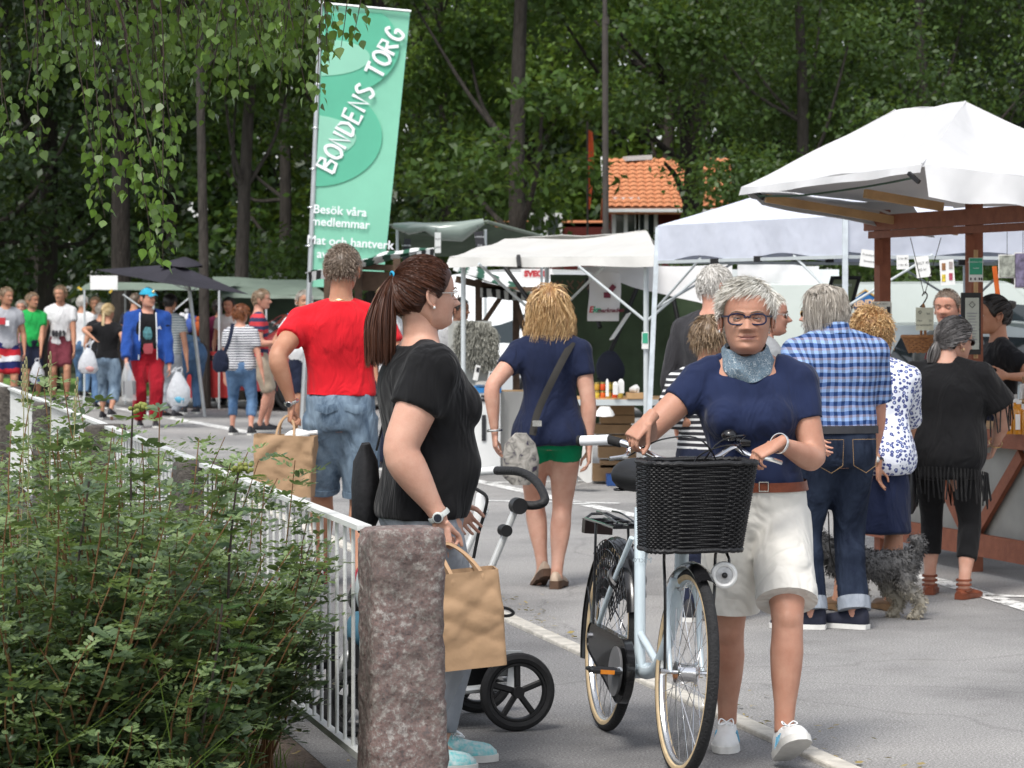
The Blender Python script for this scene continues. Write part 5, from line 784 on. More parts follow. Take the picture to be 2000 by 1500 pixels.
TORSO = [(.455, .070, .045, .055), (.48, .088, .056, .068), (.51, .096, .060, .074), (.54, .096, .061, .070), (.57, .090, .060, .058), (.60, .083, .058, .050), (.64, .082, .058, .049), (.68, .089, .062, .055), (.72, .098, .066, .061), (.76, .103, .064, .062), (.79, .100, .054, .058), (.812, .086, .044, .052), (.83, .058, .036, .045), (.85, .038, .033, .038), (.88, .034, .032, .034)]
class Body: pass
def person(name, label, xy, H, yaw, cat='person', group=None, voxel=.012, skin=None, sh=1.0, waist=1.0, hips=1.0, chest=1.0, belly=0.0, bust=0.0, arm=1.0, leg=1.0, lean=(0, 0), pelvis=(0, 0, 0),
           rh=None, lh=None, rpole=None, lpole=None, rf=(0, 0, 0), lf=(0, 0, 0), rtoe=0, ltoe=0, rheel=0, lheel=0, head_yaw=None, pitch=0, roll=0, head_off=(0, 0), hh=None, rhand=None, lhand=None, detail=.8, old=0, feet=True, brow=None, jaw=1.0, head=True, neck_up=0, hbow=0):
    """pose by wrist targets (world points) and foot offsets (right, forward, up in metres)"""
    b = Body(); b.H = H; yr = math.radians(yaw); b.F = V3(math.sin(yr), math.cos(yr), 0); b.R = V3(math.cos(yr), -math.sin(yr), 0); b.U = V3(0, 0, 1); b.o = V3(xy[0], xy[1], 0); b.voxel = voxel; b.skin = skin or SK_MID
    b.arm = arm; b.sh = sh; b.root = thing(name, tuple(b.o), label, cat, group)
    Pv = b.o + b.R * pelvis[0] + b.F * pelvis[1] + b.U * (.53 * H + pelvis[2]); lf_, lr = math.radians(lean[0]), math.radians(lean[1])
    b.T = unit(b.U * math.cos(lf_) * math.cos(lr) + b.F * math.sin(lf_) + b.R * math.sin(lr)); b.Pv = Pv; b.TF = unit(b.F - b.T * np.dot(b.F, b.T))
    b.c = lambda h: Pv + (b.T * (h - .53) * H if h > .53 else b.U * (h - .53) * H)
    tab = []
    for h, w_, f, k in TORSO:
        mw = np.interp(h, [.45, .54, .60, .66, .74, .80, .84, .88], [hips, hips, waist, (waist + chest) / 2, chest, sh, 1, 1]); mf = np.interp(h, [.45, .54, .60, .70, .80, .84], [hips, hips, waist, chest, chest, 1])
        tab.append((h, w_ * H * mw, f * H * mf + belly * H * math.exp(-((h - .60) / .07) ** 2), k * H * mf))
    b.tab = tab
    def ring(h, e=0.0, n=30, scoop=0.0, fl=(1, 1), ex=.86):
        a = np.linspace(0, 2 * math.pi, n, endpoint=False); hw, f, k = [np.interp(h, [t[0] for t in tab], [t[i] for t in tab]) for i in (1, 2, 3)]
        c_, s_ = np.cos(a), np.sin(a); x = (hw + e) * fl[0] * np.sign(c_) * np.abs(c_) ** ex; y = np.where(s_ > 0, f + e, k + e) * fl[1] * np.sign(s_) * np.abs(s_) ** ex
        fw = b.TF if h > .53 else b.F; up = b.T if h > .53 else b.U
        return b.c(h) + np.outer(x, b.R) + np.outer(y, fw) - np.outer(np.maximum(s_, 0) ** 1.5 * scoop, up)
    b.ring = ring
    b.sho = {}; b.elb = {}; b.wri = {}; b.hip = {}; b.kne = {}; b.ank = {}
    for s, tgt, pole in ((1, rh, rpole), (-1, lh, lpole)):
        S = b.c(.788) + b.R * s * .100 * H * sh; b.sho[s] = S; l1, l2 = .172 * H, .148 * H
        if tgt is None: tgt = S + b.R * s * .045 * H + b.F * .03 * H - b.U * .305 * H
        pole = (-b.F + b.R * s * .5) if pole is None else np.asarray(pole, float)
        L = np.linalg.norm(np.asarray(tgt) - S)
        if L > (l1 + l2) * .995: k_ = L / ((l1 + l2) * .995); l1 *= min(k_, 1.12); l2 *= min(k_, 1.12)
        b.elb[s], b.wri[s] = ik(S, tgt, l1, l2, pole)
    for s, fo in ((1, rf), (-1, lf)):
        hp = b.c(.505) + b.R * s * .050 * H * hips; an = b.o + b.R * (s * .055 * H + fo[0]) + b.F * fo[1] + b.U * (.048 * H + fo[2])
        b.hip[s] = hp; b.kne[s], b.ank[s] = ik(hp, an, .245 * H, .232 * H, b.F + b.R * s * .12)
    N = b.c(.845); b.N = N; hh = hh or .134 * H; b.hh = hh; hy = math.radians(yaw if head_yaw is None else head_yaw); pt = math.radians(pitch); rl = math.radians(roll)
    hF0 = V3(math.sin(hy), math.cos(hy), 0); hR0 = V3(math.cos(hy), -math.sin(hy), 0); b.hF = unit(hF0 * math.cos(pt) + b.U * math.sin(pt)); hU = unit(b.U * math.cos(pt) - hF0 * math.sin(pt)); b.hU = unit(hU * math.cos(rl) + hR0 * math.sin(rl)); b.hR = np.cross(b.hF, b.hU)
    b.hc = b.c(.845) + b.T * (.022 + neck_up) * H + b.TF * (.022 + head_off[1]) * H + b.R * head_off[0] * H      # chin-level origin (head z=0)
    b.hm = lambda Q: b.hc + (np.outer(Q[:, 0], b.hR) + np.outer(Q[:, 1], b.hF) + np.outer(Q[:, 2], b.hU)) * hh
    b.hp = lambda x, y, z: b.hm(np.array([[x, y, z]]))[0]
    hands = []; parts = [loft([ring(h, -.016 * np.clip((.785 - h) / .03, 0, 1)) for h in np.concatenate([np.linspace(.46, .82, 16), [.83, .84, .85]])])]
    nk = b.hp(0, -.14, .36); parts.append(tube([b.c(.815), b.c(.85), (b.c(.86) + nk) / 2, nk], [.044 * H, .036 * H, .033 * H, .033 * H], 16))
    if bust:
        for s in (-1, 1): parts.append(ball(b.c(.725) + b.R * s * .048 * H + b.TF * (.05 + bust * .4) * H, (.045 * H,) * 3, 14, 10))
    for s in (1, -1):
        parts.append(tube([b.c(.838) + b.R * s * .012 * H, b.c(.818) + b.R * s * .055 * H, b.sho[s]], [.028 * H, .024 * H, .028 * H * arm], 12)); parts.append(ball(b.sho[s], .031 * H * arm, 12, 8)); parts.append(limb([b.sho[s], b.elb[s], b.wri[s]], [(0, .029 * H * arm), (.25, .0295 * H * arm), (.45, .026 * H * arm), (.54, .0245 * H * arm), (.62, .0265 * H * arm), (.75, .0225 * H * arm), (.93, .0160 * H * (arm + 1) / 2), (1, .0155 * H * (arm + 1) / 2)]))
        hd = rhand if s == 1 else lhand; hd = dict(hd or {}); dirn = hd.pop('d', None); npl = hd.pop('n', None)
        dirn = unit(b.wri[s] - b.elb[s]) if dirn is None else dirn; npl = (-b.R * s) if npl is None else npl
        fine = voxel < .0125; (hands if fine else parts).extend(hand_parts(b.wri[s], np.asarray(dirn, float), np.asarray(npl, float), s == 1, H / 1.75 * hd.pop('s', 1.0), rad=.86 if fine else 1.0, **hd))
        k, an = b.kne[s], b.ank[s]; parts.append(limb([b.hip[s], k, an], [(0, .056 * H * leg), (.2, .051 * H * leg), (.42, .038 * H * leg), (.5, .0335 * H * leg), (.56, .032 * H * leg), (.66, .0355 * H * leg), (.76, .031 * H * leg), (.9, .0215 * H * leg), (1, .0205 * H * leg)], 16))
        cd = unit(np.cross(unit(an - k), b.R)); cd = cd if np.dot(cd, b.F) < 0 else -cd; parts.append(ball(k + (an - k) * .30 + cd * .012 * H, (.026 * H * leg, .026 * H * leg, .062 * H), 12, 8))
        parts.append(ball(k - cd * .008 * H, (.028 * H * leg, .028 * H * leg, .032 * H), 10, 7))
        if feet:
            tz = math.radians(yaw + (rtoe if s == 1 else ltoe)); fd = V3(math.sin(tz), math.cos(tz), 0); pi_ = math.radians(rheel if s == 1 else lheel); fd = unit(fd * math.cos(pi_) - b.U * math.sin(pi_)); parts.append(tube([an - fd * .02 - b.U * .01, an + fd * .07 - b.U * .035 * H, an + fd * .15 - b.U * .042 * H], [.022 * H, .02 * H, .012 * H], 10))
    Vb, Qb = remesh(join(parts), voxel, 5)
    if hands: Vq, Qq = remesh(join(hands), .0036 if voxel < .009 else .005, 2); Qb = np.concatenate([Qb, Qq + len(Vb)]); Vb = np.concatenate([Vb, Vq])
    mats = [b.skin, LIP, EYEW, IRIS, PUPIL, brow or BROWM, MLINE]
    if head:
        (Vh, Fh), Mh = head_mesh(detail, brow=1, old=old, jaw=jaw); Vh = b.hm(Vh); V = np.concatenate([Vb, Vh]); F = [tuple(q) for q in Qb.tolist()] + [tuple(i + len(Vb) for i in f) for f in Fh]; M = [0] * len(Qb) + Mh
    else: V, F, M = Vb, [tuple(q) for q in Qb.tolist()], [0] * len(Qb)
    b.body = link('body', to_mesh('body', (V - b.o, F), mats, True, M), b.root); return b
def cloth(b, name, parts, m, wr=.006, fr=16, seed=0, voxel=None, stretch=(1, 1, .55), cut=None, smooth=3, label=None, thick=None):
    """clothing: closed pieces merged into one surface with creases"""
    V, Q = remesh(join(parts), voxel or max(b.voxel * 1.25, .0075), smooth); N = vnormals(V, Q); L = V - b.o
    if wr: V = V + N * (((wnoise(L, fr, seed, 7, True, stretch) * wr) + wnoise(L, fr * .45, seed + 5, 5) * wr * .8) * np.interp(L[:, 2], [.70 * b.H, .80 * b.H], [1, .25]))[:, None]
    if cut is not None:
        c = V[Q].mean(1); keep = ~cut(c); Q = Q[keep]
    o = link(name, to_mesh(name, (V - b.o, Q), m, True), b.root)
    if thick: md = o.modifiers.new('solid', 'SOLIDIFY'); md.thickness = thick; md.offset = -1
    if label: o['label'] = label
    return o
def top(b, m, name='shirt', hem=.50, sleeve=.5, ease=.010, sease=.012, flare=0.0, scoop=.02, neck=.838, wr=.007, seed=1, bust=0.0, hemx=0, sflare=.006, wide=0.0, cut=None, thick=None, sag=0.0, label=None, collar=None, fr=11):
    H = b.H; hs = np.concatenate([np.linspace(hem, .80, 15), [.815, .828, neck]]); parts = []
    hem_w = lambda h: ease + flare * np.clip((.66 - h) / .16, 0, 1)
    rings = []
    for h in hs:
        e = hem_w(h) + wide * np.clip((.8 - h) / .05, 0, 1) * np.clip((h - .5) / .1, 0, 1); e = max(e * (1 if h < .8 else .85), .010)
        hq = max(h, .46); R_ = b.ring(hq, e, scoop=(scoop if h >= .815 else 0) * np.clip((h - .81) / .02, 0, 1))
        if h < hq: R_ = R_ - b.U * (hq - h) * H
        rings.append(R_)
    parts.append(loft(rings))
    if bust:
        for s in (-1, 1): parts.append(ball(b.c(.715) + b.R * s * .044 * H + b.TF * (.026 + bust) * H, (.058 * H, .052 * H, .055 * H), 16, 10))
        parts.append(ball(b.c(.712) + b.TF * (.024 + bust) * H, (.060 * H, .058 * H, .056 * H), 16, 10))
    for s in (1, -1):
        A = b.arm; parts.append(tube([b.c(.834 - scoop * .25) + b.R * s * (.022 + scoop * .55) * H, b.c(.816) + b.R * s * (.058 + scoop * .15) * H, b.sho[s]], [.026 * H + ease * .7, .031 * H + ease * .8, .034 * H * A + ease], 14)); parts.append(ball(b.sho[s] + b.R * s * .002 * H, .0365 * H * A + ease, 14, 9)); L = []; e1 = b.elb[s]; S = b.sho[s]; w_ = b.wri[s]; sl = sleeve[0 if s == 1 else 1] if isinstance(sleeve, tuple) else sleeve
        pts = [S, S + (e1 - S) * min(sl, 1)] + ([e1 + (w_ - e1) * (sl - 1)] if sl > 1 else []); n = len(pts)
        r = [.0350 * H * A + ease, .030 * H * A + sease + (sflare if sl <= 1 else 0)] + ([.021 * H * A + sease + sflare] if sl > 1 else [])
        if sl > 1: parts.append(limb(pts, [(0, r[0]), (.5, r[1]), (1, r[2])], 16))
        else: parts.append(tube([pts[0], pts[0] + (pts[1] - pts[0]) * .5, pts[1]], [r[0], (r[0] + r[1]) / 2, r[1]], 16))
    return cloth(b, name, parts, m, wr, seed=seed, cut=cut, thick=thick, label=label, fr=fr, smooth=9 if bust else 3)
def bottoms(b, m, name='trousers', waist=.60, hem=1.0, ease=.010, hease=.016, wr=.007, seed=2, drop=0.0, label=None, cuff=None, fr=15):
    H = b.H; parts = [loft([b.ring(h, ease * (.7 if h > .57 else 1)) for h in np.linspace(.462, waist, 10)])]; ends = {}
    for s in (1, -1):
        hp, k, a = b.hip[s], b.kne[s], b.ank[s]; l1 = np.linalg.norm(k - hp); l2 = np.linalg.norm(a - k); L = (l1 + l2) * hem
        end = hp + (k - hp) * (L / l1) if L < l1 else k + (a - k) * ((L - l1) / l2); pts = [hp] + ([k] if L > l1 * 1.02 else []) + [end]
        rk = interp(hem, [(0, .056), (.25, .050), (.5, .037), (.65, .037), (.8, .031), (1, .024)]) * H + hease; ends[s] = (end, rk, unit(end - pts[-2]))
        if len(pts) == 3: parts.append(ball(k, .037 * H + (ease + hease) / 2, 14, 9)); parts += [ball(k + (a - k) * .3 - b.F * .012 * H, (.028 * H + hease, .028 * H + hease, .064 * H), 12, 8)] if hem > .72 else []; parts.append(limb(pts, [(0, .058 * H + ease), (.25 / hem, .050 * H + ease), (.5 / hem, .037 * H + (ease + hease) / 2), (1, rk)], 18))
        else: parts.append(tube([hp, (hp + end) / 2, end], [.058 * H + ease, (.058 * H + ease + rk) / 2, rk], 18))
    o = cloth(b, name, parts, m, wr, seed=seed, label=label, fr=fr); b.ends = ends
    if cuff is not None:
        for s in (1, -1):
            e, r, t = ends[s]; obj('cuff', [tube([e - t * cuff[0], e - t * cuff[0] * .5, e + t * .004], [r + .004, r + .006, r + .005], 22)], cuff[1], b.root, b.o)
    return o
def skirt(b, m, name='skirt', waist=.60, hem=.28, ease=.012, flare=.03, wr=.006, seed=3):
    rings = []
    for h in np.linspace(hem, waist, 14):
        if h >= .48: rings.append(b.ring(h, ease))
        else: rings.append(b.ring(.48, ease + .012 + flare * (.48 - h) / (.48 - hem)) - b.U * (.48 - h) * b.H)
    return cloth(b, name, [loft(rings)], m, wr, seed=seed)
def shoe_geo(L=.27, W=.048, h=.075, toe=.045, heel=0.0, ankle=.10):
    xs = np.linspace(-.26 * L, .74 * L, 13); rings = []; srings = []; a = np.linspace(0, 2 * math.pi, 16, endpoint=False)
    for x in xs:
        t = (x + .26 * L) / L; w_ = W * float(interp(t, [(0, .45), (.06, .72), (.2, .80), (.45, .86), (.68, 1.0), (.85, .88), (.95, .58), (1, .25)])); top_ = float(interp(t, [(0, ankle * .75), (.08, ankle), (.30, ankle * .96), (.45, h * .95), (.65, h * .75), (.85, toe * 1.05), (.96, toe * .8), (1, toe * .45)])); z0 = .018 + heel * float(interp(t, [(0, 1), (.35, .9), (.6, .1), (1, .0)]))
        up = np.sin(a); tw = np.clip(1 - np.maximum(up, 0) * float(interp(t, [(0, .25), (.3, .32), (.6, .3), (1, .5)])), .3, 1); cy = np.sign(np.cos(a)) * np.abs(np.cos(a)) ** .8
        rings.append(np.stack([np.full(16, x), w_ * cy * tw, np.where(up > 0, z0 + .01 + (top_ - .01) * np.abs(up) ** .8, z0 + .01 + .01 * up)], 1))
        srings.append(np.stack([np.full(16, x * 1.03), (w_ + .004) * cy, np.where(up > 0, z0 + .008, (z0 - .018) * (1 if t > .5 else (0 if t < .33 else .6)) + .002 + 0 * up)], 1))
    return loft(rings), loft(srings)
def shoes(b, m, sole, toes=(0, 0), pitch=(0, 0), geo=None, laces=None, stripe=None, pos=None):
    out = []
    for s, i in ((1, 0), (-1, 1)):
        an = b.ank[s]; yw = math.atan2(b.F[0], b.F[1]) + math.radians(toes[i]); fd = V3(math.sin(yw), math.cos(yw), 0); lt = V3(math.cos(yw), -math.sin(yw), 0); p = math.radians(pitch[i]); f2 = fd * math.cos(p) - b.U * math.sin(p); u2 = b.U * math.cos(p) + fd * math.sin(p)
        base = an - u2 * .048 * b.H; T = lambda VF: (base + np.outer(VF[0][:, 0], f2) - np.outer(VF[0][:, 1], lt) + np.outer(VF[0][:, 2], u2), VF[1])
        up, so = shoe_geo(**(geo or {})); sh_ = obj('shoe', [T(up)], m, b.root, b.o, angle=60); obj('sole', [T(so)], sole, sh_, b.o, angle=50)
        if laces:
            ps = []
            for k in range(5):
                x = .045 + k * .018; z = .088 - k * .0085; ps.append(T(tube([V3(x, -.022, z - .006), V3(x + .003, 0, z + .004), V3(x, .022, z - .006)], .0032, 5)))
            ps += [T(tube(smooth_path([V3(.05, 0, .092), V3(.06, q * .02, .105), V3(.085, q * .025, .088), V3(.06, 0, .09)], 4), .0025, 5)) for q in (-1, 1)]
            obj('laces', ps, laces, sh_, b.o)
        if stripe:
            for q in (-1, 1):
                for k in range(3):
                    x = .02 + k * .022; obj('stripe', [T(tube([V3(x, q * .043, .022), V3(x + .012, q * .036, .06)], .0045, 5, ref=(1, 0, 0), r2=.003))], stripe, sh_, b.o)
        out.append(sh_)
    return out
def add_hair(b, m, style='short', n=900, seed=1, name='hair', extra=None, **kw):
    (V, F), (Vs, Qs) = hair(style, n, seed, **kw); parts = [(b.hm(V), F), (b.hm(Vs), [tuple(q) for q in Qs.tolist()])]
    if extra: parts += extra
    return obj(name, parts, m, b.root, b.o, angle=None)
def locks(b, roots, dirfn, K, n, rad, seed, jitter):
    """free strands following dirfn from head-space polyline bundles"""
    r = np.random.default_rng(seed); out = []
    for _ in range(n): out.append(dirfn(r))
    V, Q = strands(np.array(out), rad); return (b.hm(V), [tuple(q) for q in Q.tolist()])
def glasses(b, m, lens=None, name='glasses', w=.105, h=.062, z=.487, y=.455, thick=.010, wires=False):
    pr = []
    for s in (-1, 1):
        pts = []
        for k in range(20):
            t = 2 * math.pi * k / 20; c_, s_ = math.cos(t), math.sin(t); pts.append(V3(s * (.142 + w * np.sign(c_ * s) * s * abs(c_) ** .7), y - .10 * abs(.142 + w * c_ * s) ** 2 * 4 * .25 - .03, z + h * np.sign(s_) * abs(s_) ** .8))
        pts = [b.hp(*q) for q in pts]; V, F = tube(pts + [pts[0]], thick * b.hh, 6); pr.append((V, F))
        pr.append(tube([b.hp(s * (.142 + w * .97), y - .05, z + h * .55), b.hp(s * .335, y - .16, z + .04), b.hp(s * .352, .08, z + .045), b.hp(s * .35, -.07, z + .03)], thick * b.hh * 1.05, 6))
        if lens is not None: b._lens = getattr(b, '_lens', []) + [(np.array(pts), [tuple(range(20))])]
    pr.append(tube([b.hp(-.045, y - .012, z + .025), b.hp(0, y + .012, z + .035), b.hp(.045, y - .012, z + .025)], thick * b.hh, 6)); g = obj(name, pr, m, b.root, b.o)
    if lens is not None:
        for L_ in b._lens: obj('lens', [L_], lens, g, b.o, smooth=False)
        b._lens = []
    return g
def wristband(b, s, m, off=.02, r=1.25, w=.008, name='bracelet', face=None):
    ax_ = unit(b.wri[s] - b.elb[s]); c = b.wri[s] - ax_ * off; R_ = .0158 * b.H * r; o = obj(name, [torus(c, R_, (.003, w), axes_to(ax_), 26, 6)], m, b.root, b.o)
    if face is not None:
        n = unit(np.asarray(face[0])); n = unit(n - ax_ * np.dot(n, ax_)); obj('watch_face', [lathe(c + n * R_, [(.001, .011), (.016, .011), (.0185, .008), (.0185, -.004)], 20, axes_to(n))], face[1], o, b.o); obj('dial', [lathe(c + n * (R_ + .0112), [(.0005, .0012), (.0135, .0012), (.0135, 0)], 18, axes_to(n))], face[2], o, b.o)
    return o
# ---------------------------------------------------------------- people in front
def denim(name, col, fade):
    if name in MATS: return MATS[name]
    m, t, b = nodes(name); L = t.links.new; tc = nn(t, 'ShaderNodeTexCoord'); mp = nn(t, 'ShaderNodeMapping'); mp.inputs['Scale'].default_value = (6, 6, 2.2); L(tc.outputs['Object'], mp.inputs[0])
    nz = nn(t, 'ShaderNodeTexNoise', Scale=1.3, Detail=7, Roughness=.72, Distortion=.4); L(mp.outputs[0], nz.inputs['Vector']); r = ramp(t, [(.36, col), (.50, tuple((a + c) / 2 for a, c in zip(col, fade))), (.68, fade)]); L(nz.outputs[0], r.inputs[0]); L(r.outputs[0], b.inputs['Base Color'])
    b.inputs['Roughness'].default_value = .9; b.inputs['Specular IOR Level'].default_value = .15; folds(t, b, tc.outputs['Object'], .5); MATS[name] = m; return m
NAVY = fabric('navy_jersey', (.014, .022, .062), .16, fold=.5); NAVY2 = fabric('navy_jersey_dark', (.012, .018, .048), .16, fold=.5); KHAKI = fabric('cream_cotton', (.70, .68, .63), .05, fold=.5); REDT = fabric('red_jersey', (.62, .012, .022), .10, fold=.5); BLACKT = fabric('black_jersey', (.0075, .0075, .0085), .2, fold=.5); GREYP = fabric('grey_cotton', (.27, .29, .32), .08, fold=.5)
JEAN_L = denim('faded_denim', (.075, .115, .17), (.27, .36, .45)); JEAN_D = denim('dark_denim', (.008, .012, .026), (.03, .042, .07)); JEAN_M = denim('blue_denim', (.06, .12, .23), (.15, .25, .40)); GREENS = fabric('green_cotton', (.0, .21, .085), .08, fold=.5)
SNEAK = mat('white_leather', (.72, .72, .71), .5, .05, 20, bump=.15, bs=60); SOLEW = mat('white_sole', (.66, .65, .62), .7, .08, 30); TEALS = mat('teal_rubber', (.015, .15, .17), .6, .2, 30); LBLUE = mat('pale_blue_trim', (.12, .35, .52), .6, .1, 30); BELT = mat('brown_leather', (.17, .042, .018), .45, .25, 25, bump=.2, bs=80); DARKSHOE = mat('dark_shoe', (.02, .02, .024), .6, .3, 20); SILVER = mat('silver', (.72, .71, .68), .25, .1, 30, metal=1); GOLD = mat('gold', (.70, .52, .26), .3, .1, 30, metal=1); PEARL = mat('pearl', (.82, .80, .78), .25, .04, 30)
NAVYF = mat('navy_frame', (.012, .015, .045), .3, .2, 40); LENSC = glass('clear_lens', (.3, .32, .35), .2, .03); LENSD = mat('dark_lens', (.03, .022, .018), .12, .2, 20); WATCHB = mat('watch_dial', (.03, .035, .045), .25, .3, 200); WATCHW = mat('pale_dial', (.72, .72, .70), .3, .05, 60); STRAPW = mat('pale_strap', (.55, .58, .56), .6, .05, 30)
def scarf_mat():
    m, t, b = nodes('scarf_print'); L = t.links.new; tc = nn(t, 'ShaderNodeTexCoord'); v = nn(t, 'ShaderNodeTexVoronoi', Scale=85); v.feature = 'DISTANCE_TO_EDGE'; n2 = nn(t, 'ShaderNodeTexNoise', Scale=60, Detail=3)
    L(tc.outputs['Object'], v.inputs['Vector']); L(tc.outputs['Object'], n2.inputs['Vector']); s = math_(t, 'MULTIPLY_ADD', n2.outputs[0], .25, v.outputs['Distance']); r = ramp(t, [(.13, (.46, .52, .55)), (.2, (.07, .12, .17)), (.42, (.19, .27, .33))]); L(s, r.inputs[0]); L(r.outputs[0], b.inputs['Base Color']); b.inputs['Roughness'].default_value = .85; return m
SCARF = scarf_mat()
# --- the woman wheeling the bicycle
b = person('person', 'smiling grey-haired woman in glasses and navy tee pushing the white bicycle', (.86, 10.02), 1.655, 183, voxel=.0072, skin=SK_TAN, hips=1.02, waist=1.12, chest=1.06, sh=1.03, arm=1.06, lean=(2, 4.5), belly=.008,
    rh=P(1268, 818, 9.70), lh=P(1522, 866, 9.74), rpole=(-.5, .35, -.6), lpole=(.6, .55, -.7), rf=(.012, -.20, 0), lf=(.012, .26, .035), lheel=-22, ltoe=-8, head_yaw=184, pitch=1, roll=0, detail=1.15, feet=False, hh=.247, brow=BROWG, jaw=1.05,
    rhand=dict(d=(-.55, -.25, -.55), n=(.1, .35, -.9), curl=((.7, 1.0, .6),) * 4, spread=.05, thumb_in=.7), lhand=dict(d=(-.75, -.25, -.35), n=(-.2, .2, -.95), curl=((.75, 1.0, .6),) * 4, thumb_in=.7), head_off=(0, .012), neck_up=-.018)
top(b, NAVY, 'shirt', hem=.555, sleeve=(.42, .52), ease=.0115, sease=.010, scoop=.055, neck=.832, bust=.022, wr=.008, seed=4, fr=12)
bottoms(b, KHAKI, 'shorts', waist=.575, hem=.42, ease=.014, hease=.034, wr=.006, seed=5, cuff=(.055, KHAKI))
obj('belt', [loft([b.ring(.562, .020, n=40), b.ring(.582, .019, n=40)], caps=False)], BELT, b.root, b.o)
bk = b.c(.572) + b.F * (np.interp(.572, [t[0] for t in b.tab], [t[2] for t in b.tab]) + .022) + b.R * -.02; obj('buckle', [torus(bk, .022, (.003, .003), [unit(b.R + b.U), unit(b.U - b.R), b.F], 4, 6)], SILVER, b.root, b.o)
a_ = np.linspace(0, 2 * math.pi, 48, endpoint=False); sr = []
for t, r_, h in [(0, .066, .862), (.1, .072, .868), (.22, .080, .862), (.36, .086, .850), (.5, .090, .838), (.64, .091, .826), (.78, .088, .815), (.9, .080, .812), (1, .068, .818)]:
    rr = r_ * (1 + .05 * np.sin(a_ * 3 + t * 9) + .03 * np.sin(a_ * 7 - t * 14)); f_ = np.maximum(np.sin(a_), 0); sr.append(b.c(h) + b.TF * .016 + np.outer(rr * np.cos(a_), b.R) + np.outer(rr * np.sin(a_) * 1.02, b.TF) - np.outer(f_ ** 1.4 * (.034 + .002 * t) + .004 * np.sin(a_ * 5 + t * 7), b.U))
obj('scarf', [loft(sr, caps=False)], SCARF, b.root, b.o)
obj('knot', [(lambda V, F: (V + wnoise(V, 60, 3)[:, None] * .006, F))(*ball(b.c(.835) + b.R * .085 - b.F * .005, (.035, .03, .026), 14, 9))], NAVY, b.root, b.o)
sh2 = shoes(b, SNEAK, SOLEW, toes=(4, -14), pitch=(0, -24), laces=WINK, stripe=LBLUE)
for s_ in sh2:
    me_ = s_.children[0].data; me_.materials.append(TEALS); zn = np.array([p.normal[2] for p in me_.polygons]); me_.polygons.foreach_set('material_index', (zn < -.55).astype(np.int32))
add_hair(b, H_ASH, 'swept', 3800, 3, thick=.022, length=.19, fr=.83, back=.24, lift=.24, rad=.0038, ear=.55, down=.35, side=.38)
glasses(b, NAVYF, LENSC, w=.122, h=.076, thick=.0125)
for s in (1,): obj('earring', [ball(b.hp(.375, -.045, .325), .0058, 10, 7)], PEARL, b.root, b.o)
wristband(b, -1, SILVER, off=.0, r=1.32, w=.006)
ft = V3(0, 0, 0)
# --- the woman with the ponytail
b = person('person', 'brown ponytail woman in black tee holding a paper bag behind the granite post', (-.30, 9.75), 1.715, 78, voxel=.0085, skin=SK_LIGHT, hips=1.2, waist=1.42, chest=1.32, sh=1.12, arm=1.42, leg=1.1, belly=.025, lean=(-1, 0),
    rh=P(858, 1008, 9.50), rpole=(-.6, -.2, 0), lh=V3(-.22, 10.08, .88), rf=(0, -.04, 0), lf=(0, .07, 0), rtoe=10, ltoe=10, head_yaw=62, pitch=2, hh=.236, detail=1.0, rhand=dict(n=(.5, .8, 0), d=(.12, -.05, -.98), curl=((.9, 1.2, .8),) * 4, thumb_in=.8), head_off=(0, -.012), jaw=1.12)
top(b, BLACKT, 'shirt', hem=.495, sleeve=.50, ease=.012, sease=.014, flare=.012, bust=.030, scoop=.035, wr=.007, seed=8)
bottoms(b, GREYP, 'trousers', waist=.57, hem=.97, ease=.010, hease=.014, wr=.004, seed=9)
shoes(b, mat('turquoise_mesh', (.12, .50, .52), .7, .25, 60, col2=(.55, .60, .60)), SOLEW, toes=(4, 4), laces=WINK)
tie = np.array([-.07, -.47, .80]); tz = b.hp(*tie)
def pony(r):
    a = r.uniform(0, 6.28); q = math.sqrt(r.uniform(0, 1)); ox, oz = math.cos(a) * q, math.sin(a) * q; K = 12; pts = []; ln = r.uniform(.85, 1.10)
    for k in range(K):
        t = k / (K - 1); sp = .045 + .20 * min(t * 1.5, 1) ** .8 - .05 * max(t - .75, 0); pts.append(tie + np.array([ox * sp * .8, -.02 - .17 * math.sin(min(t * 2.0, 1.57)) + oz * sp * 1.0 - .05 * t, .04 * math.sin(t * 3) - 1.18 * ln * t ** 1.08 + oz * .03]))
    return pts
add_hair(b, H_BRUN, 'pony', 3200, 5, thick=.045, fr=.80, back=.22, rad=.0042, tie=tie, ear=.50, extra=[locks(b, None, pony, 12, 2600, .0048, 6, 0)])
obj('hair_tie', [torus(tz, .0125, .0045, axes_to(unit(b.hp(-.07, -.60, .78) - tz)), 20, 8)], mat('blue_elastic', (.02, .30, .50), .6, .1), b.root, b.o)
obj('earring', [ball(b.hp(.372, -.04, .325), .0055, 10, 7)], PEARL, b.root, b.o)
glasses(b, SILVER, None, thick=.008)
wristband(b, 1, STRAPW, off=.002, r=1.32, w=.010, name='watch', face=((-.2, -1, .1), STRAPW, WATCHB))
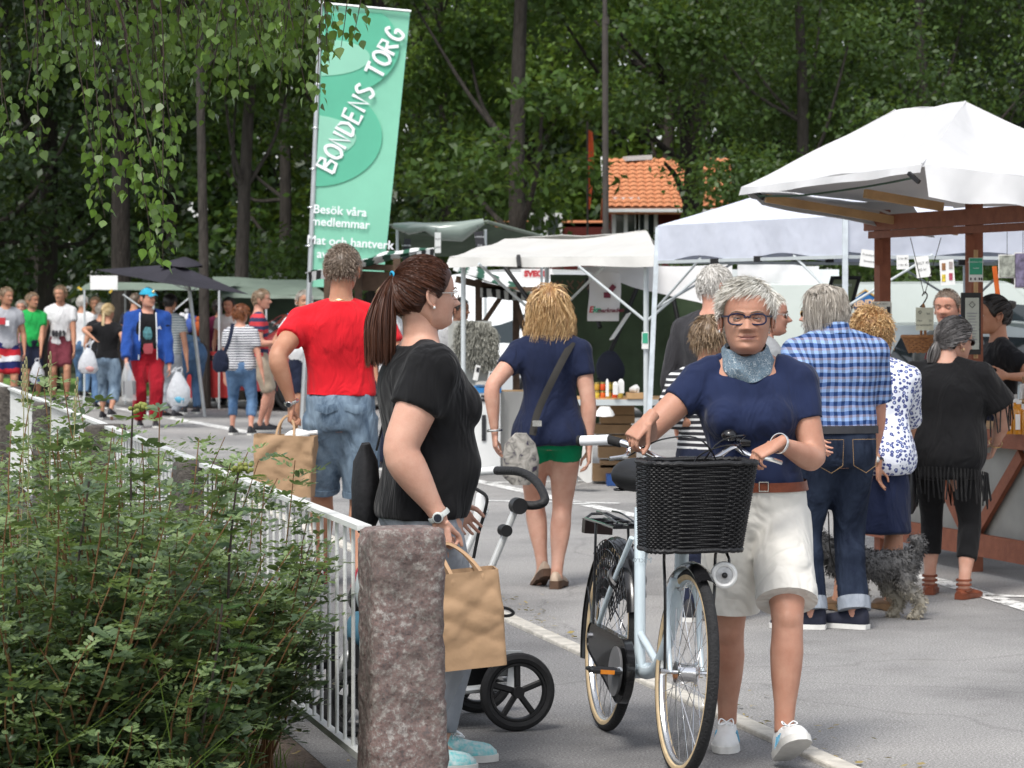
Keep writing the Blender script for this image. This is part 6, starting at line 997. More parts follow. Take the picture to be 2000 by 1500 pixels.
# --- the man in red
b = person('person', 'tall man in red tee and faded denim shorts walking off with a paper bag', (-.955, 16.0), 1.875, -4, voxel=.0115, skin=SK_MID, sh=1.14, chest=1.13, waist=1.15, arm=1.12, leg=1.05, lean=(1, 0), rh=V3(-.62, 16.1, .98), lh=P(570, 788, 15.82), lpole=(-.5, -.7, 0),
    rf=(0, -.12, 0), lf=(0, .22, .0), head_yaw=6, pitch=0, hh=.252, lhand=dict(n=(.9, .2, 0), d=(-.1, -.05, -1), curl=((.9, 1.2, .8),) * 4, thumb_in=.8), head_off=(.006, -.006), neck_up=.008)
top(b, REDT, 'shirt', hem=.565, sleeve=.52, ease=.014, sease=.016, wr=.009, seed=12, scoop=.0, neck=.85, flare=.012)
bottoms(b, JEAN_L, 'shorts', waist=.575, hem=.50, ease=.016, hease=.030, wr=.009, seed=13, cuff=(.03, JEAN_L))
for s in (-1, 1):
    pk = b.c(.53) - b.F * .153 + b.R * s * .082; obj('pocket_flap', [(lambda V, F: (V, F))(*tube([pk + b.R * -.06 + b.U * .012, pk + b.U * -.004 , pk + b.R * .06 + b.U * .012], [.018, .026, .018], 6, ref=(0, 0, 1), r2=.004))], JEAN_L, b.root, b.o)
shoes(b, mat('black_red_mesh', (.02, .02, .02), .7, .3, 40, col2=(.50, .02, .05)), mat('red_sole', (.42, .02, .05), .6, .2, 30), pitch=(8, 0), laces=REDINK)
add_hair(b, H_CREW, 'crew', 1500, 8, thick=.030, length=.085, fr=.80, back=.22, lift=.55, rad=.006, ear=.50, down=.8)
wristband(b, -1, SILVER, off=.008, r=1.3, w=.010, name='watch', face=((-.35, -.9, .1), SILVER, WATCHB))
obj('necklace', [torus(b.c(.852) - b.F * .006, .064, .0028, [b.R, b.TF, b.T], 36, 6)], GOLD, b.root, b.o)
# --- the woman in green shorts
b = person('person', 'long-haired blond woman from behind in navy blouse and short green shorts', (.21, 15.9), 1.665, -2, voxel=.0115, skin=SK_LIGHT, sh=1.0, hips=1.05, waist=1.02, arm=1.05, leg=1.02, lh=P(966, 842, 15.75), rh=P(1150, 872, 15.85), lpole=(-.7, -.6, 0), rpole=(.7, -.6, 0), rf=(-.055, -.02, 0), lf=(.055, .10, .03), ltoe=-18, rtoe=16, lheel=22,
    lhand=dict(d=(.05, -.1, -1), n=(.9, .2, 0), curl=(.35, .35, .35, .35)), head_yaw=4, hh=.228)
top(b, NAVY2, 'shirt', hem=.478, sleeve=.50, ease=.010, sease=.012, flare=.05, wr=.0065, seed=15, scoop=0, neck=.845)
bottoms(b, GREENS, 'shorts', waist=.55, hem=.165, ease=.008, hease=.010, wr=.003, seed=16)
geo = dict(L=.245, W=.042, h=.055, toe=.04, heel=.02, ankle=.06); shoes(b, mat('beige_leather', (.46, .35, .26), .5, .08, 20), mat('brown_sole', (.09, .05, .03), .7, .2), toes=(14, -16), pitch=(0, 24), geo=geo)
def wavy(r):
    a = r.uniform(-2.75, 2.75); q = r.uniform(.72, 1.0); sx = math.sin(a); cy = -math.cos(a); z0 = r.uniform(.62, .99); ph = r.uniform(0, 6.28); ph2 = r.uniform(0, 6.28); ln = r.uniform(1.0, 1.55); K = 14; pts = []
    if cy > .25 and z0 < .8: z0 = .9
    for k in range(K):
        t = k / (K - 1); rr = interp(t, [(0, .05), (.12, .34), (.3, .43), (.6, .50), (.85, .53), (1, .50)]) * q * (1 + .12 * math.sin(ph + t * 6)); wob = .055 * math.sin(ph + t * 15) * t; z = (1.05 - .08 * abs(sx)) * (1 - .4 * (1 - z0) * (1 - t)) - ln * (t ** 1.25) * 1.0; zz = max(z, -.62)
        pts.append((sx * rr * 1.12 + wob, cy * rr * 1.0 - .04 + wob * .6 + .03 * math.sin(ph2 + t * 12) * t, zz + .02 * math.sin(ph2 + 9 * t)))
    return pts
add_hair(b, H_BLOND, 'short', 500, 9, thick=.05, length=.4, fr=.8, back=.2, rad=.008, extra=[locks(b, None, wavy, 14, 2600, .0062, 10, 0)])
wristband(b, -1, SILVER, off=.004, r=1.6, w=.007)
# --- the man in the chequered shirt
def plaid_mat(yaw):
    m, t, bs_ = nodes('blue_check'); L = t.links.new; tc = nn(t, 'ShaderNodeTexCoord'); mp = nn(t, 'ShaderNodeMapping'); mp.inputs['Rotation'].default_value = (0, 0, math.radians(yaw)); L(tc.outputs['Object'], mp.inputs[0]); sx = nn(t, 'ShaderNodeSeparateXYZ'); L(mp.outputs[0], sx.inputs[0])
    nz = nn(t, 'ShaderNodeTexNoise', Scale=5, Detail=2); L(tc.outputs['Object'], nz.inputs['Vector']); wob = math_(t, 'MULTIPLY', nz.outputs[0], .03)
    def band(src, per, c0): f = math_(t, 'FRACT', math_(t, 'DIVIDE', math_(t, 'ADD', src, wob), per)); r = ramp(t, c0, 'CONSTANT'); L(f, r.inputs[0]); return r.outputs[0]
    v = band(sx.outputs[0], .036, [(0, (.010, .02, .075)), (.48, (.30, .44, .70))]); h = band(sx.outputs[2], .046, [(0, (.025, .08, .26)), (.42, (.40, .54, .78)), (.75, (.42, .38, .48))])
    c = mixcol(t, .62, v, mixcol(t, 1.0, v, h, 'MULTIPLY')); c2 = mixcol(t, .38, c, h); L(c2, bs_.inputs['Base Color']); bs_.inputs['Roughness'].default_value = .85; bs_.inputs['Specular IOR Level'].default_value = .2; folds(t, bs_, tc.outputs['Object'], .4); return m
b = person('person', 'long-haired bearded man in blue chequered shirt and dark rolled jeans, seen from behind', (1.575, 13.9), 1.70, -14, voxel=.0115, skin=SK_PINK, sh=1.16, chest=1.20, waist=1.32, hips=1.10, arm=1.05, belly=.02, lean=(3, 0), rh=P(1700, 908, 14.15), lh=V3(1.42, 13.4, .98), rpole=(.8, -.4, 0), lpole=(-.8, -.3, 0),
    rf=(-.01, -.02, 0), lf=(-.03, .02, 0), rtoe=-40, ltoe=-55, head_yaw=-62, pitch=-3, hh=.235, head_off=(-.018, .01), neck_up=-.03, brow=BROWG)
top(b, plaid_mat(-14), 'shirt', hem=.555, sleeve=.80, ease=.016, sease=.022, wr=.0075, seed=18, scoop=0, neck=.848)
obj('collar', [tube([b.c(.835) - b.TF * .005, b.c(.868) + b.TF * .004], [.082, .068], 26, ref=b.R, r2=[.085, .072])], MATS.get('x') or bpy.data.materials['blue_check'], b.root, b.o)
bottoms(b, JEAN_D, 'jeans', waist=.572, hem=.985, ease=.014, hease=.034, wr=.008, seed=19, cuff=(.06, denim('denim_inside', (.22, .25, .29), (.34, .37, .42))))
obj('belt', [loft([b.ring(.556, .022, n=40), b.ring(.578, .020, n=40)], caps=False)], DARKSHOE, b.root, b.o)
stitch = mat('tan_stitch', (.32, .20, .09), .8, .2, 60)
for s in (-1, 1):
    pc = b.c(.50) - b.F * .168 + b.R * s * .088; sq = [pc + b.R * x + b.U * z + b.F * .006 * abs(s * x + .02) / .02 for x, z in ((-.065, .075), (.065, .075), (.06, -.05), (0, -.085), (-.06, -.05), (-.065, .075))]; obj('pocket_stitching', [tube(sq, .0013, 5)], stitch, b.root, b.o)
shoes(b, mat('navy_canvas', (.012, .014, .03), .7, .2, 40), SOLEW, toes=(-42, -60), laces=None)
def mane(r):
    a = r.uniform(-2.3, 2.3); sx = math.sin(a); cy = -math.cos(a); ph = r.uniform(0, 6.28); ln = r.uniform(.55, .92); K = 11; pts = []; q = r.uniform(.9, 1.06)
    for k in range(K):
        t = k / (K - 1); rr = interp(t, [(0, .16), (.2, .36), (.5, .44), (.8, .46), (1, .42)]) * q; pts.append((sx * rr * 1.0 + .02 * math.sin(ph + 9 * t) * t, cy * rr * 1.08 - .02, 1.02 - .1 * (1 - abs(cy)) * t - ln * t ** 1.3 + .015 * math.sin(ph + 8 * t)))
    return pts
add_hair(b, H_GREY, 'short', 700, 11, thick=.035, length=.3, fr=.93, back=.12, lift=.12, rad=.007, ear=.48, extra=[locks(b, None, mane, 11, 1700, .0055, 12, 0)])
rg = np.random.default_rng(4); bz = []
for _ in range(500):
    az = rg.uniform(math.radians(-5), math.radians(185)); z = rg.uniform(.02, .33); p0 = head_surf(az, z, .0)
    if abs(p0[0]) < .10 and .17 < z < .30: continue
    bz.append([p0 + (p0 - np.array([0, 0, .3])) * .0 + np.array([0, .02, -.035]) * k + rg.normal(0, .006, 3) for k in range(4)])
Vb_, Qb_ = strands(np.array(bz), .007); obj('beard', [(b.hm(Vb_), [tuple(q) for q in Qb_.tolist()])], H_WHITE, b.root, b.o)
glasses(b, GOLD, LENSD, name='sunglasses', thick=.009)
# --- the woman in the leopard blouse
def leopard():
    m, t, b_ = nodes('leopard_print'); L = t.links.new; tc = nn(t, 'ShaderNodeTexCoord'); v = nn(t, 'ShaderNodeTexVoronoi', Scale=44, Randomness=.7); nz = nn(t, 'ShaderNodeTexNoise', Scale=70, Detail=2); L(tc.outputs['Object'], v.inputs['Vector']); L(tc.outputs['Object'], nz.inputs['Vector'])
    s = math_(t, 'MULTIPLY_ADD', nz.outputs[0], .24, v.outputs['Distance']); r = ramp(t, [(0, (.42, .50, .75)), (.30, (.035, .05, .20)), (.56, (.74, .77, .84))], 'CONSTANT'); L(s, r.inputs[0]); L(r.outputs[0], b_.inputs['Base Color']); b_.inputs['Roughness'].default_value = .85; folds(t, b_, tc.outputs['Object'], .3); return m
b = person('person', 'curly blond woman in blue leopard-print blouse and navy skirt beside the chequered shirt', (1.86, 14.75), 1.52, 12, voxel=.012, skin=SK_MID, hips=1.15, waist=1.25, chest=1.15, lean=(8, 3), lh=P(1716, 905, 14.55), lpole=(-.6, -.6, 0), rh=V3(2.1, 15.15, .85), rtoe=-30, ltoe=-60, lf=(-.09, -.05, 0), head_yaw=-25, pitch=-8, hh=.222, head_off=(-.03, 0), lhand=dict(n=(.8, -.3, 0), d=(0, 0, -1), curl=(.3, .3, .3, .3)))
top(b, leopard(), 'blouse', hem=.46, sleeve=1.25, ease=.014, sease=.018, flare=.05, wr=.006, seed=21, scoop=0)
skirt(b, NAVY2, 'skirt', .56, .26, .014, .02)
shoes(b, mat('bronze_leather', (.16, .09, .045), .4, .2, 30), mat('cork_sole', (.20, .12, .06), .8, .2), toes=(-30, -60), geo=dict(L=.235, W=.042, h=.05, toe=.035, heel=.01, ankle=.05))
add_hair(b, H_BLOND, 'curly', 1300, 14, thick=.09, length=.30, curl=.75, lift=.45, rad=.010, back=.12)
glasses(b, GOLD, LENSD, name='sunglasses', z=.86, y=.42, thick=.010)
wristband(b, -1, DARKSHOE, off=.012, r=1.25, w=.008, name='watch', face=((-.3, -1, .1), SILVER, WATCHW))
# --- the woman in fringed black
b = person('person', 'dark-haired woman in fringed black tunic and leggings at the timber stall counter', (2.33, 15.4), 1.50, 24, voxel=.011, skin=SK_LIGHT, hips=1.2, waist=1.35, chest=1.28, sh=1.18, arm=1.28, leg=1.05, lean=(3, 0), rh=P(1944, 868, 15.55), lh=P(1783, 880, 15.5), rpole=(.8, -.5, -.2), lpole=(-.8, -.5, 0), lf=(-.04, .12, 0), rf=(.03, -.05, 0), rtoe=10, ltoe=-10, head_yaw=58, pitch=-6, hh=.225, head_off=(.012, .012), neck_up=-.02)
top(b, BLACKT, 'tunic', hem=.425, sleeve=.75, ease=.020, sease=.040, flare=.03, wr=.008, seed=23, scoop=0, neck=.835, wide=.02)
fr_ = []; rg = np.random.default_rng(8)
for k in range(64):
    a = 2 * math.pi * k / 64; hw, f_ = .225, .185; p0 = b.c(.46) - b.U * .045 + b.R * math.cos(a) * hw + b.F * math.sin(a) * f_; p0[2] += .03 - .035 * math.sin(a); ln = rg.uniform(.13, .19); q = rg.normal(0, .012, 3); fr_.append(tube([p0, p0 + V3(q[0] * .4, q[1] * .4, -ln * .5), p0 + V3(q[0], q[1], -ln)], .0042, 5))
for s in (1, -1):
    e0 = b.sho[s] + (b.elb[s] - b.sho[s]) * .74; ta = axes_to(unit(b.elb[s] - b.sho[s]))
    for k in range(16):
        a = 2 * math.pi * k / 16; p0 = e0 + (ta[0] * math.cos(a) + ta[1] * math.sin(a)) * .085; q = rg.normal(0, .012, 3); ln = rg.uniform(.10, .15); fr_.append(tube([p0, p0 + V3(q[0], q[1], -ln)], .0042, 5))
obj('fringe', fr_, BLACKC, b.root, b.o)['kind'] = 'stuff'
bottoms(b, BLACKC, 'leggings', waist=.55, hem=.80, ease=.008, hease=.014, wr=.003, seed=24)
sandal = mat('tan_sandal', (.20, .055, .025), .5, .2, 30); geo = dict(L=.235, W=.042, h=.04, toe=.02, heel=.004, ankle=.03); shoes(b, sandal, sandal, toes=(12, -12), geo=geo)
for s in (1, -1):
    a0 = b.ank[s]; obj('sandal_straps', [torus(a0 + V3(0, 0, z), .040, (.003, .007), None, 20, 6) for z in (.03, .005, -.02)], sandal, b.root, b.o)
def tail2(r):
    a = r.uniform(0, 6.28); q = math.sqrt(r.uniform(0, 1)); pts = []
    for k in range(8):
        t = k / 7; sp = .05 + .11 * math.sin(t * 2.6); pts.append((-.06 + math.cos(a) * q * sp, -.50 - .10 * t + math.sin(a) * q * sp, .42 - .52 * t))
    return pts
add_hair(b, H_SALT, 'pony', 1500, 16, thick=.05, fr=.80, back=.22, rad=.008, tie=(-.06, -.48, .42), extra=[locks(b, None, tail2, 8, 350, .010, 17, 0)])
glasses(b, BLACKP, LENSD, name='sunglasses', thick=.016)
wristband(b, 1, GOLD, off=.012, r=1.5, w=.004); wristband(b, -1, SILVER, off=.012, r=1.35, w=.009, name='watch'); obj('earring', [torus(b.hp(.375, -.04, .27), .010, .0018, axes_to(b.hF), 16, 5)], GOLD, b.root, b.o)
# ---------------------------------------------------------------- granite posts and fence
def granite():
    m, t, b = nodes('granite'); L = t.links.new; tc = nn(t, 'ShaderNodeTexCoord'); o = tc.outputs['Object']; n1 = nn(t, 'ShaderNodeTexNoise', Scale=48, Detail=6, Roughness=.75); n2 = nn(t, 'ShaderNodeTexVoronoi', Scale=150); n3 = nn(t, 'ShaderNodeTexNoise', Scale=4.5, Detail=6, Roughness=.7); n4 = nn(t, 'ShaderNodeTexNoise', Scale=20, Detail=5)
    for n in (n1, n2, n3, n4): L(o, n.inputs['Vector'])
    r = ramp(t, [(.38, (.04, .035, .035)), (.47, (.15, .080, .066)), (.53, (.145, .125, .112)), (.62, (.38, .36, .335))]); L(n1.outputs[0], r.inputs[0]); r2 = ramp(t, [(.42, (1.1, 1.1, 1.1)), (.60, (.34, .35, .30))]); L(n3.outputs[0], r2.inputs[0]); c = mixcol(t, 1.0, r.outputs[0], r2.outputs[0], 'MULTIPLY'); r3 = ramp(t, [(0, (.06, .05, .05)), (.3, (.30, .24, .23))]); L(n2.outputs['Color'], r3.inputs[0]); c = mixcol(t, .3, c, r3.outputs[0]); L(c, b.inputs['Base Color']); b.inputs['Roughness'].default_value = .85
    bp = nn(t, 'ShaderNodeBump', Strength=.7, Distance=.02); L(n4.outputs[0], bp.inputs['Height']); b2 = nn(t, 'ShaderNodeBump', Strength=.4, Distance=.004); L(n1.outputs[0], b2.inputs['Height']); L(bp.outputs[0], b2.inputs['Normal']); L(b2.outputs[0], b.inputs['Normal']); return m
GRAN = granite(); GRAN_D = mat('dark_granite', (.045, .040, .037), .9, .4, 30, bump=.8, bs=25, detail=8, col2=(.13, .115, .10), dist=.03); FDIR = unit(V3(-.25, 1, 0)); FYAW = math.atan2(FDIR[1], FDIR[0]) - math.pi / 2
def granite_post(c, w_, h, seed, lab, fine=1):
    n, m = 40 // (1 if fine else 2), 60 // (1 if fine else 2); rings = []; a = np.linspace(0, 2 * math.pi, n, endpoint=False) + math.pi / 4
    zs = list(np.linspace(-.08, h - .02, m)) + [h - .008, h - .001]
    for z in zs:
        k = 1 if z < h - .02 else (.95 if z < h - .004 else .82); c_, s_ = np.cos(a), np.sin(a); q = 1 / np.maximum(np.abs(c_), np.abs(s_)); q = np.minimum(q, 1.30); tp = 1.04 - .05 * z / h; rings.append(np.stack([c_ * q * w_ / 2 * k * tp, s_ * q * w_ * .46 * k * tp, np.full(n, z)], 1))
    V, F = loft(rings); d_ = wnoise(V, 26, seed, 8, True) * .006 + wnoise(V, 11, seed + 3, 6) * .008 + wnoise(V, 70, seed + 7, 8) * .0025; rad = V * [1, 1, 0]; rad = rad / np.maximum(np.linalg.norm(rad, axis=1, keepdims=True), 1e-6); V = V + rad * d_[:, None]; V[:, 2] += (wnoise(V, 18, seed + 9) * .008) * (V[:, 2] > h - .05); ca, sa = math.cos(FYAW), math.sin(FYAW); V = V @ np.array([[ca, sa, 0], [-sa, ca, 0], [0, 0, 1]])
    o = link('granite_post', to_mesh('granite_post', (V, F), GRAN if fine else GRAN_D, True), None, tuple(c)); return tag(o, lab, 'post', 'granite posts along the fence')
PD = [8.5, 12.05, 15.7, 19.2, 22.8, 26.4]; PX = [-.325] + [FX(d) - .0 for d in PD[1:]]
PL = ['rough reddish granite fence post in front of the ponytail woman', 'granite fence post half buried in the pea shrub', 'granite fence post just beyond the pea shrub', 'dark granite fence post between two white fence panels beyond the shrub', 'far granite fence post below the man in white tee', 'last granite fence post below the grey tee']
for i, (d, x) in enumerate(zip(PD, PX)): granite_post(V3(x, d, 0), .235, .915, 11 + i, PL[i], i == 0)
FENCE = mat('fence_paint', (.70, .71, .69), .5, .07, 9, bump=.2, bs=60)
# near extension of the fence is hidden by the post; panels run post to post
FL = ['white bar fence panel between the front granite post and the shrub', 'white bar fence panel running through the pea shrub', 'white bar fence panel beyond the shrub', 'white bar fence panel between the two far granite posts', 'farthest white bar fence panel by the grey tee']
bar_me = to_mesh('bar', tube([V3(0, 0, .215), V3(0, 0, .90)], .0062, 8), FENCE, False)
for i in range(5):
    a = V3(PX[i] - (.10 if i == 0 else .0), PD[i] + .09, 0); c = V3(PX[i + 1] + .02, PD[i + 1] - .1, 0); a[0] = FX(a[1]) + (.005 if i else 0); c[0] = FX(c[1]); fp = thing('fence_panel', tuple(a), FL[i], 'fence', 'white fence panels'); obj('top_rail', [bar(a + V3(0, 0, .905), c + V3(0, 0, .905), .045, .016)], FENCE, fp, a, smooth=False); obj('bottom_rail', [bar(a + V3(0, 0, .215), c + V3(0, 0, .215), .030, .022)], FENCE, fp, a, smooth=False); n = int(np.linalg.norm(c - a) / .137)
    for k in range(n + 1): o = link('bar', bar_me, fp, tuple((c - a) * (k + .3) / (n + .6)))
# ---------------------------------------------------------------- bicycle
f = unit(V3(.215, -1.04, 0)); l = V3(-f[1], f[0], 0); RB_ = V3(.341, 10.61, 0); LEAN = .078; B = lambda x, s, z: RB_ + f * x + l * (s + LEAN * z) + V3(0, 0, z); upb = unit(V3(0, 0, 1) + l * LEAN); axl = unit(np.cross(f, upb)); WAX = [f, upb, axl]
FRAME = mat('bike_paint', (.62, .72, .77), .28, .04, 6, coat=.6); BLK = mat('gloss_black', (.010, .010, .011), .22, .2, 20, coat=.4); CREAM = mat('tyre_wall', (.60, .46, .28), .8, .12, 30); TYRE = mat('tyre_tread', (.020, .020, .021), .85, .25, 60, bump=.8, bs=130); RIM = mat('rim_alu', (.66, .67, .68), .25, .06, 9, metal=.9)
bike = thing('bicycle', tuple(B(.5, 0, 0)), 'white step-through bicycle with black wicker front basket', 'bicycle'); BO = B(.5, 0, 0)
def bo(name, parts, m, par=None, **k): return obj(name, parts, m, par or bike, BO, **k)
def wheel(x, hub_r, hub_w):
    c = B(x, 0, .345); w_ = bo('wheel', [torus(c, .3095, (.0125, .0125), WAX, 72, 8)], RIM); treads = []
    bo('tyre', [torus(c, .3275, (.0205, .0195), WAX, 90, 12)], TYRE, w_); bo('sidewall', [torus(c + axl * s * .0125, .3205, (.0125, .0075), WAX, 80, 8) for s in (-1, 1)], CREAM, w_)
    hub = bo('hub', [lathe(c - axl * hub_w / 2, [(hub_r * .9, 0), (hub_r, .004), (hub_r * .75, .012), (hub_r * .75, hub_w - .012), (hub_r, hub_w - .004), (hub_r * .9, hub_w)], 18, axes_to(axl)), tube([c - axl * .085, c + axl * .085], .0065, 8), lathe(c - axl * .088, [(.011, 0), (.011, .02)], 8, axes_to(axl)), lathe(c + axl * .070, [(.011, 0), (.011, .02)], 8, axes_to(axl))], CHROME, w_)
    sp = []
    for k in range(36):
        a = 2 * math.pi * k / 36; sd = 1 if k % 2 else -1; a2 = a + (.55 if k % 4 < 2 else -.55); sp.append(tube([c + axl * sd * hub_w * .42 + (f * math.cos(a2) + upb * math.sin(a2)) * hub_r * .9, c + (f * math.cos(a) + upb * math.sin(a)) * .298], .0013, 4))
    s_ = bo('spokes', sp, CHROME, w_); s_['kind'] = 'stuff'; return c
cr = wheel(0, .030, .07); cf = wheel(1.06, .040, .075)
bt = lambda pts, r, n=12: tube(smooth_path([B(*p) for p in pts], 6), r, n)
fr_ = bo('frame', [tube([B(.455, 0, .27), B(.415, 0, .40), B(.28, 0, .84)], .0205, 14), bt([(.90, 0, .70), (.875, 0, .56), (.80, 0, .42), (.68, 0, .315), (.56, 0, .28), (.45, 0, .275)], .022, 14), tube([B(.915, 0, .615), B(.865, 0, .86)], .024, 14), bt([(.425, 0, .40), (.52, 0, .375), (.68, 0, .33)], .014), lathe(B(.45, -.04, .275), [(.028, 0), (.028, .08)], 16, axes_to(l))] + [bt([(.43, s * .03, .275), (.25, s * .05, .295), (0, s * .062, .345)], .0105) for s in (-1, 1)] + [bt([(0, s * .062, .345), (.15, s * .055, .53), (.31, s * .03, .735)], .0095) for s in (-1, 1)], FRAME)
lettering('Micro', .030, B(.345, -.0, .66) + f * .024, axl, upb, mat('frame_ink', (.30, .36, .40), .6), fr_, BO)
bo('fork', [bt([(.92, s * .03, .635), (.945, s * .052, .58), (1.0, s * .055, .45), (1.06, s * .055, .345)], [.014 - .0003 * k for k in range(19)]) for s in (-1, 1)] + [tube([B(.92, -.04, .632), B(.92, .04, .632)], .017, 10)], FRAME)
bo('seat_post', [tube([B(.285, 0, .82), B(.25, 0, .92)], .0135, 10), tube([B(.30, 0, .905), B(.20, 0, .915)], .009, 8)], CHROME)
def saddle():
    rings = []
    for t in np.linspace(0, 1, 12):
        x = .12 + .27 * t; w_ = interp(t, [(0, .02), (.06, .078), (.25, .098), (.5, .062), (.8, .028), (1, .012)]); h_ = interp(t, [(0, .02), (.1, .055), (.4, .045), (1, .022)]); a = np.linspace(0, 2 * math.pi, 16, endpoint=False); rings.append(np.array([B(x, w_ * math.cos(q), .945 + h_ * math.sin(q) * (1 if math.sin(q) > 0 else 1.3) + .02 * (1 - t) ** 2) for q in a]))
    return loft(rings)
bo('saddle', [saddle()], mat('saddle_vinyl', (.012, .012, .013), .5, .2, 30)); [bo('saddle_spring', [torus(B(.17, s * .05, .90), .022, .005, None, 14, 6)], BLK) for s in (-1, 1)]
hb = [(.70, -.315, 1.105), (.75, -.25, 1.11), (.82, -.17, 1.085), (.875, -.09, 1.045), (.885, 0, 1.035), (.875, .09, 1.045), (.82, .17, 1.085), (.75, .25, 1.105), (.70, .315, 1.10)]
bo('handlebar', [bt(hb, .0125, 12)], CHROME); bo('stem', [tube([B(.865, 0, .85), B(.845, 0, 1.0), B(.885, 0, 1.037)], [.014, .014, .017], 12), lathe(B(.885, -.03, 1.036), [(.022, 0), (.022, .06)], 14, axes_to(l))], CHROME)
for s in (-1, 1):
    g = [B(.700 - .0, s * .318, 1.105), B(.725, s * .285, 1.108), B(.75, s * .25, 1.11), B(.78, s * .215, 1.10)]; bo('grip', [tube(g[2:], .0165, 12)], RUBBER); bo('grip_sleeve', [tube([B(.685, s * .335, 1.104), g[0], g[2]], .0175, 14)], WINK if s < 0 else mat('grey_grip', (.5, .5, .5), .6)); bo('grip_end', [tube([B(.680, s * .343, 1.104), B(.687, s * .333, 1.104)], .0185, 14)], RUBBER)
bo('brake_lever', [bt([(.80, .19, 1.085), (.85, .22, 1.06), (.87, .29, 1.045), (.855, .34, 1.03)], [.011] * 6 + [.008] * 13, 8)], CHROME); bo('brake_lever', [bt([(.80, -.19, 1.085), (.85, -.21, 1.06), (.86, -.27, 1.05)], .008, 8)], CHROME); bo('bell', [ball(B(.83, .155, 1.125), (.028, .028, .022), 14, 9)], BLK); bo('gear_shifter', [lathe(B(.785, .19, 1.10), [(.021, 0), (.021, .05)], 14, axes_to(l))], BLK)
bo('cable', [bt([(.85, .21, 1.06), (.98, .12, 1.10), (1.0, 0, 1.06), (.94, .0, .95)], .0028, 6), bt([(.85, -.2, 1.06), (.97, -.12, 1.12), (1.02, .0, 1.12), (.98, .08, 1.0), (.95, .02, .8)], .0028, 6), bt([(.79, .2, 1.1), (.93, .18, 1.13), (1.0, .06, 1.10), (.93, -.02, .93)], .0028, 6)], BLK)
def fender(x, a0, a1, w_=.032, R=.365):
    c = B(x, 0, .345); rings = []
    for t in np.linspace(a0, a1, 26):
        e = f * math.cos(t) + upb * math.sin(t); rings.append(np.array([c + e * (R - .012 * (q / 1.0) ** 2 + dz) + axl * q * w_ for q, dz in ((-1, 0), (-.6, .004), (0, .006), (.6, .004), (1, 0), (1, -.004), (.6, 0), (0, .002), (-.6, 0), (-1, -.004))]))
    return loft(rings)
bo('rear_mudguard', [fender(0, math.radians(20), math.radians(200))], BLK); bo('front_mudguard', [fender(1.06, math.radians(62), math.radians(128))], BLK); bo('mudguard_stay', [tube([B(0, s * .065, .345), B(-.30, s * .03, .50)], .003, 5) for s in (-1, 1)], BLK)
net = []
c0 = B(0, 0, .345)
for s in (-1, 1):
    E = lambda R, t, s=s: c0 + axl * s * .040 + (f * math.cos(t) + upb * math.sin(t)) * R
    for k in range(15):
        t0 = math.radians(38 + 6.0 * k); net.append(tube([E(.355, t0), E(.24, t0 + .10), E(.14, t0 + .18)], .0022, 4)); net.append(tube([E(.355, t0), E(.24, t0 - .10), E(.14, t0 - .18)], .0022, 4))
    for R in (.355, .32, .285, .25, .215, .18, .145): net.append(tube([E(R, math.radians(30 + 6 * k)) for k in range(17)], .0024, 4))
n_ = bo('skirt_guard', net, BLK); n_['kind'] = 'stuff'
bo('wheel_lock', [torus(B(.17, 0, .575), .062, (.012, .016), axes_to(unit(f * .75 + upb * .66)), 24, 8, -.6, math.pi + .6)], BLK)
bo('rear_rack', [tube([B(*p) for p in pts], .0055, 7) for pts in ([(.16, -.06, .76), (-.30, -.06, .76), (-.33, -.03, .775), (-.33, .03, .775), (-.30, .06, .76), (.16, .06, .76), (.16, -.06, .76)], [(-.25, 0, .762), (.14, 0, .762)], [(0, -.07, .36), (-.12, -.062, .755)], [(0, .07, .36), (-.12, .062, .755)], [(-.1, -.06, .76), (-.1, .06, .76)], [(.05, -.06, .76), (.05, .06, .76)], [(-.24, -.06, .76), (-.24, .06, .76)])] + [tube(smooth_path([B(.1, s * .035, .772), B(-.12, s * .035, .79), B(-.25, s * .03, .79)], 4), .004, 6) for s in (-1, 1)], BLK); bo('tail_lamp', [box(B(-.345, 0, .725), (.05, .11, .055), ax=[f, axl, upb])], mat('lamp_dark', (.012, .006, .006), .3), smooth=False)
def chain_guard():
    c1 = B(.45, -.062, .275); c2 = B(0.02, -.07, .345); pts = [c1 + (f * math.cos(t) + upb * math.sin(t)) * .115 for t in np.linspace(-2.0, 1.75, 22)] + [c2 + (f * math.cos(t) + upb * math.sin(t)) * .055 for t in np.linspace(1.7, 4.4, 10)]; A = np.array(pts); n = len(A); return loft([A + axl * .012, A + axl * .016, A - axl * .016, (A - A.mean(0)) * .93 + A.mean(0) - axl * .022])
bo('chain_guard', [chain_guard()], BLK, angle=30); bo('chainwheel', [lathe(B(.45, -.09, .275), [(.001, .006), (.085, .006), (.088, 0), (.088, -.004)], 28, axes_to(-axl))], mat('grey_plastic', (.16, .16, .165), .5))
bo('crank', [tube([B(.45, -.105, .275), B(.61, -.115, .30)], [.014, .011], 10), tube([B(.45, .085, .275), B(.29, .115, .25)], [.014, .011], 10), tube([B(.45, -.105, .275), B(.45, .085, .275)], .011, 10)], CHROME)
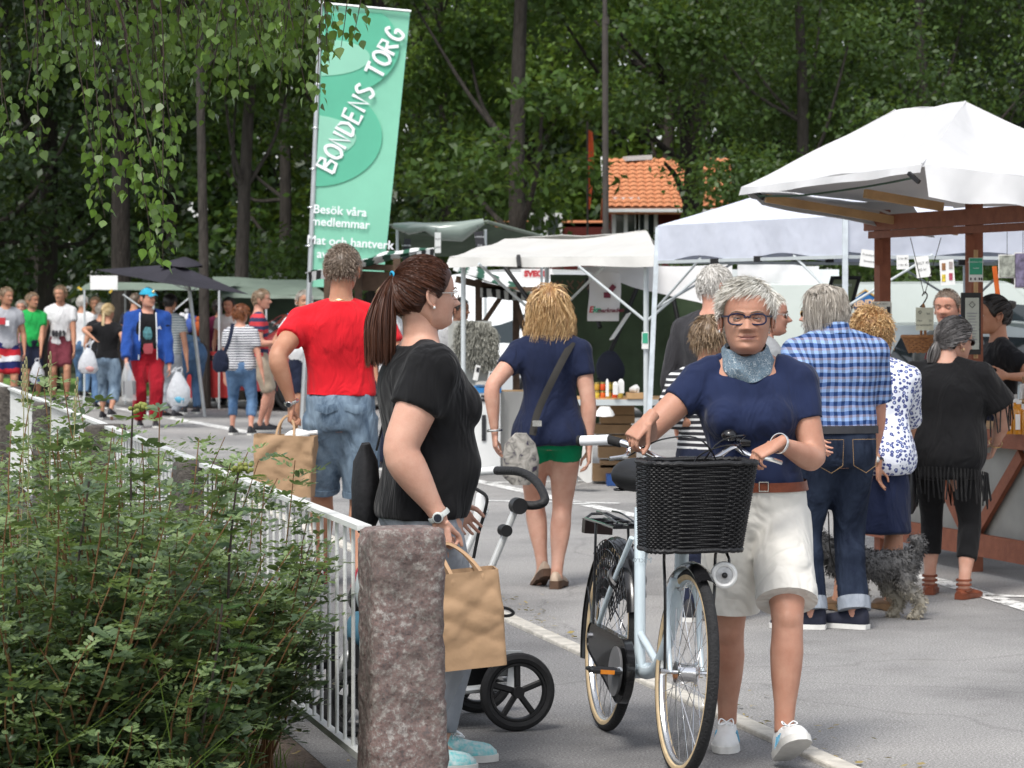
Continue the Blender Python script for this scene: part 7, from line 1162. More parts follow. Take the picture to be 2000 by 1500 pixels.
for s, x, z in ((-1, .61, .30), (1, .29, .25)):
    c = B(x, s * .17, z); pd = bo('pedal', [tube([c - l * .05 * 0 + axl * y + f * xx for xx, y in ((-.042, -.048), (.042, -.048), (.042, .048), (-.042, .048), (-.042, -.048))], .0085, 6, ref=upb, r2=.012), tube([c + axl * (-.055), c + axl * .055], .010, 8)], BLACKP); bo('pedal_reflector', [box(c + f * .05, (.05, .006, .014), ax=[axl, f, upb])], mat('amber_reflector', (.6, .20, .02), .2), pd, smooth=False)
bo('front_reflex_lamp', [torus(B(1.13, .085, .675), .0365, (.009, .012), axes_to(unit(f * 1.0 - l * .12)), 32, 8)], mat('lamp_white', (.80, .80, .78), .3)); bo('lamp_lens', [lathe(B(1.13, .085, .675) , [(.034, -.012), (.033, .002), (.02, .006), (.001, .008)], 24, axes_to(unit(f - l * .12)))], mat('lens_grey', (.48, .48, .48), .15, .2, 60)); bo('lamp_bulb', [ball(B(1.143, .084, .675), .010, 10, 8)], BLACKP)
bo('basket_carrier', [bt([(1.06, s * .075, .36), (1.03, s * .085, .60), (1.0, s * .09, .745), (1.14, s * .09, .755)], .0055, 7) for s in (-1, 1)] + [bt([(1.0, -.09, .75), (1.0, .09, .75)], .0055, 7), bt([(1.14, -.09, .755), (1.14, .09, .755)], .0055, 7), bt([(1.12, .09, .75), (1.13, .10, .72), (1.13, .088, .69)], .005, 7)], BLK)
WBL = mat('black_wicker', (.011, .011, .012), .42, .25, 90, bump=.3, bs=200); wv = []
def bk_pt(t, z):          # rounded-rectangle outline of the basket, t 0..1
    a = 2 * math.pi * t; k = (z - .765) / .285; c_, s_ = math.cos(a), math.sin(a); e = .38; return B(1.08 + (.112 + .024 * k) * np.sign(c_) * abs(c_) ** e, -.025 + (.160 + .026 * k) * np.sign(s_) * abs(s_) ** e, z)
NR = 38
for k in range(NR):
    z = .768 + .276 * k / (NR - 1); pts = []
    for j in range(97):
        t = j / 96; p = bk_pt(t, z); ctr_ = B(1.08, -.025, z); o_ = unit(p - ctr_); pts.append(p + o_ * .0032 * math.sin(j * math.pi / 2 + k * math.pi))
    wv.append(tube(pts, .0040, 4))
wb = bo('basket', wv, WBL); wb['kind'] = 'stuff'; bo('basket_stakes', [tube([bk_pt(j / 48, .765), bk_pt(j / 48, 1.045)], .0035, 4) for j in range(48)], WBL); [bo('basket_rim', [tube([bk_pt(j / 72, z) + V3(0, 0, .002 * math.sin(j * 2)) for j in range(73)], .009, 8)], WBL) for z in (1.05, .762)]; bo('basket_floor', [(np.array([bk_pt(j / 48, .772) for j in range(48)]), [tuple(range(48))])], WBL, smooth=False)
# ---------------------------------------------------------------- pushchair
SCc = V3(-.055, 10.81, 0); sf = unit(V3(-.95, -.30, 0)); sn = V3(.30, -.95, 0); S = lambda x, s, z: SCc + sf * x + sn * s + V3(0, 0, z); st_ = thing('pushchair', tuple(SCc), 'white-framed pushchair with black wheels beside the ponytail woman', 'pushchair'); so = lambda n, p, m, par=None, **k: obj(n, p, m, par or st_, SCc, **k); GREYPL = mat('mid_grey_plastic', (.30, .31, .32), .5)
for x, s, r_ in ((0, .25, .145), (0, -.25, .145), (.60, .20, .125), (.60, -.20, .125)):
    c = S(x, s, r_); w_ = so('wheel', [torus(c, r_ - .02, (.02, .021), axes_to(sn), 44, 8)], RUBBER); so('rim', [torus(c, r_ - .042, (.008, .015), axes_to(sn), 36, 6), lathe(c - sn * .02, [(.022, 0), (.022, .04)], 14, axes_to(sn))] + [tube([c, c + (sf * math.cos(a) + V3(0, 0, 1) * math.sin(a)) * (r_ - .042)], .012, 6, r2=.007) for a in (.3, 1.56, 2.8, 4.07, 5.3)], BLACKP, w_)
so('axle', [tube([S(0, -.25, .145), S(0, .25, .145)], .012, 8), tube([S(.0, -.2, .17), S(.0, .2, .17)], .016, 8)], GREYPL); so('axle_bracket', [bar(S(.02, .19, .27), S(.30, .17, .30), .05, .035), bar(S(.02, -.19, .27), S(.30, -.17, .30), .05, .035), bar(S(.0, .21, .27), S(.02, .22, .15), .03, .05)], WHITE, smooth=False); so('brake_pedal', [tube([S(-.02, .16, .215), S(.06, .17, .215)], .022, 8)], GREYPL); so('chassis', [tube(smooth_path([S(.02, s * .19, .24), S(.28, s * .18, .30), S(.52, s * .18, .26), S(.60, s * .19, .14)], 5), .016, 10) for s in (-1, 1)] + [tube([S(.28, s * .18, .30), P(958, 1112, 10.62) if s > 0 else P(900, 1100, 11.1), P(1008, 992, 10.62) if s > 0 else P(948, 992, 11.1)], .0145, 10) for s in (-1, 1)], mat('pushchair_alu', (.66, .67, .66), .35, .05, 6, metal=.3)); so('basket_tray', [bar(S(.05, 0, .185), S(.5, 0, .17), .30, .10)], BLACKC, smooth=False)
[so('fold_joint', [lathe(P(x, y, 10.6), [(r_, -.025), (r_, .025)], 18, axes_to(sn))], BLACKP) for x, y, r_ in ((1012, 988, .03), (986, 1036, .022))]; so('side_rail', [tube(smooth_path([S(.0, s * .2, .165), S(.2, s * .19, .15), S(.5, s * .19, .14)], 4), .015, 8) for s in (-1, 1)] + [bar(S(-.03, .2, .275), S(.20, .2, .285), .03, .03)], mat('rail_alu', (.55, .56, .56), .4, .05, 6, metal=.4)); so('push_handle', [tube(smooth_path([P(1012, 985, 10.62), P(1045, 987, 10.6), P(1064, 978, 10.6), P(1057, 955, 10.66), P(1040, 934, 10.74), P(1012, 921, 10.82), P(970, 919, 10.95)], 5), .0165, 10)], mat('grip_leather', (.014, .014, .015), .6, .2, 60, bump=.5, bs=70)); so('handle_bar', [tube([P(970, 919, 10.95), P(930, 922, 11.05), P(890, 925, 11.12)], .0155, 10)], WHITE)
so('seat', [remesh(join([ball(S(.30, 0, .62), (.17, .16, .26), 18, 12), ball(S(.42, 0, .48), (.16, .15, .10), 18, 10)]), .012)], BLACKC); so('seat_liner', [(lambda V, F: (V + wnoise(V, 18, 4)[:, None] * .012, F))(*tube([P(935, 965, 10.8), P(938, 1000, 10.78), P(930, 1035, 10.8)], [.012, .03, .015], 12, r2=.02))], WHITE); so('strap', [tube(smooth_path([P(930, 955, 10.7), P(950, 970, 10.68), P(948, 995, 10.68), P(935, 1040, 10.7), P(925, 1090, 10.7)], 4), .007, 6)], BLACKP); so('strap', [tube(smooth_path([P(975, 1185, 10.9), P(995, 1190, 10.9), P(1003, 1198, 10.9), P(990, 1203, 10.9), P(965, 1200, 10.9)], 4), .006, 6)], BLACKP); so('footmuff', [(lambda V, F: (V + wnoise(V, 20, 2)[:, None] * .012, F))(*ball(P(706, 1230, 10.5), (.055, .06, .075), 14, 10))], mat('blue_muff', (.05, .14, .20), .9)); [so('fork_leg', [tube([S(.6, s * .17, .36), S(.6, s * .17, .13)], .022, 8)], BLACKP) for s in (-1, 1)]; so('shade_panel', [(lambda V, F: (V, F))(*ball(P(712, 1150, 10.5), (.035, .08, .09), 14, 10))], mat('pale_shell', (.42, .47, .48), .5))
# ---------------------------------------------------------------- bags
KRAFT = mat('kraft_paper', (.40, .255, .145), .75, .10, 5, bump=.25, bs=26, dist=.01)
def paper_bag(c, w_, dp, h, yaw, lab, tilt=0, seed=1, hand=None):
    """open-topped kraft bag; c = centre of its base"""
    a = math.radians(yaw); ux = V3(math.cos(a), math.sin(a), 0); uy = V3(-math.sin(a), math.cos(a), 0); tl = math.radians(tilt); uz = unit(V3(0, 0, 1) * math.cos(tl) + ux * math.sin(tl)); ux = unit(ux * math.cos(tl) - V3(0, 0, 1) * math.sin(tl)); root = thing('paper_bag', tuple(c), lab, 'bag'); rings = []
    n = 72; tt = np.linspace(0, 2 * math.pi, n, endpoint=False); sx = np.sign(np.cos(tt)) * np.minimum(1, np.abs(np.cos(tt)) * 1.35) ; sy = np.sign(np.sin(tt)) * np.minimum(1, np.abs(np.sin(tt)) * 1.35)
    outer = [c + np.outer(sx * w_ / 2 * (.94 + .06 * z), ux) + np.outer(sy * dp / 2 * (1 - .12 * z), uy) + uz * h * z for z in np.linspace(0, 1, 40)]; inner = [c + np.outer(sx * (w_ / 2 - .004) * (.94 + .06 * z), ux) + np.outer(sy * (dp / 2 - .004) * (1 - .12 * z), uy) + uz * h * z for z in np.linspace(1, .55, 6)]
    V, F = loft(outer + inner, caps=False); F.append(tuple(range(n - 1, -1, -1))); L_ = V - c; amp = np.clip((L_ @ uz) / h * 3, .2, 1); V = V + np.outer((wnoise(L_, 15, seed, 4, True) * .010 + wnoise(L_, 55, seed + 2, 6, True) * .003) * amp, uy) + np.outer(wnoise(L_, 16, seed + 4, 6, True) * .008 * amp, ux); obj('bag', [(V, F)], KRAFT, root, c, angle=35)
    hd = c + uz * (h + .09) if hand is None else np.asarray(hand)
    for s in (-1, 1): p0 = c + uz * (h - .01) - ux * .05 + uy * s * dp * .42; p1 = c + uz * (h - .01) + ux * .05 + uy * s * dp * .42; obj('handle', [tube(smooth_path([p0 - uz * .05, p0, p0 * .35 + hd * .65 - ux * .02, hd, p1 * .35 + hd * .65 + ux * .02, p1, p1 - uz * .05], 4), .0035, 6, ref=uy, r2=.007)], KRAFT, root, c)
    return root, ux, uy, uz
paper_bag(P(922, 1300, 9.44), .225, .15, .315, 10, 'brown paper carrier bag held by the ponytail woman', -5, 3, P(872, 1062, 9.47)); r_, ux, uy, uz = paper_bag(P(556, 968, 15.78), .335, .17, .335, -4, 'brown paper carrier bag carried by the man in red', 2, 6, P(562, 812, 15.8)); c = P(556, 968, 15.78)
tag(obj('produce', [(lambda V, F: (V + wnoise(V, 50, 4)[:, None] * .012, F))(*ball(c + uz * .335 + ux * .06, (.07, .05, .03), 12, 8)), tube([c + uz * .34 + ux * .05, c + uz * .355 + ux * .17], .012, 8)], PAPER), 'wrapped goods poking out of the paper bag of the man in red', 'goods')
def soft_bag(c, w_, h, m, lab, seed, hand, name='shoulder_bag', strap=None, dp=.08, cat='bag'):
    root = thing(name, tuple(c), lab, cat); V, F = tube([c + V3(0, 0, h / 2), c + V3(0, 0, h * .3), c, c - V3(0, 0, h * .35), c - V3(0, 0, h / 2)], [w_ * .16, w_ * .42, w_ * .5, w_ * .48, w_ * .26], 20, ref=(1, 0, 0), r2=[dp * .4, dp * .5, dp * .6, dp * .6, dp * .4]); V = V + wnoise(V - c, 20, seed, 7, True)[:, None] * .006; obj('pouch', [(V, F)], m, root, c, angle=50)
    for p in hand: obj('strap', [tube(smooth_path([np.asarray(q) for q in p], 4), strap[1] if strap else .004, 6, ref=(1, 0, 0), r2=.003)], strap[0] if strap else m, root, c)
    return root
def printed():
    m, t, b = nodes('flower_print'); L = t.links.new; tc = nn(t, 'ShaderNodeTexCoord'); v = nn(t, 'ShaderNodeTexNoise', Scale=16, Detail=4, Distortion=2.0); L(tc.outputs['Object'], v.inputs['Vector']); r = ramp(t, [(.32, (.035, .025, .05)), (.40, (.20, .19, .17)), (.55, (.33, .31, .28)), (.70, (.42, .40, .36))]); L(v.outputs[0], r.inputs[0]); L(r.outputs[0], b.inputs['Base Color']); b.inputs['Roughness'].default_value = .7; return m
sb = soft_bag(P(1018, 895, 15.62), .20, .28, printed(), 'grey flower-print shoulder bag hanging behind the woman in green shorts', 3, [[P(1040, 850, 15.62), P(1052, 800, 15.68), P(1090, 720, 15.72), P(1118, 668, 15.85)]], strap=(mat('strap_web', (.02, .018, .016), .8), .020), dp=.07); obj('buckle', [box(P(1049, 827, 15.6), (.05, .012, .032))], SILVER, sb, P(1018, 895, 15.62), smooth=False)
soft_bag(P(716, 950, 9.86), .10, .30, mat('backpack_cloth', (.012, .012, .014), .8, .2, 20, bump=.3, bs=60), 'black backpack hanging behind the ponytail woman', 5, [[P(735, 880, 9.8), P(760, 780, 9.75), P(775, 720, 9.7)]], name='backpack', dp=.18); soft_bag(P(1776, 955, 15.35), .085, .26, mat('handbag_leather', (.012, .012, .014), .3, .2, 20), 'glossy black handbag beside the fringed tunic', 6, [[P(1776, 905, 15.35), P(1783, 885, 15.4)]], name='handbag', dp=.09)
# ---------------------------------------------------------------- people further off
def tee(name, col): return fabric(name, col, .08, fold=.6)
WT = tee('white_tee', (.70, .70, .71)); GT = tee('grey_tee', (.36, .37, .40)); GRN = tee('green_polo', (.02, .36, .08)); MAR = tee('maroon_cotton', (.16, .035, .05)); BLUEJ = tee('blue_jacket', (.016, .06, .26)); REDP = tee('red_trousers', (.30, .008, .018)); NVS = tee('navy_shorts', (.012, .016, .035)); CHAR = tee('charcoal_knit', (.035, .034, .038)); MARP = tee('maroon_top', (.11, .012, .04)); STRP = stripes('breton_stripe', (.66, .66, .68), (.06, .065, .09), .030, .55); STRG = stripes('grey_stripe', (.52, .55, .54), (.22, .26, .28), .035, .5); STRR = stripes('rugby_stripe', (.55, .05, .06), (.04, .045, .10), .095, .5); STRB = stripes('sleeve_stripe', (.60, .60, .60), (.03, .03, .035), .028, .4); FLAGS = stripes('flag_shorts', (.42, .02, .03), (.015, .02, .09), .30, .34, c3=(.62, .62, .64)); DTEE = tee('dark_grey_tee', (.05, .055, .055)); BPOLO = tee('black_polo', (.010, .010, .012)); CREAMH = tee('cream_cloth', (.55, .53, .50)); BLUESH = tee('denim_shirt', (.13, .24, .38))
PLG = mat('thin_plastic', (.72, .74, .77), .3, .06, 14, bump=.5, bs=22, trans=.35, dist=.03)
def carrier(c, w_, h, lab, seed, hand, content=None):
    root = thing('plastic_bag', tuple(c), lab, 'bag'); V, F = tube([c + V3(0, 0, h * .5), c + V3(0, 0, h * .30), c, c - V3(0, 0, h * .3), c - V3(0, 0, h * .45)], [w_ * .10, w_ * .28, w_ * .46, w_ * .52, w_ * .34], 16, ref=(1, 0, 0), r2=[w_ * .06, w_ * .16, w_ * .28, w_ * .30, w_ * .2]); V = V + wnoise(V - c, 18, seed, 7, True)[:, None] * .012; obj('sack', [(V, F)], PLG, root, c, angle=40)
    obj('handle', [tube(smooth_path([c + V3(s * w_ * .1, 0, h * .40), c + V3(s * w_ * .12, 0, h * .6), np.asarray(hand)], 3), .008, 6) for s in (-1, 1)], PLG, root, c)
    if content is not None: obj('contents', [(lambda V, F: (V + wnoise(V - c, 20, 2)[:, None] * .01, F))(*ball(c - V3(0, .02, h * .28), (w_ * .42, w_ * .27, h * .16), 14, 9))], content, root, c)
    return root
def far(lab, px, d, H, yaw, topm, botm, hairm, hem=.5, kind='bottoms', bhem=1.0, sleeve=.5, skin=None, hair_kw=None, shoe=DARKSHOE, sole=SOLEW, tkw=None, bkw=None, vox=.023, hair_n=380, noshoe=False, **kw):
    b = person('person', lab, (XP(px, d), d), H, yaw, voxel=vox, skin=skin or SK_MID, detail=.55, **kw)
    if topm: top(b, topm, 'shirt', hem=hem, sleeve=sleeve, wr=.009, ease=.016, sease=.018, seed=int(px) % 97, scoop=.005, **(tkw or {}))
    if botm: bottoms(b, botm, 'trousers' if bhem > .7 else 'shorts', waist=.58, hem=bhem, ease=.014, hease=.022, wr=.010, seed=int(px) % 89, **(bkw or {}))
    if not noshoe: shoes(b, shoe, sole, toes=(kw.get('rtoe', 0), kw.get('ltoe', 0)))
    add_hair(b, hairm, n=hair_n, seed=int(px) % 71, **(dict(style='short', thick=.045, length=.16, lift=.3, rad=.011, back=.22) | (hair_kw or {}))); return b
b = far('young man in white tee with skull print and maroon shorts', 118, 46, 1.85, 172, WT, MAR, H_SAND, hem=.49, bhem=.43, head_yaw=195, skin=SK_MID, lf=(0, .1, 0), rh=P(78, 690, 45.7), lh=P(146, 700, 45.8)); obj('print', [(lambda V, F: (V + wnoise(V, 30, k)[:, None] * .01, F))(*ball(P(104 + 7 * k, 651, 45.84), (.028, .012, .06), 8, 6)) for k in range(4)], INK, b.root, b.o)
carrier(P(73, 728, 45.6), .24, .36, 'white plastic bag with blue goods held by the young man in white tee', 3, P(78, 700, 45.6), mat('blue_goods', (.05, .12, .28), .6))
far('man in bright green polo and dark shorts beside the white tee', 62, 45.8, 1.74, 160, GRN, NVS, H_SAND, hem=.50, bhem=.45, head_yaw=125, skin=SK_MID, belly=.02, waist=1.2, lh=P(80, 690, 45.6))
b = far('youth in grey printed tee and flag-coloured shorts by the outer posts', 12, 42, 1.80, 165, GT, FLAGS, H_SAND, hem=.50, bhem=.45, head_yaw=130, skin=SK_MID); obj('print', [box(P(2, 627, 41.80), (.13, .03, .10))], REDINK, b.root, b.o, smooth=False); obj('print', [box(P(14, 631, 41.81), (.06, .03, .08))], WINK, b.root, b.o, smooth=False)
far('pink-faced person half hidden behind the green polo', 42, 48, 1.62, 180, tee('pink_top', (.45, .22, .24)), NVS, H_GREY, skin=SK_PINK, noshoe=True, vox=.022)
far('white-haired man in white tee and jeans walking away', 160, 48.2, 1.70, 10, WT, JEAN_M, H_WHITE, hem=.50, head_yaw=20, waist=1.1, lf=(0, .18, 0), rf=(0, -.1, 0), hair_kw=dict(back=.25, length=.13))
b = far('woman in black tee with pale blond ponytail and short jeans', 210, 39, 1.565, 8, BLACKT, JEAN_L, H_PLAT, hem=.53, bhem=.78, head_yaw=25, hips=1.05, lf=(0, .05, 0), rf=(.02, -.22, .05), rheel=40, rh=P(243, 690, 38.9), lh=P(184, 662, 38.7), hair_kw=dict(style='pony', tie=(-.05, -.47, .62), thick=.05), hair_n=600)
obj('ponytail', [locks(b, None, lambda r: [(-.05 + .10 * math.sin(a_ * 6.28) * q_ * min(1, t * 3), -.48 - .08 * t - .06 * math.cos(a_ * 6.28) * q_, .62 - 1.0 * t) for a_, q_ in [(r.uniform(), r.uniform())] for t in np.linspace(0, 1, 9)], 9, 220, .014, 3, 0)], H_PLAT, b.root, b.o)
carrier(P(173, 705, 38.6), .27, .36, 'bulging white plastic bag held by the woman in black tee', 7, P(184, 665, 38.65), mat('pink_goods', (.55, .30, .28), .6))
far('grey-haired person in dark top beyond the blond ponytail', 197, 43, 1.575, 5, BPOLO, JEAN_M, H_GREY, vox=.022)
far('fair-haired person in grey top between the white tee and the black tee', 186, 50, 1.68, 175, GT, NVS, H_SAND, vox=.024)
far('bald-headed man in navy top beyond the blue jacket', 262, 47, 1.74, 30, NVS, JEAN_M, H_CREW, vox=.024, hair_kw=dict(style='crew', thick=.01, length=.03))
far('dark-haired person in pale top beside the sage canopy', 448, 44, 1.66, 190, CREAMH, JEAN_D, H_DARK, vox=.024)
# the man in the blue jacket
b = person('person', 'man in open blue track jacket, red trousers and turquoise cap carrying bags', (XP(288, 36.6), 36.6), 1.765, 170, voxel=.013, skin=SK_PINK, sh=1.22, chest=1.22, waist=1.35, hips=1.12, arm=1.12, belly=.03, rh=P(246, 708, 36.2), lh=P(331, 716, 36.5), rpole=(-.8, .5, 0), lpole=(.9, .4, 0), head_yaw=132, detail=.7, hh=.24, lf=(0, .12, 0), jaw=1.15)
top(b, BLACKT, 'shirt', hem=.52, sleeve=.4, ease=.012); bottoms(b, REDP, 'trousers', waist=.57, hem=.97, ease=.016, hease=.034, wr=.012)
jc = lambda c: (np.abs((c - b.o) @ b.R + .012) < .10 + .05 * np.clip((.75 - c[:, 2] / b.H), -.3, .3)) & (((c - b.o) @ b.F) > .02) & (c[:, 2] < .862 * b.H)
top(b, BLUEJ, 'jacket', hem=.475, sleeve=1.92, ease=.026, sease=.026, flare=.02, wr=.012, seed=4, cut=jc, thick=.008)
obj('piping', [tube(smooth_path([b.c(h) + b.R * s * (.105 + .05 * (.75 - h)) + b.TF * (.135 + .03 * math.sin((h - .48) * 9)) for h in (.49, .56, .64, .72, .79, .83)], 4), .007, 6) for s in (-1, 1)], WINK, b.root, b.o); obj('print', [(lambda V, F: (V + wnoise(V, 40, 3)[:, None] * .01, F))(*ball(b.c(.57) + b.F * .205 + b.R * -.0, (.07, .02, .09), 4, 4))], mat('star_print', (.30, .05, .06), .8), b.root, b.o); obj('print', [(lambda V, F: (V + wnoise(V, 40, 5)[:, None] * .01, F))(*ball(b.c(.68) + b.F * .18, (.06, .02, .10), 6, 5))], mat('teal_print', (.07, .20, .22), .8, .5, 30), b.root, b.o)
lettering('uA', .06, b.c(.72) + b.F * .178 - b.R * .13, -b.R * -1 * np.sign((-b.R)[0]) if False else V3(1, 0, 0), V3(0, 0, 1), WINK, b.root, b.o); shoes(b, DARKSHOE, SOLEW); add_hair(b, H_DARK, 'crew', 250, 3, thick=.03, length=.07, rad=.01)
CAPT = fabric('turquoise_cap', (.03, .32, .48), .15); cap = obj('cap', [(b.hm(np.concatenate([head_surf(np.linspace(0, 2 * math.pi, 28, endpoint=False), np.full(28, z), .055, face=False) for z in (.66, .74, .84, .92, .97, .995)])), loft([np.zeros((28, 3))] * 6)[1])], CAPT, b.root, b.o); obj('peak', [slab(lambda u, v: b.hp((u - .5) * .62 * (1 - .25 * v * v), .40 + .30 * v * math.sqrt(max(0, 1 - (2 * u - 1) ** 2 * .8)), .70 - .06 * v - .10 * (2 * u - 1) ** 2), 10, 5, (0, 0, .008))], CAPT, cap, b.o); obj('front_panel', [ball(b.hp(0, .46, .80), (.02, .02, .03), 8, 6)], GOLD, cap, b.o)
carrier(P(349, 760, 36.4), .30, .46, 'heavy white plastic bag in the hand of the blue jacket man', 9, P(334, 728, 36.4), mat('blue_pack', (.10, .35, .50), .6))
c = P(251, 752, 36.1); bg_ = thing('plastic_bag', tuple(c), 'clear plastic bag with a grey box held by the blue jacket man', 'bag'); obj('sack', [(lambda V, F: (V + wnoise(V, 20, 3)[:, None] * .01, F))(*tube([P(248, 708, 36.15), P(249, 728, 36.1), P(251, 745, 36.1), P(252, 782, 36.1)], [.02, .07, .10, .10], 4, ref=(1, 0, 1)))], glass('clear_film', (.75, .76, .76), .15, .35), bg_, c); obj('box', [box(P(253, 757, 36.1), (.15, .1, .17))], mat('grey_box', (.13, .13, .14), .6), bg_, c, smooth=False)
far('man in dark cap and grey striped tee behind the blue jacket', 330, 39.5, 1.70, 25, STRG, GREYP, H_DARK, hem=.50, sleeve=.55, rh=P(366, 712, 39.3), rpole=(.7, -.5, 0), hair_kw=dict(style='crew', thick=.05, length=.05, fr=.74), sh=1.1, waist=1.15, chest=1.1)
b = far('person in blue shirt and jeans bending over the stall table', 372, 41, 1.74, -25, BLUESH, JEAN_M, H_GREY, hem=.54, sleeve=1.8, lean=(72, 0), rh=V3(XP(358, 41), 41.5, .62), lh=V3(XP(350, 41), 41.6, .62), waist=1.2, hips=1.15, belly=.02, pelvis=(0, -.12, -.03)); obj('belt', [loft([b.ring(.545, .022, n=28), b.ring(.562, .020, n=28)], caps=False)], BELT, b.root, b.o)
far('person in maroon top half hidden by the parasol pole', 428, 45.5, 1.62, -10, MARP, NVS, H_DARK, hem=.5, sleeve=1.7, hair_kw=dict(length=.4, lift=.1, thick=.08))
b = far('red-haired woman in striped tee and blue cropped trousers with a shoulder bag', 470, 34.4, 1.55, 8, STRP, JEAN_M, H_RED, hem=.50, bhem=.80, sleeve=.62, head_yaw=25, hips=1.2, waist=1.25, chest=1.15, rh=P(515, 742, 34.3), lh=P(438, 735, 34.5), lf=(-.03, .05, 0), rf=(.05, -.05, 0), hair_kw=dict(style='short', thick=.09, length=.26, lift=.25, back=.1, down=1.0), hair_n=700, skin=SK_PINK)
soft_bag(P(432, 705, 34.1), .20, .26, NVS, 'navy and white shoulder bag of the red-haired woman', 4, [[P(438, 690, 34.1), P(448, 665, 34.1), P(455, 632, 34.2)]], strap=(NVS, .022))
far('moustached man in red and navy striped polo reaching out', 505, 35.3, 1.74, 82, STRR, fabric('beige_shorts', (.40, .33, .25)), H_SAND, hem=.49, bhem=.5, sleeve=.55, head_yaw=98, skin=SK_PINK, rh=P(548, 668, 35.1), rpole=(0, -.2, -1), lh=P(540, 680, 35.6), lpole=(0, .2, -1), lf=(0, .1, 0), waist=1.1)
b = far('man in white tee with blue writing behind the man in red', 592, 34.2, 1.72, 160, WT, NVS, H_GREY, hem=.48, bhem=.48, rh=P(552, 690, 34), waist=1.2, belly=.02)
for k in range(5): lettering(('Visby', 'marknad', 'ost och', 'vin', 'Tack')[k], .07, P(573, 615 + 12 * k, 33.90), unit(V3(1, 0, .06)), V3(0, 0, 1), mat('pale_blue_ink', (.25, .33, .60), .8), b.root, b.o)
far('white-haired person in white shirt beyond the man in red', 757, 27.2, 1.74, 120, WT, NVS, H_PLAT, sleeve=.6, hair_kw=dict(style='curly', curl=.5, length=.25, thick=.08, lift=.4))
far('dark-haired stallholder in white shirt behind the sheepskin', 895, 29.2, 1.62, 150, WT, NVS, H_DARK, sleeve=1.5, skin=SK_TAN, head_yaw=120)
far('grey-haired man in charcoal sweater behind the cyclist', 1392, 17.2, 1.80, 30, CHAR, NVS, H_WHITE, hem=.49, sleeve=1.9, head_yaw=58, sh=1.08, chest=1.1, waist=1.2, skin=SK_PINK, vox=.015, hair_n=1100, hair_kw=dict(thick=.035, length=.15, rad=.008), hh=.235)
far('short sandy-haired woman with striped sleeves behind the cyclist', 1382, 14.2, 1.50, 20, STRB, NVS, H_SAND, hem=.49, sleeve=1.5, vox=.015, hair_n=900, waist=1.15, hair_kw=dict(thick=.06, length=.25, rad=.009), lh=P(1362, 830, 14.2))
b = far('laughing grey-haired man in sunglasses behind the cyclist', 1490, 15.3, 1.64, 78, tee('grey_shirt', (.25, .26, .27)), NVS, H_ASH, hem=.49, head_yaw=96, skin=SK_PINK, vox=.015, hair_n=1000, hair_kw=dict(thick=.03, length=.12, rad=.008), brow=BROWG, neck_up=-.01); glasses(b, SILVER, LENSD, name='sunglasses')
b = far('smiling crop-haired seller in dark grey tee behind the basket', 1853, 19.1, 1.65, 205, DTEE, NVS, H_CREW, hem=.5, head_yaw=205, skin=SK_PINK, vox=.013, hair_n=900, hair_kw=dict(style='crew', thick=.012, length=.04, fr=.80, rad=.006), hh=.235)
b = far('dark-haired seller woman in black polo beside the timber post', 1950, 18.0, 1.60, 262, BPOLO, NVS, H_DARK, hem=.5, sleeve=.55, head_yaw=262, skin=SK_MID, vox=.013, hair_n=1000, hips=1.1, waist=1.15, chest=1.1, lh=P(1968, 735, 17.6), lpole=(.6, -.2, -.3), hair_kw=dict(style='pony', tie=(0, -.42, .78), thick=.055, rad=.009), hh=.228); obj('bun', [(lambda V, F: (V + wnoise(V, 70, 3)[:, None] * .006, F))(*ball(b.hp(0, -.50, .80), (.035, .035, .03), 12, 9))], H_DARK, b.root, b.o); obj('earring', [ball(b.hp(.37, -.05, .33), .006, 8, 6)], PEARL, b.root, b.o)
# ---------------------------------------------------------------- dog
d = 14.35; dx = XP(1738, d); o = V3(dx, d, 0); dg_ = thing('dog', tuple(o), 'shaggy dark grey dog with curly tail beside the chequered man', 'dog'); D = lambda x, y, z: o + V3(x, y, z)       # x: toward its tail (the dog faces the other way)
dp = [tube([D(-.34, .02, .34), D(-.22, 0, .31), D(-.08, 0, .305), D(.05, 0, .31), D(.13, 0, .32), D(.155, 0, .31)], [.075, .092, .084, .080, .078, .04], 16, r2=[.07, .088, .075, .072, .075, .04]), tube([D(-.34, .02, .36), D(-.42, .03, .44), D(-.46, .03, .47)], [.075, .065, .06], 12), ball(D(-.50, .03, .49), (.085, .065, .07), 14, 10), tube([D(-.53, .03, .475), D(-.62, .03, .455)], [.045, .034], 10)]
for x, y, lf_, hind in ((-.27, -.055, 0, 0), (-.22, .055, .05, 0), (.10, -.05, .02, 1), (.045, .055, -.03, 1)):
    if hind: pts = [D(x - .01, y, .27), D(x - .035 + lf_, y, .185), D(x + .045 + lf_, y, .105), D(x + .02 + lf_, y, .02)]
    else: pts = [D(x, y, .27), D(x + .015 + lf_, y, .15), D(x + lf_, y, .09), D(x + lf_, y, .02)]
    dp.append(tube(smooth_path(pts, 4), list(np.linspace(.052 if hind else .042, .024, 13)), 10)); dp.append(ball(pts[-1] + V3(-.018, 0, -.0), (.036, .026, .022), 10, 7))
dp.append(tube(smooth_path([D(.13, 0, .36), D(.165, 0, .40), D(.17, .0, .425), D(.145, .0, .45), D(.12, .0, .44)], 4), [.03] * 8 + [.034] * 5 + [.03] * 4, 10)); V, Q = remesh(join(dp), .010, 4)
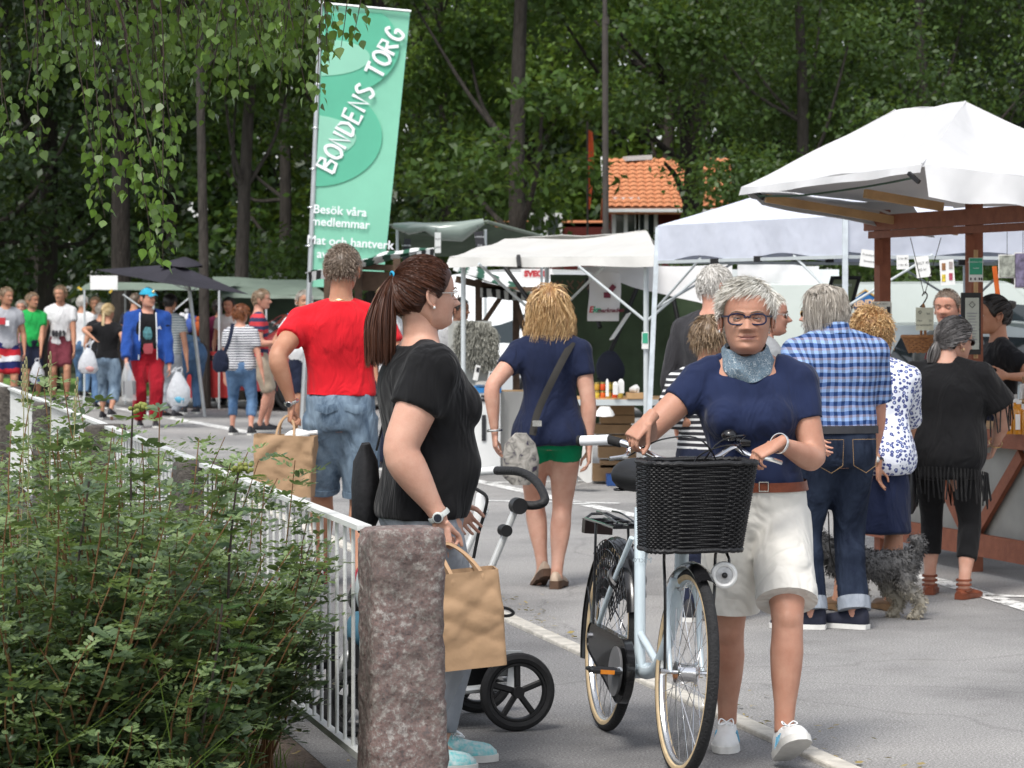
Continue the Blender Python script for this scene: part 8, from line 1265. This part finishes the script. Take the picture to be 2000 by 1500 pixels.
def fur_mat():
    m, t, b_ = nodes('dog_fur'); L = t.links.new; tc = nn(t, 'ShaderNodeTexCoord'); g = nn(t, 'ShaderNodeNewGeometry'); sx = nn(t, 'ShaderNodeSeparateXYZ'); L(tc.outputs['Object'], sx.inputs[0]); nz = nn(t, 'ShaderNodeTexNoise', Scale=13, Detail=4); L(tc.outputs['Object'], nz.inputs['Vector']); s = math_(t, 'MULTIPLY_ADD', nz.outputs[0], .22, sx.outputs[2]); r = ramp(t, [(.20, (.34, .30, .22)), (.33, (.11, .105, .10)), (.44, (.022, .022, .024))]); L(s, r.inputs[0]); c = mixcol(t, math_(t, 'MULTIPLY', g.outputs['Random Per Island'], .30), r.outputs[0], (.34, .33, .32)); L(c, b_.inputs['Base Color']); b_.inputs['Roughness'].default_value = .6; return m
FUR = fur_mat(); obj('body', [(V, [tuple(q) for q in Q.tolist()])], FUR, dg_, o, angle=None); N = vnormals(V, Q); r = np.random.default_rng(6); idx = r.choice(len(V), 5200); p0 = V[idx] + r.normal(0, .004, (5200, 3)); nn2 = N[idx]; tt = nn2 * .45 + np.array([.35, -.1, -.55]) + r.normal(0, .35, (5200, 3)); tt /= np.linalg.norm(tt, axis=1, keepdims=True); ph = r.uniform(0, 6.28, 5200)[:, None]; ax1 = nrm_ = np.cross(tt, nn2); pts = [p0]
for k in range(1, 6): u = k / 5; pts.append(p0 + nn2 * .008 * math.sin(u * 3.0) + tt * .023 * u * np.where(p0[:, 2:] < .2, .75, 1.1) + (ax1 * np.sin(ph + u * 7) + nn2 * np.cos(ph + u * 7)) * .006 * u)
Vs, Qs = strands(np.stack(pts, 1), .0024, .0009); cf_ = link('coat', to_mesh('coat', (Vs - o, Qs), FUR, True), dg_); cf_['kind'] = 'stuff'
obj('ear', [ball(D(-.47, s * .06 + .03, .53), (.035, .018, .04), 10, 7) for s in (-1, 1)], FUR, dg_, o); obj('nose', [ball(D(-.655, .03, .465), (.014, .016, .014), 10, 7)], BLACKP, dg_, o); obj('eye', [ball(D(-.565, .03 + s * .035, .51), .009, 8, 6) for s in (-1, 1)], PUPIL, dg_, o)
dg_.scale = (.88, .88, .88); tag(obj('leash', [tube(smooth_path([D(-.38, .0, .43), P(1640, 1130, 14.3), P(1622, 1080, 14.2), P(1618, 1000, 14.0)], 6), .004, 6)], BLACKP), 'thin black dog leash hanging between the rolled jeans', 'leash')
# ---------------------------------------------------------------- pea shrubs by the fence
LF_PEA = leaf_mat('pea_leaf', (.038, .074, .040), (.155, .215, .11), rough=.32, trans=.22, vs=5, spec=.5); LF_TIP = leaf_mat('pea_tip_leaf', (.10, .16, .06), (.28, .37, .17), rough=.4, trans=.35, vs=6); LF_FERN = leaf_mat('tansy_leaf', (.030, .075, .022), (.085, .165, .045), rough=.5, trans=.35, vs=6); LF_BIRCH = leaf_mat('birch_leaf', (.018, .046, .012), (.13, .23, .035), rough=.35, trans=.38, vs=3, spec=.5); LF_GRASS = leaf_mat('grass_blade', (.05, .10, .016), (.19, .29, .06), rough=.5, trans=.35, vs=4); STEMC = mat('shrub_stem', (.17, .085, .035), .7, .3, 30); TWIG = mat('birch_twig', (.035, .022, .016), .7, .3, 30); POD = mat('seed_pod', (.20, .24, .05), .5, .2, 30)
_el = np.array([(0, 0), (.30, .38), (.74, .40), (1, 0), (.74, -.40), (.30, -.38)])
def leaflets(base, t, s, n, L_, wid=.52, fold=.12):
    """oval leaflets as 8-sided faces; base,t,s,n (N,3), L_ (N,)"""
    V = np.stack([base + t * (u * L_)[:, None] + s * (v * wid * 2 * .5 * L_)[:, None] + n * (abs(v) * fold * L_)[:, None] for u, v in _el], 1); return V.reshape(-1, 3), np.arange(len(base) * 6).reshape(-1, 6)
def nrmz(a): return a / np.maximum(np.linalg.norm(a, axis=-1, keepdims=True), 1e-9)
def pinnate(base, dirs, r, pairs=5, L=.102, ll=.036):
    """compound leaves from base points along dirs -> (V,F) of leaflets and rachis paths"""
    N = len(base); up_ = np.array([0, 0, 1.]); d = nrmz(dirs); s = nrmz(np.cross(d, up_) + 1e-6); n = nrmz(np.cross(s, d)); L = L * r.uniform(.75, 1.25, N); Bs, Ts, Ss, Ns, Ls = [], [], [], [], []
    for k in range(pairs):
        u = (.22 + .78 * k / (pairs - .4)); p = base + d * (L * u)[:, None] - up_ * (L * .22 * u * u)[:, None]
        for sg in (-1, 1):
            t = nrmz(s * sg * .9 + d * .42 + n * r.normal(.12, .22, (N, 1)) + r.normal(0, .12, (N, 3))); Bs.append(p); Ts.append(t); nn_ = nrmz(n + r.normal(0, .2, (N, 3))); ss = nrmz(np.cross(nn_, t)); Ss.append(ss); Ns.append(nrmz(np.cross(t, ss))); Ls.append(ll * r.uniform(.75, 1.2, N))
    p = base + d * L[:, None] - up_ * (L * .22)[:, None]; Bs.append(p); Ts.append(d); Ss.append(s); Ns.append(n); Ls.append(ll * r.uniform(.8, 1.2, N)); V, F = leaflets(np.concatenate(Bs), np.concatenate(Ts), np.concatenate(Ss), np.concatenate(Ns), np.concatenate(Ls)); return V, F
def stem_path(b0, h, lean, r, K=9):
    ph = r.uniform(0, 6.28); return [b0 + V3(lean[0] * t ** 1.5 + .02 * math.sin(ph + t * 7), lean[1] * t ** 1.5 + .02 * math.cos(ph + t * 6), h * (t - .12 * t * t * np.hypot(*lean) / max(h, .1))) for t in np.linspace(0, 1, K)]
rg = np.random.default_rng(21); leaf_pool = None; n_single = 0
SH = [('pea shrub with seed pods crowding the first white fence panel', -.90, 9.0, 1.04, 46, .30), ('pea shrub with pale shoots in the middle of the thicket', -1.10, 8.45, 1.16, 60, .34), ('low dark pea shrub at the grass edge', -1.06, 7.9, .72, 40, .22), ('tall pea shrub beside the tansy stalks', -1.30, 9.3, 1.20, 54, .34), ('bushy pea shrub at the outer end of the thicket', -1.36, 7.95, 1.20, 64, .34), ('pea shrub against the second fence panel', -1.42, 10.6, 1.10, 34, .35), ('pea shrub with feathery top below the far posts', -1.85, 10.2, 1.16, 38, .38)]
pin_me = []
for q in range(4):
    V, F = pinnate(np.zeros((1, 3)), np.array([[1., 0, .1]]), rg, 5, .102, .036); me = to_mesh('leaf', (V, F), LF_PEA if q < 3 else LF_TIP, False); pin_me.append(me)
for si, (lab, x, d, h, ns, spr) in enumerate(SH):
    o = V3(x, d, 0); root = thing('pea_shrub', tuple(o), lab, 'shrub', 'pea shrubs along the fence'); sp = []; lb, ld, tb_, td = [], [], [], []
    for k in range(ns):
        a = rg.uniform(0, 6.28); q = math.sqrt(rg.uniform(0, 1)); b0 = o + V3(math.cos(a) * spr * q * .6, math.sin(a) * spr * q * .8, -.02); ln = (math.cos(a) * spr * (.3 + .8 * q), math.sin(a) * spr * (.3 + .8 * q)); hh_ = h * rg.uniform(.62, 1.24) * (1 - .25 * q); pth = stem_path(b0, hh_, ln, rg); tip = pth[-1]
        lim = FX(tip[1]) - (.06 if si in (0, 3, 5) else .20)
        if tip[0] > lim: sh_ = tip[0] - lim; pth = [p - V3(sh_ * (i / 8) ** 1.3, 0, 0) for i, p in enumerate(pth)]
        sp.append(tube(pth, list(np.linspace(.0055, .0016, len(pth))), 5)); nl = int(40 * hh_)
        for j in range(nl):
            t = (.42 if si == 0 else .14) + (.58 if si == 0 else .86) * (j + rg.uniform(0, .8)) / nl; i = min(int(t * 8), 7); p = pth[i] + (pth[i + 1] - pth[i]) * (t * 8 - i); th = rg.uniform(0, 6.28); dv = V3(math.cos(th), math.sin(th), rg.uniform(-.15, .75)); (tb_ if t > .70 and rg.uniform() < .75 else lb).append(p); (td if len(tb_) > len(td) else ld).append(dv)
    stx = obj('stems', sp, STEMC, root, o); stx['kind'] = 'stuff'; lb, ld, tb_, td = map(np.array, (lb, ld, tb_, td))
    ex = np.argsort(lb[:, 1] - .3 * lb[:, 0])[:34]      # the leaves that show largest are parts of their own
    for j in ex: me = pin_me[j % 3]; lo = link('leaf', me, root, tuple(lb[j] - o)); lo.rotation_euler = (0, -math.atan2(ld[j][2], 1) * .5, math.atan2(ld[j][1], ld[j][0])); sc_ = rg.uniform(.85, 1.2); lo.scale = (sc_, sc_, sc_)
    kp = np.ones(len(lb), bool); kp[ex] = False; V, F = pinnate(lb[kp], ld[kp], rg); c = link('foliage', to_mesh('foliage', (V - o, F), LF_PEA, False), root); c['kind'] = 'stuff'
    if len(tb_): V, F = pinnate(tb_, td, rg, 4, .075, .025); c = link('young_foliage', to_mesh('young_foliage', (V - o, F), LF_TIP, False), root); c['kind'] = 'stuff'
    if si in (0, 1, 2, 4):
        pods = []
        for k in range(16): j = rg.integers(len(lb)); p = lb[j]; L_ = rg.uniform(.03, .05); pods.append(tube([p, p + V3(.004, -.01, -L_ * .5), p + V3(.006, -.008, -L_)], [.0015, .003, .0008], 5))
        pp = obj('pods', pods, POD, root, o); pp['kind'] = 'stuff'
# ---------------------------------------------------------------- tansy with feathery leaves
for ti, (px, py, d, lab) in enumerate(((272, 795, 8.6, 'tall tansy stalk with a closed flower head rising from the shrubs'), (470, 915, 8.4, 'tansy stalk leaning toward the paper bag of the man in red'), (165, 940, 8.1, 'leafy tansy among the outer shrubs'), (420, 1180, 7.9, 'young tansy with broad feathery leaves near the fence'))):
    tp = P(px, py, d); b0 = V3(tp[0] - .06, d + .05, 0); root = thing('tansy', tuple(b0), lab, 'plant', 'tansy plants'); pth = [b0 + (tp - b0) * t + V3(.02 * math.sin(t * 5 + ti), 0, 0) for t in np.linspace(0, 1, 9)]; obj('stalk', [tube(pth, list(np.linspace(.006, .003, 9)), 7)], mat('tansy_stalk', (.05, .035, .03), .6, .3, 30), root, b0)
    for k in range(16):
        t = .25 + .72 * k / 15; i = min(int(t * 8), 7); p = pth[i] + (pth[i + 1] - pth[i]) * (t * 8 - i); th = k * 2.4 + ti; dv = unit(V3(math.cos(th), math.sin(th), .35)); L_ = .16 * (1.15 - .5 * t); N = 12; s = unit(np.cross(dv, V3(0, 0, 1))); n = np.cross(s, dv); Bs, Ts, Ls = [], [], []
        for j in range(N):
            u = .15 + .85 * j / N; bp_ = p + dv * L_ * u - V3(0, 0, L_ * .35 * u * u)
            for sg in (-1, 1): t_ = unit(s * sg + dv * .55); Bs.append(bp_); Ts.append(t_); Ls.append(L_ * .42 * math.sin(math.pi * (.12 + .8 * u)) + .004)
        Bs, Ts, Ls = np.array(Bs), np.array(Ts), np.array(Ls); Nn = np.tile(n, (len(Bs), 1)); V, F = leaflets(Bs, Ts, nrmz(np.cross(Nn, Ts)), Nn, Ls, wid=.20, fold=.1); link('leaf', to_mesh('leaf', (V - b0, F), LF_FERN, False), root)
    if ti < 2: obj('flower_head', [ball(tp + V3(rg.normal(0, .016), rg.normal(0, .016), rg.normal(0, .006)), .0075, 8, 6) for _ in range(22)], mat('tansy_bud', (.20, .22, .05), .7, .2, 40), root, b0)
# ---------------------------------------------------------------- grass
def blades(n, xs, ds, hs, seed, wid=.0035):
    r = np.random.default_rng(seed); x = r.uniform(*xs, n); d = r.uniform(*ds, n); k = x < FX(d) - .22 + .10 * r.normal(size=n); x, d = x[k], d[k]; n = len(x); h = r.uniform(*hs, n); a = r.uniform(0, 6.28, n); b_ = np.stack([x, d, np.full(n, -.004)], 1); ln = np.stack([np.cos(a), np.sin(a), np.zeros(n)], 1); sd = np.stack([-np.sin(a), np.cos(a), np.zeros(n)], 1); K = 4; rows = []; bend = r.uniform(.2, .9, n)
    for i in range(K + 1):
        t = i / K; p = b_ + ln * (h * bend * t * t)[:, None] + np.array([0, 0, 1.]) * (h * (t - .3 * bend * t * t))[:, None]; w_ = wid * (1 - t) + .0004; rows += [p - sd * w_, p + sd * w_]
    V = np.stack(rows, 1).reshape(-1, 3); base = np.arange(n)[:, None, None] * (2 * K + 2); i = np.arange(K)[None, :, None] * 2; F = (base + i + np.array([0, 1, 3, 2])[None, None, :]).reshape(-1, 4); return V, F
V1, F1 = blades(11000, (-2.2, -.55), (8.8, 12.5), (.05, .20), 31); V2, F2 = blades(260, (-2.2, -.7), (7.2, 9.6), (.4, .8), 32, .004); V3_, F3_ = blades(150, (-1.9, -1.3), (7.4, 8.6), (.75, 1.1), 33, .0045)
g_ = link('grass', to_mesh('grass', (np.concatenate([V1, V2, V3_]), np.concatenate([F1, F2 + len(V1), F3_ + len(V1) + len(V2)])), LF_GRASS, False)); tag(g_, 'uncut green grass below and among the shrubs', 'grass', kind='stuff')
for i, (px, py, d, bx) in enumerate(((97, 690, 8.6, 70), (50, 700, 8.8, 45), (150, 740, 8.5, 60), (44, 715, 9.0, 20))):
    tp = P(px, py, d); b0 = V3(XP(bx, d) - .05, d, 0); root = thing('grass_stalk', tuple(b0), ('tall grass stalk with a slender seed head before the maroon shorts', 'tall grass stalk with seed head before the green polo', 'leaning grass stalk with seed head in front of the far posts', 'thin grass stalk with seed head beside the outer post')[i], 'grass', 'grass stalks in seed'); pth = [b0 + (tp - b0) * t + V3(.03 * math.sin(t * 3), 0, 0) for t in np.linspace(0, 1, 8)]; obj('stalk', [tube(pth, .0016, 5)], mat('straw', (.26, .25, .11), .7), root, b0); t = unit(pth[-1] - pth[-2]); obj('seed_head', [ball(tp - t * .012 * k + V3(.002 * (-1) ** k, 0, 0), (.003, .003, .008), 6, 5) for k in range(11)], mat('straw_seed', (.30, .27, .14), .8), root, b0)
# ---------------------------------------------------------------- overhanging birch
o = V3(-3.05, 12.6, 0); bt_ = thing('birch_tree', tuple(o), 'birch whose drooping twigs hang in front of the wood', 'tree'); BARKB = mat('birch_bark', (.55, .53, .50), .8, .25, 5, col2=(.12, .10, .09), bump=.3, bs=20); pts, tr = trunk_parts(o, V3(-2.85, 12.5, 7.5), .15, .05, 5, .12); limbs = [tr]
LIM = [[V3(-3.0, 12.55, 2.6), V3(-2.2, 12.4, 3.2), V3(-1.4, 12.2, 3.35), V3(-.9, 12.0, 3.3)], [V3(-2.95, 12.5, 3.2), V3(-2.3, 11.7, 3.6), V3(-1.6, 11.3, 3.6), V3(-.85, 11.1, 3.35)], [V3(-2.95, 12.5, 3.6), V3(-2.4, 12.9, 3.9), V3(-1.5, 12.9, 3.8), V3(-.7, 12.8, 3.45)], [V3(-3.0, 12.5, 2.3), V3(-2.6, 11.9, 2.9), V3(-2.1, 11.6, 3.1), V3(-1.7, 11.4, 3.05)]]
for L_ in LIM: limbs.append(tube(smooth_path(L_, 5), list(np.linspace(.05, .010, 16)), 8))
obj('trunk', limbs, BARKB, bt_, o); rg = np.random.default_rng(77); TW = [(205, 425, 11.4), (235, 250, 11.6), (190, 300, 11.5), (262, 330, 11.3), (300, 505, 11.2), (318, 515, 11.1), (285, 410, 11.25), (325, 300, 11.4), (345, 330, 11.5), (350, 250, 11.6), (395, 235, 11.8), (375, 190, 11.7), (440, 185, 11.7), (480, 140, 11.9), (470, 180, 11.5), (520, 130, 11.7), (545, 185, 11.4), (600, 185, 11.3), (618, 205, 11.2), (585, 130, 11.6), (640, 120, 11.3), (665, 100, 11.2), (690, 75, 11.2), (650, 50, 11.5), (560, 90, 11.8), (510, 70, 11.9), (120, 115, 11.6), (75, 305, 11.7), (20, 260, 11.6), (45, 215, 11.8), (10, 300, 11.9), (95, 180, 12.0), (150, 130, 11.8), (60, 120, 12.1), (170, 180, 11.5), (220, 150, 11.8), (280, 200, 11.6), (310, 160, 11.9), (250, 380, 11.4), (205, 360, 11.2), (330, 440, 11.15), (295, 300, 11.5), (420, 120, 12.0), (360, 110, 12.1), (460, 90, 12.1), (600, 70, 11.9), (620, 90, 11.6)]
for _ in range(75): TW.append((rg.uniform(90, 640), rg.uniform(5, 140), rg.uniform(11.2, 12.9)))
tw = []; LB, LT, LS, LN, LL = [], [], [], [], []
for px, py, d in TW:
    e = P(px, py, d); tp = V3(e[0] - .25 + rg.normal(0, .15), d + .15, 3.25 + rg.normal(0, .08)); L_ = [tp, tp * .6 + e * .4 + V3(.08, 0, .12), tp * .2 + e * .8 + V3(.03, 0, .03), e]; pth = smooth_path(L_, 7); tw.append(tube(pth, list(np.linspace(.0042, .0011, len(pth))), 5)); ln = np.linalg.norm(e - tp); nl = int(ln / .021)
    for k in range(nl):
        t = k / nl; u = t * (len(pth) - 1); i = min(int(u), len(pth) - 2); p = pth[i] + (pth[i + 1] - pth[i]) * (u - i); th = rg.uniform(0, 6.28); out = V3(math.cos(th), math.sin(th), 0); pe = p + out * rg.uniform(.01, .05) + V3(0, 0, -rg.uniform(.0, .03)); t_ = unit(out * rg.uniform(.1, .8) + V3(0, 0, -1)); n = unit(np.cross(t_, rg.normal(size=3))); LB.append(pe); LT.append(t_); LN.append(n); LS.append(np.cross(n, t_)); LL.append(.043 * rg.uniform(.55, 1.2))
tg = obj('twigs', tw, TWIG, bt_, o); tg['kind'] = 'stuff'; LB, LT, LS, LN, LL = map(np.array, (LB, LT, LS, LN, LL)); _bf = np.array([(0, 0), (.10, .26), (.28, .42), (.55, .32), (.80, .13), (1, 0), (.80, -.13), (.55, -.32), (.28, -.42), (.10, -.26)])
def birch_geo(B_, T_, S_, N_, L_): V = np.stack([B_ + T_ * (u * L_)[:, None] + S_ * (v * L_)[:, None] + N_ * ((abs(v) * .3 - .12 * u * u) * L_)[:, None] for u, v in _bf], 1); return V.reshape(-1, 3), np.arange(len(B_) * 10).reshape(-1, 10)
low = np.argsort(LB[:, 2] + .04 * np.abs(LB[:, 1] - 11.2))[:290]; V, F = birch_geo(np.zeros((1, 3)), np.array([[1., 0, 0]]), np.array([[0, 1., 0]]), np.array([[0, 0, 1.]]), np.array([1.])); lme = to_mesh('leaf', (V, F), LF_BIRCH, False)
LFB = [leaf_mat('birch_leaf_%d' % i, shade((.022, .055, .012), k), shade((.12, .22, .03), k), rough=.35, trans=.38, vs=3, spec=.5) for i, k in enumerate((.75, 1.0, 1.3, 1.6))]; lmes = []
for m_ in LFB: q = lme.copy(); q.materials[0] = m_; lmes.append(q)
for j in low: lo = link('leaf', lmes[j % 4], bt_); lo.matrix_local = Matrix.Translation(Vector(LB[j] - o)) @ Matrix((LT[j], LS[j], LN[j])).transposed().to_4x4() @ Matrix.Scale(LL[j], 4)
kp = np.ones(len(LB), bool); kp[low] = False; V, F = birch_geo(LB[kp], LT[kp], LS[kp], LN[kp], LL[kp]); c = link('crown', to_mesh('crown', (V - o, F), LF_BIRCH, False), bt_); c['kind'] = 'stuff'
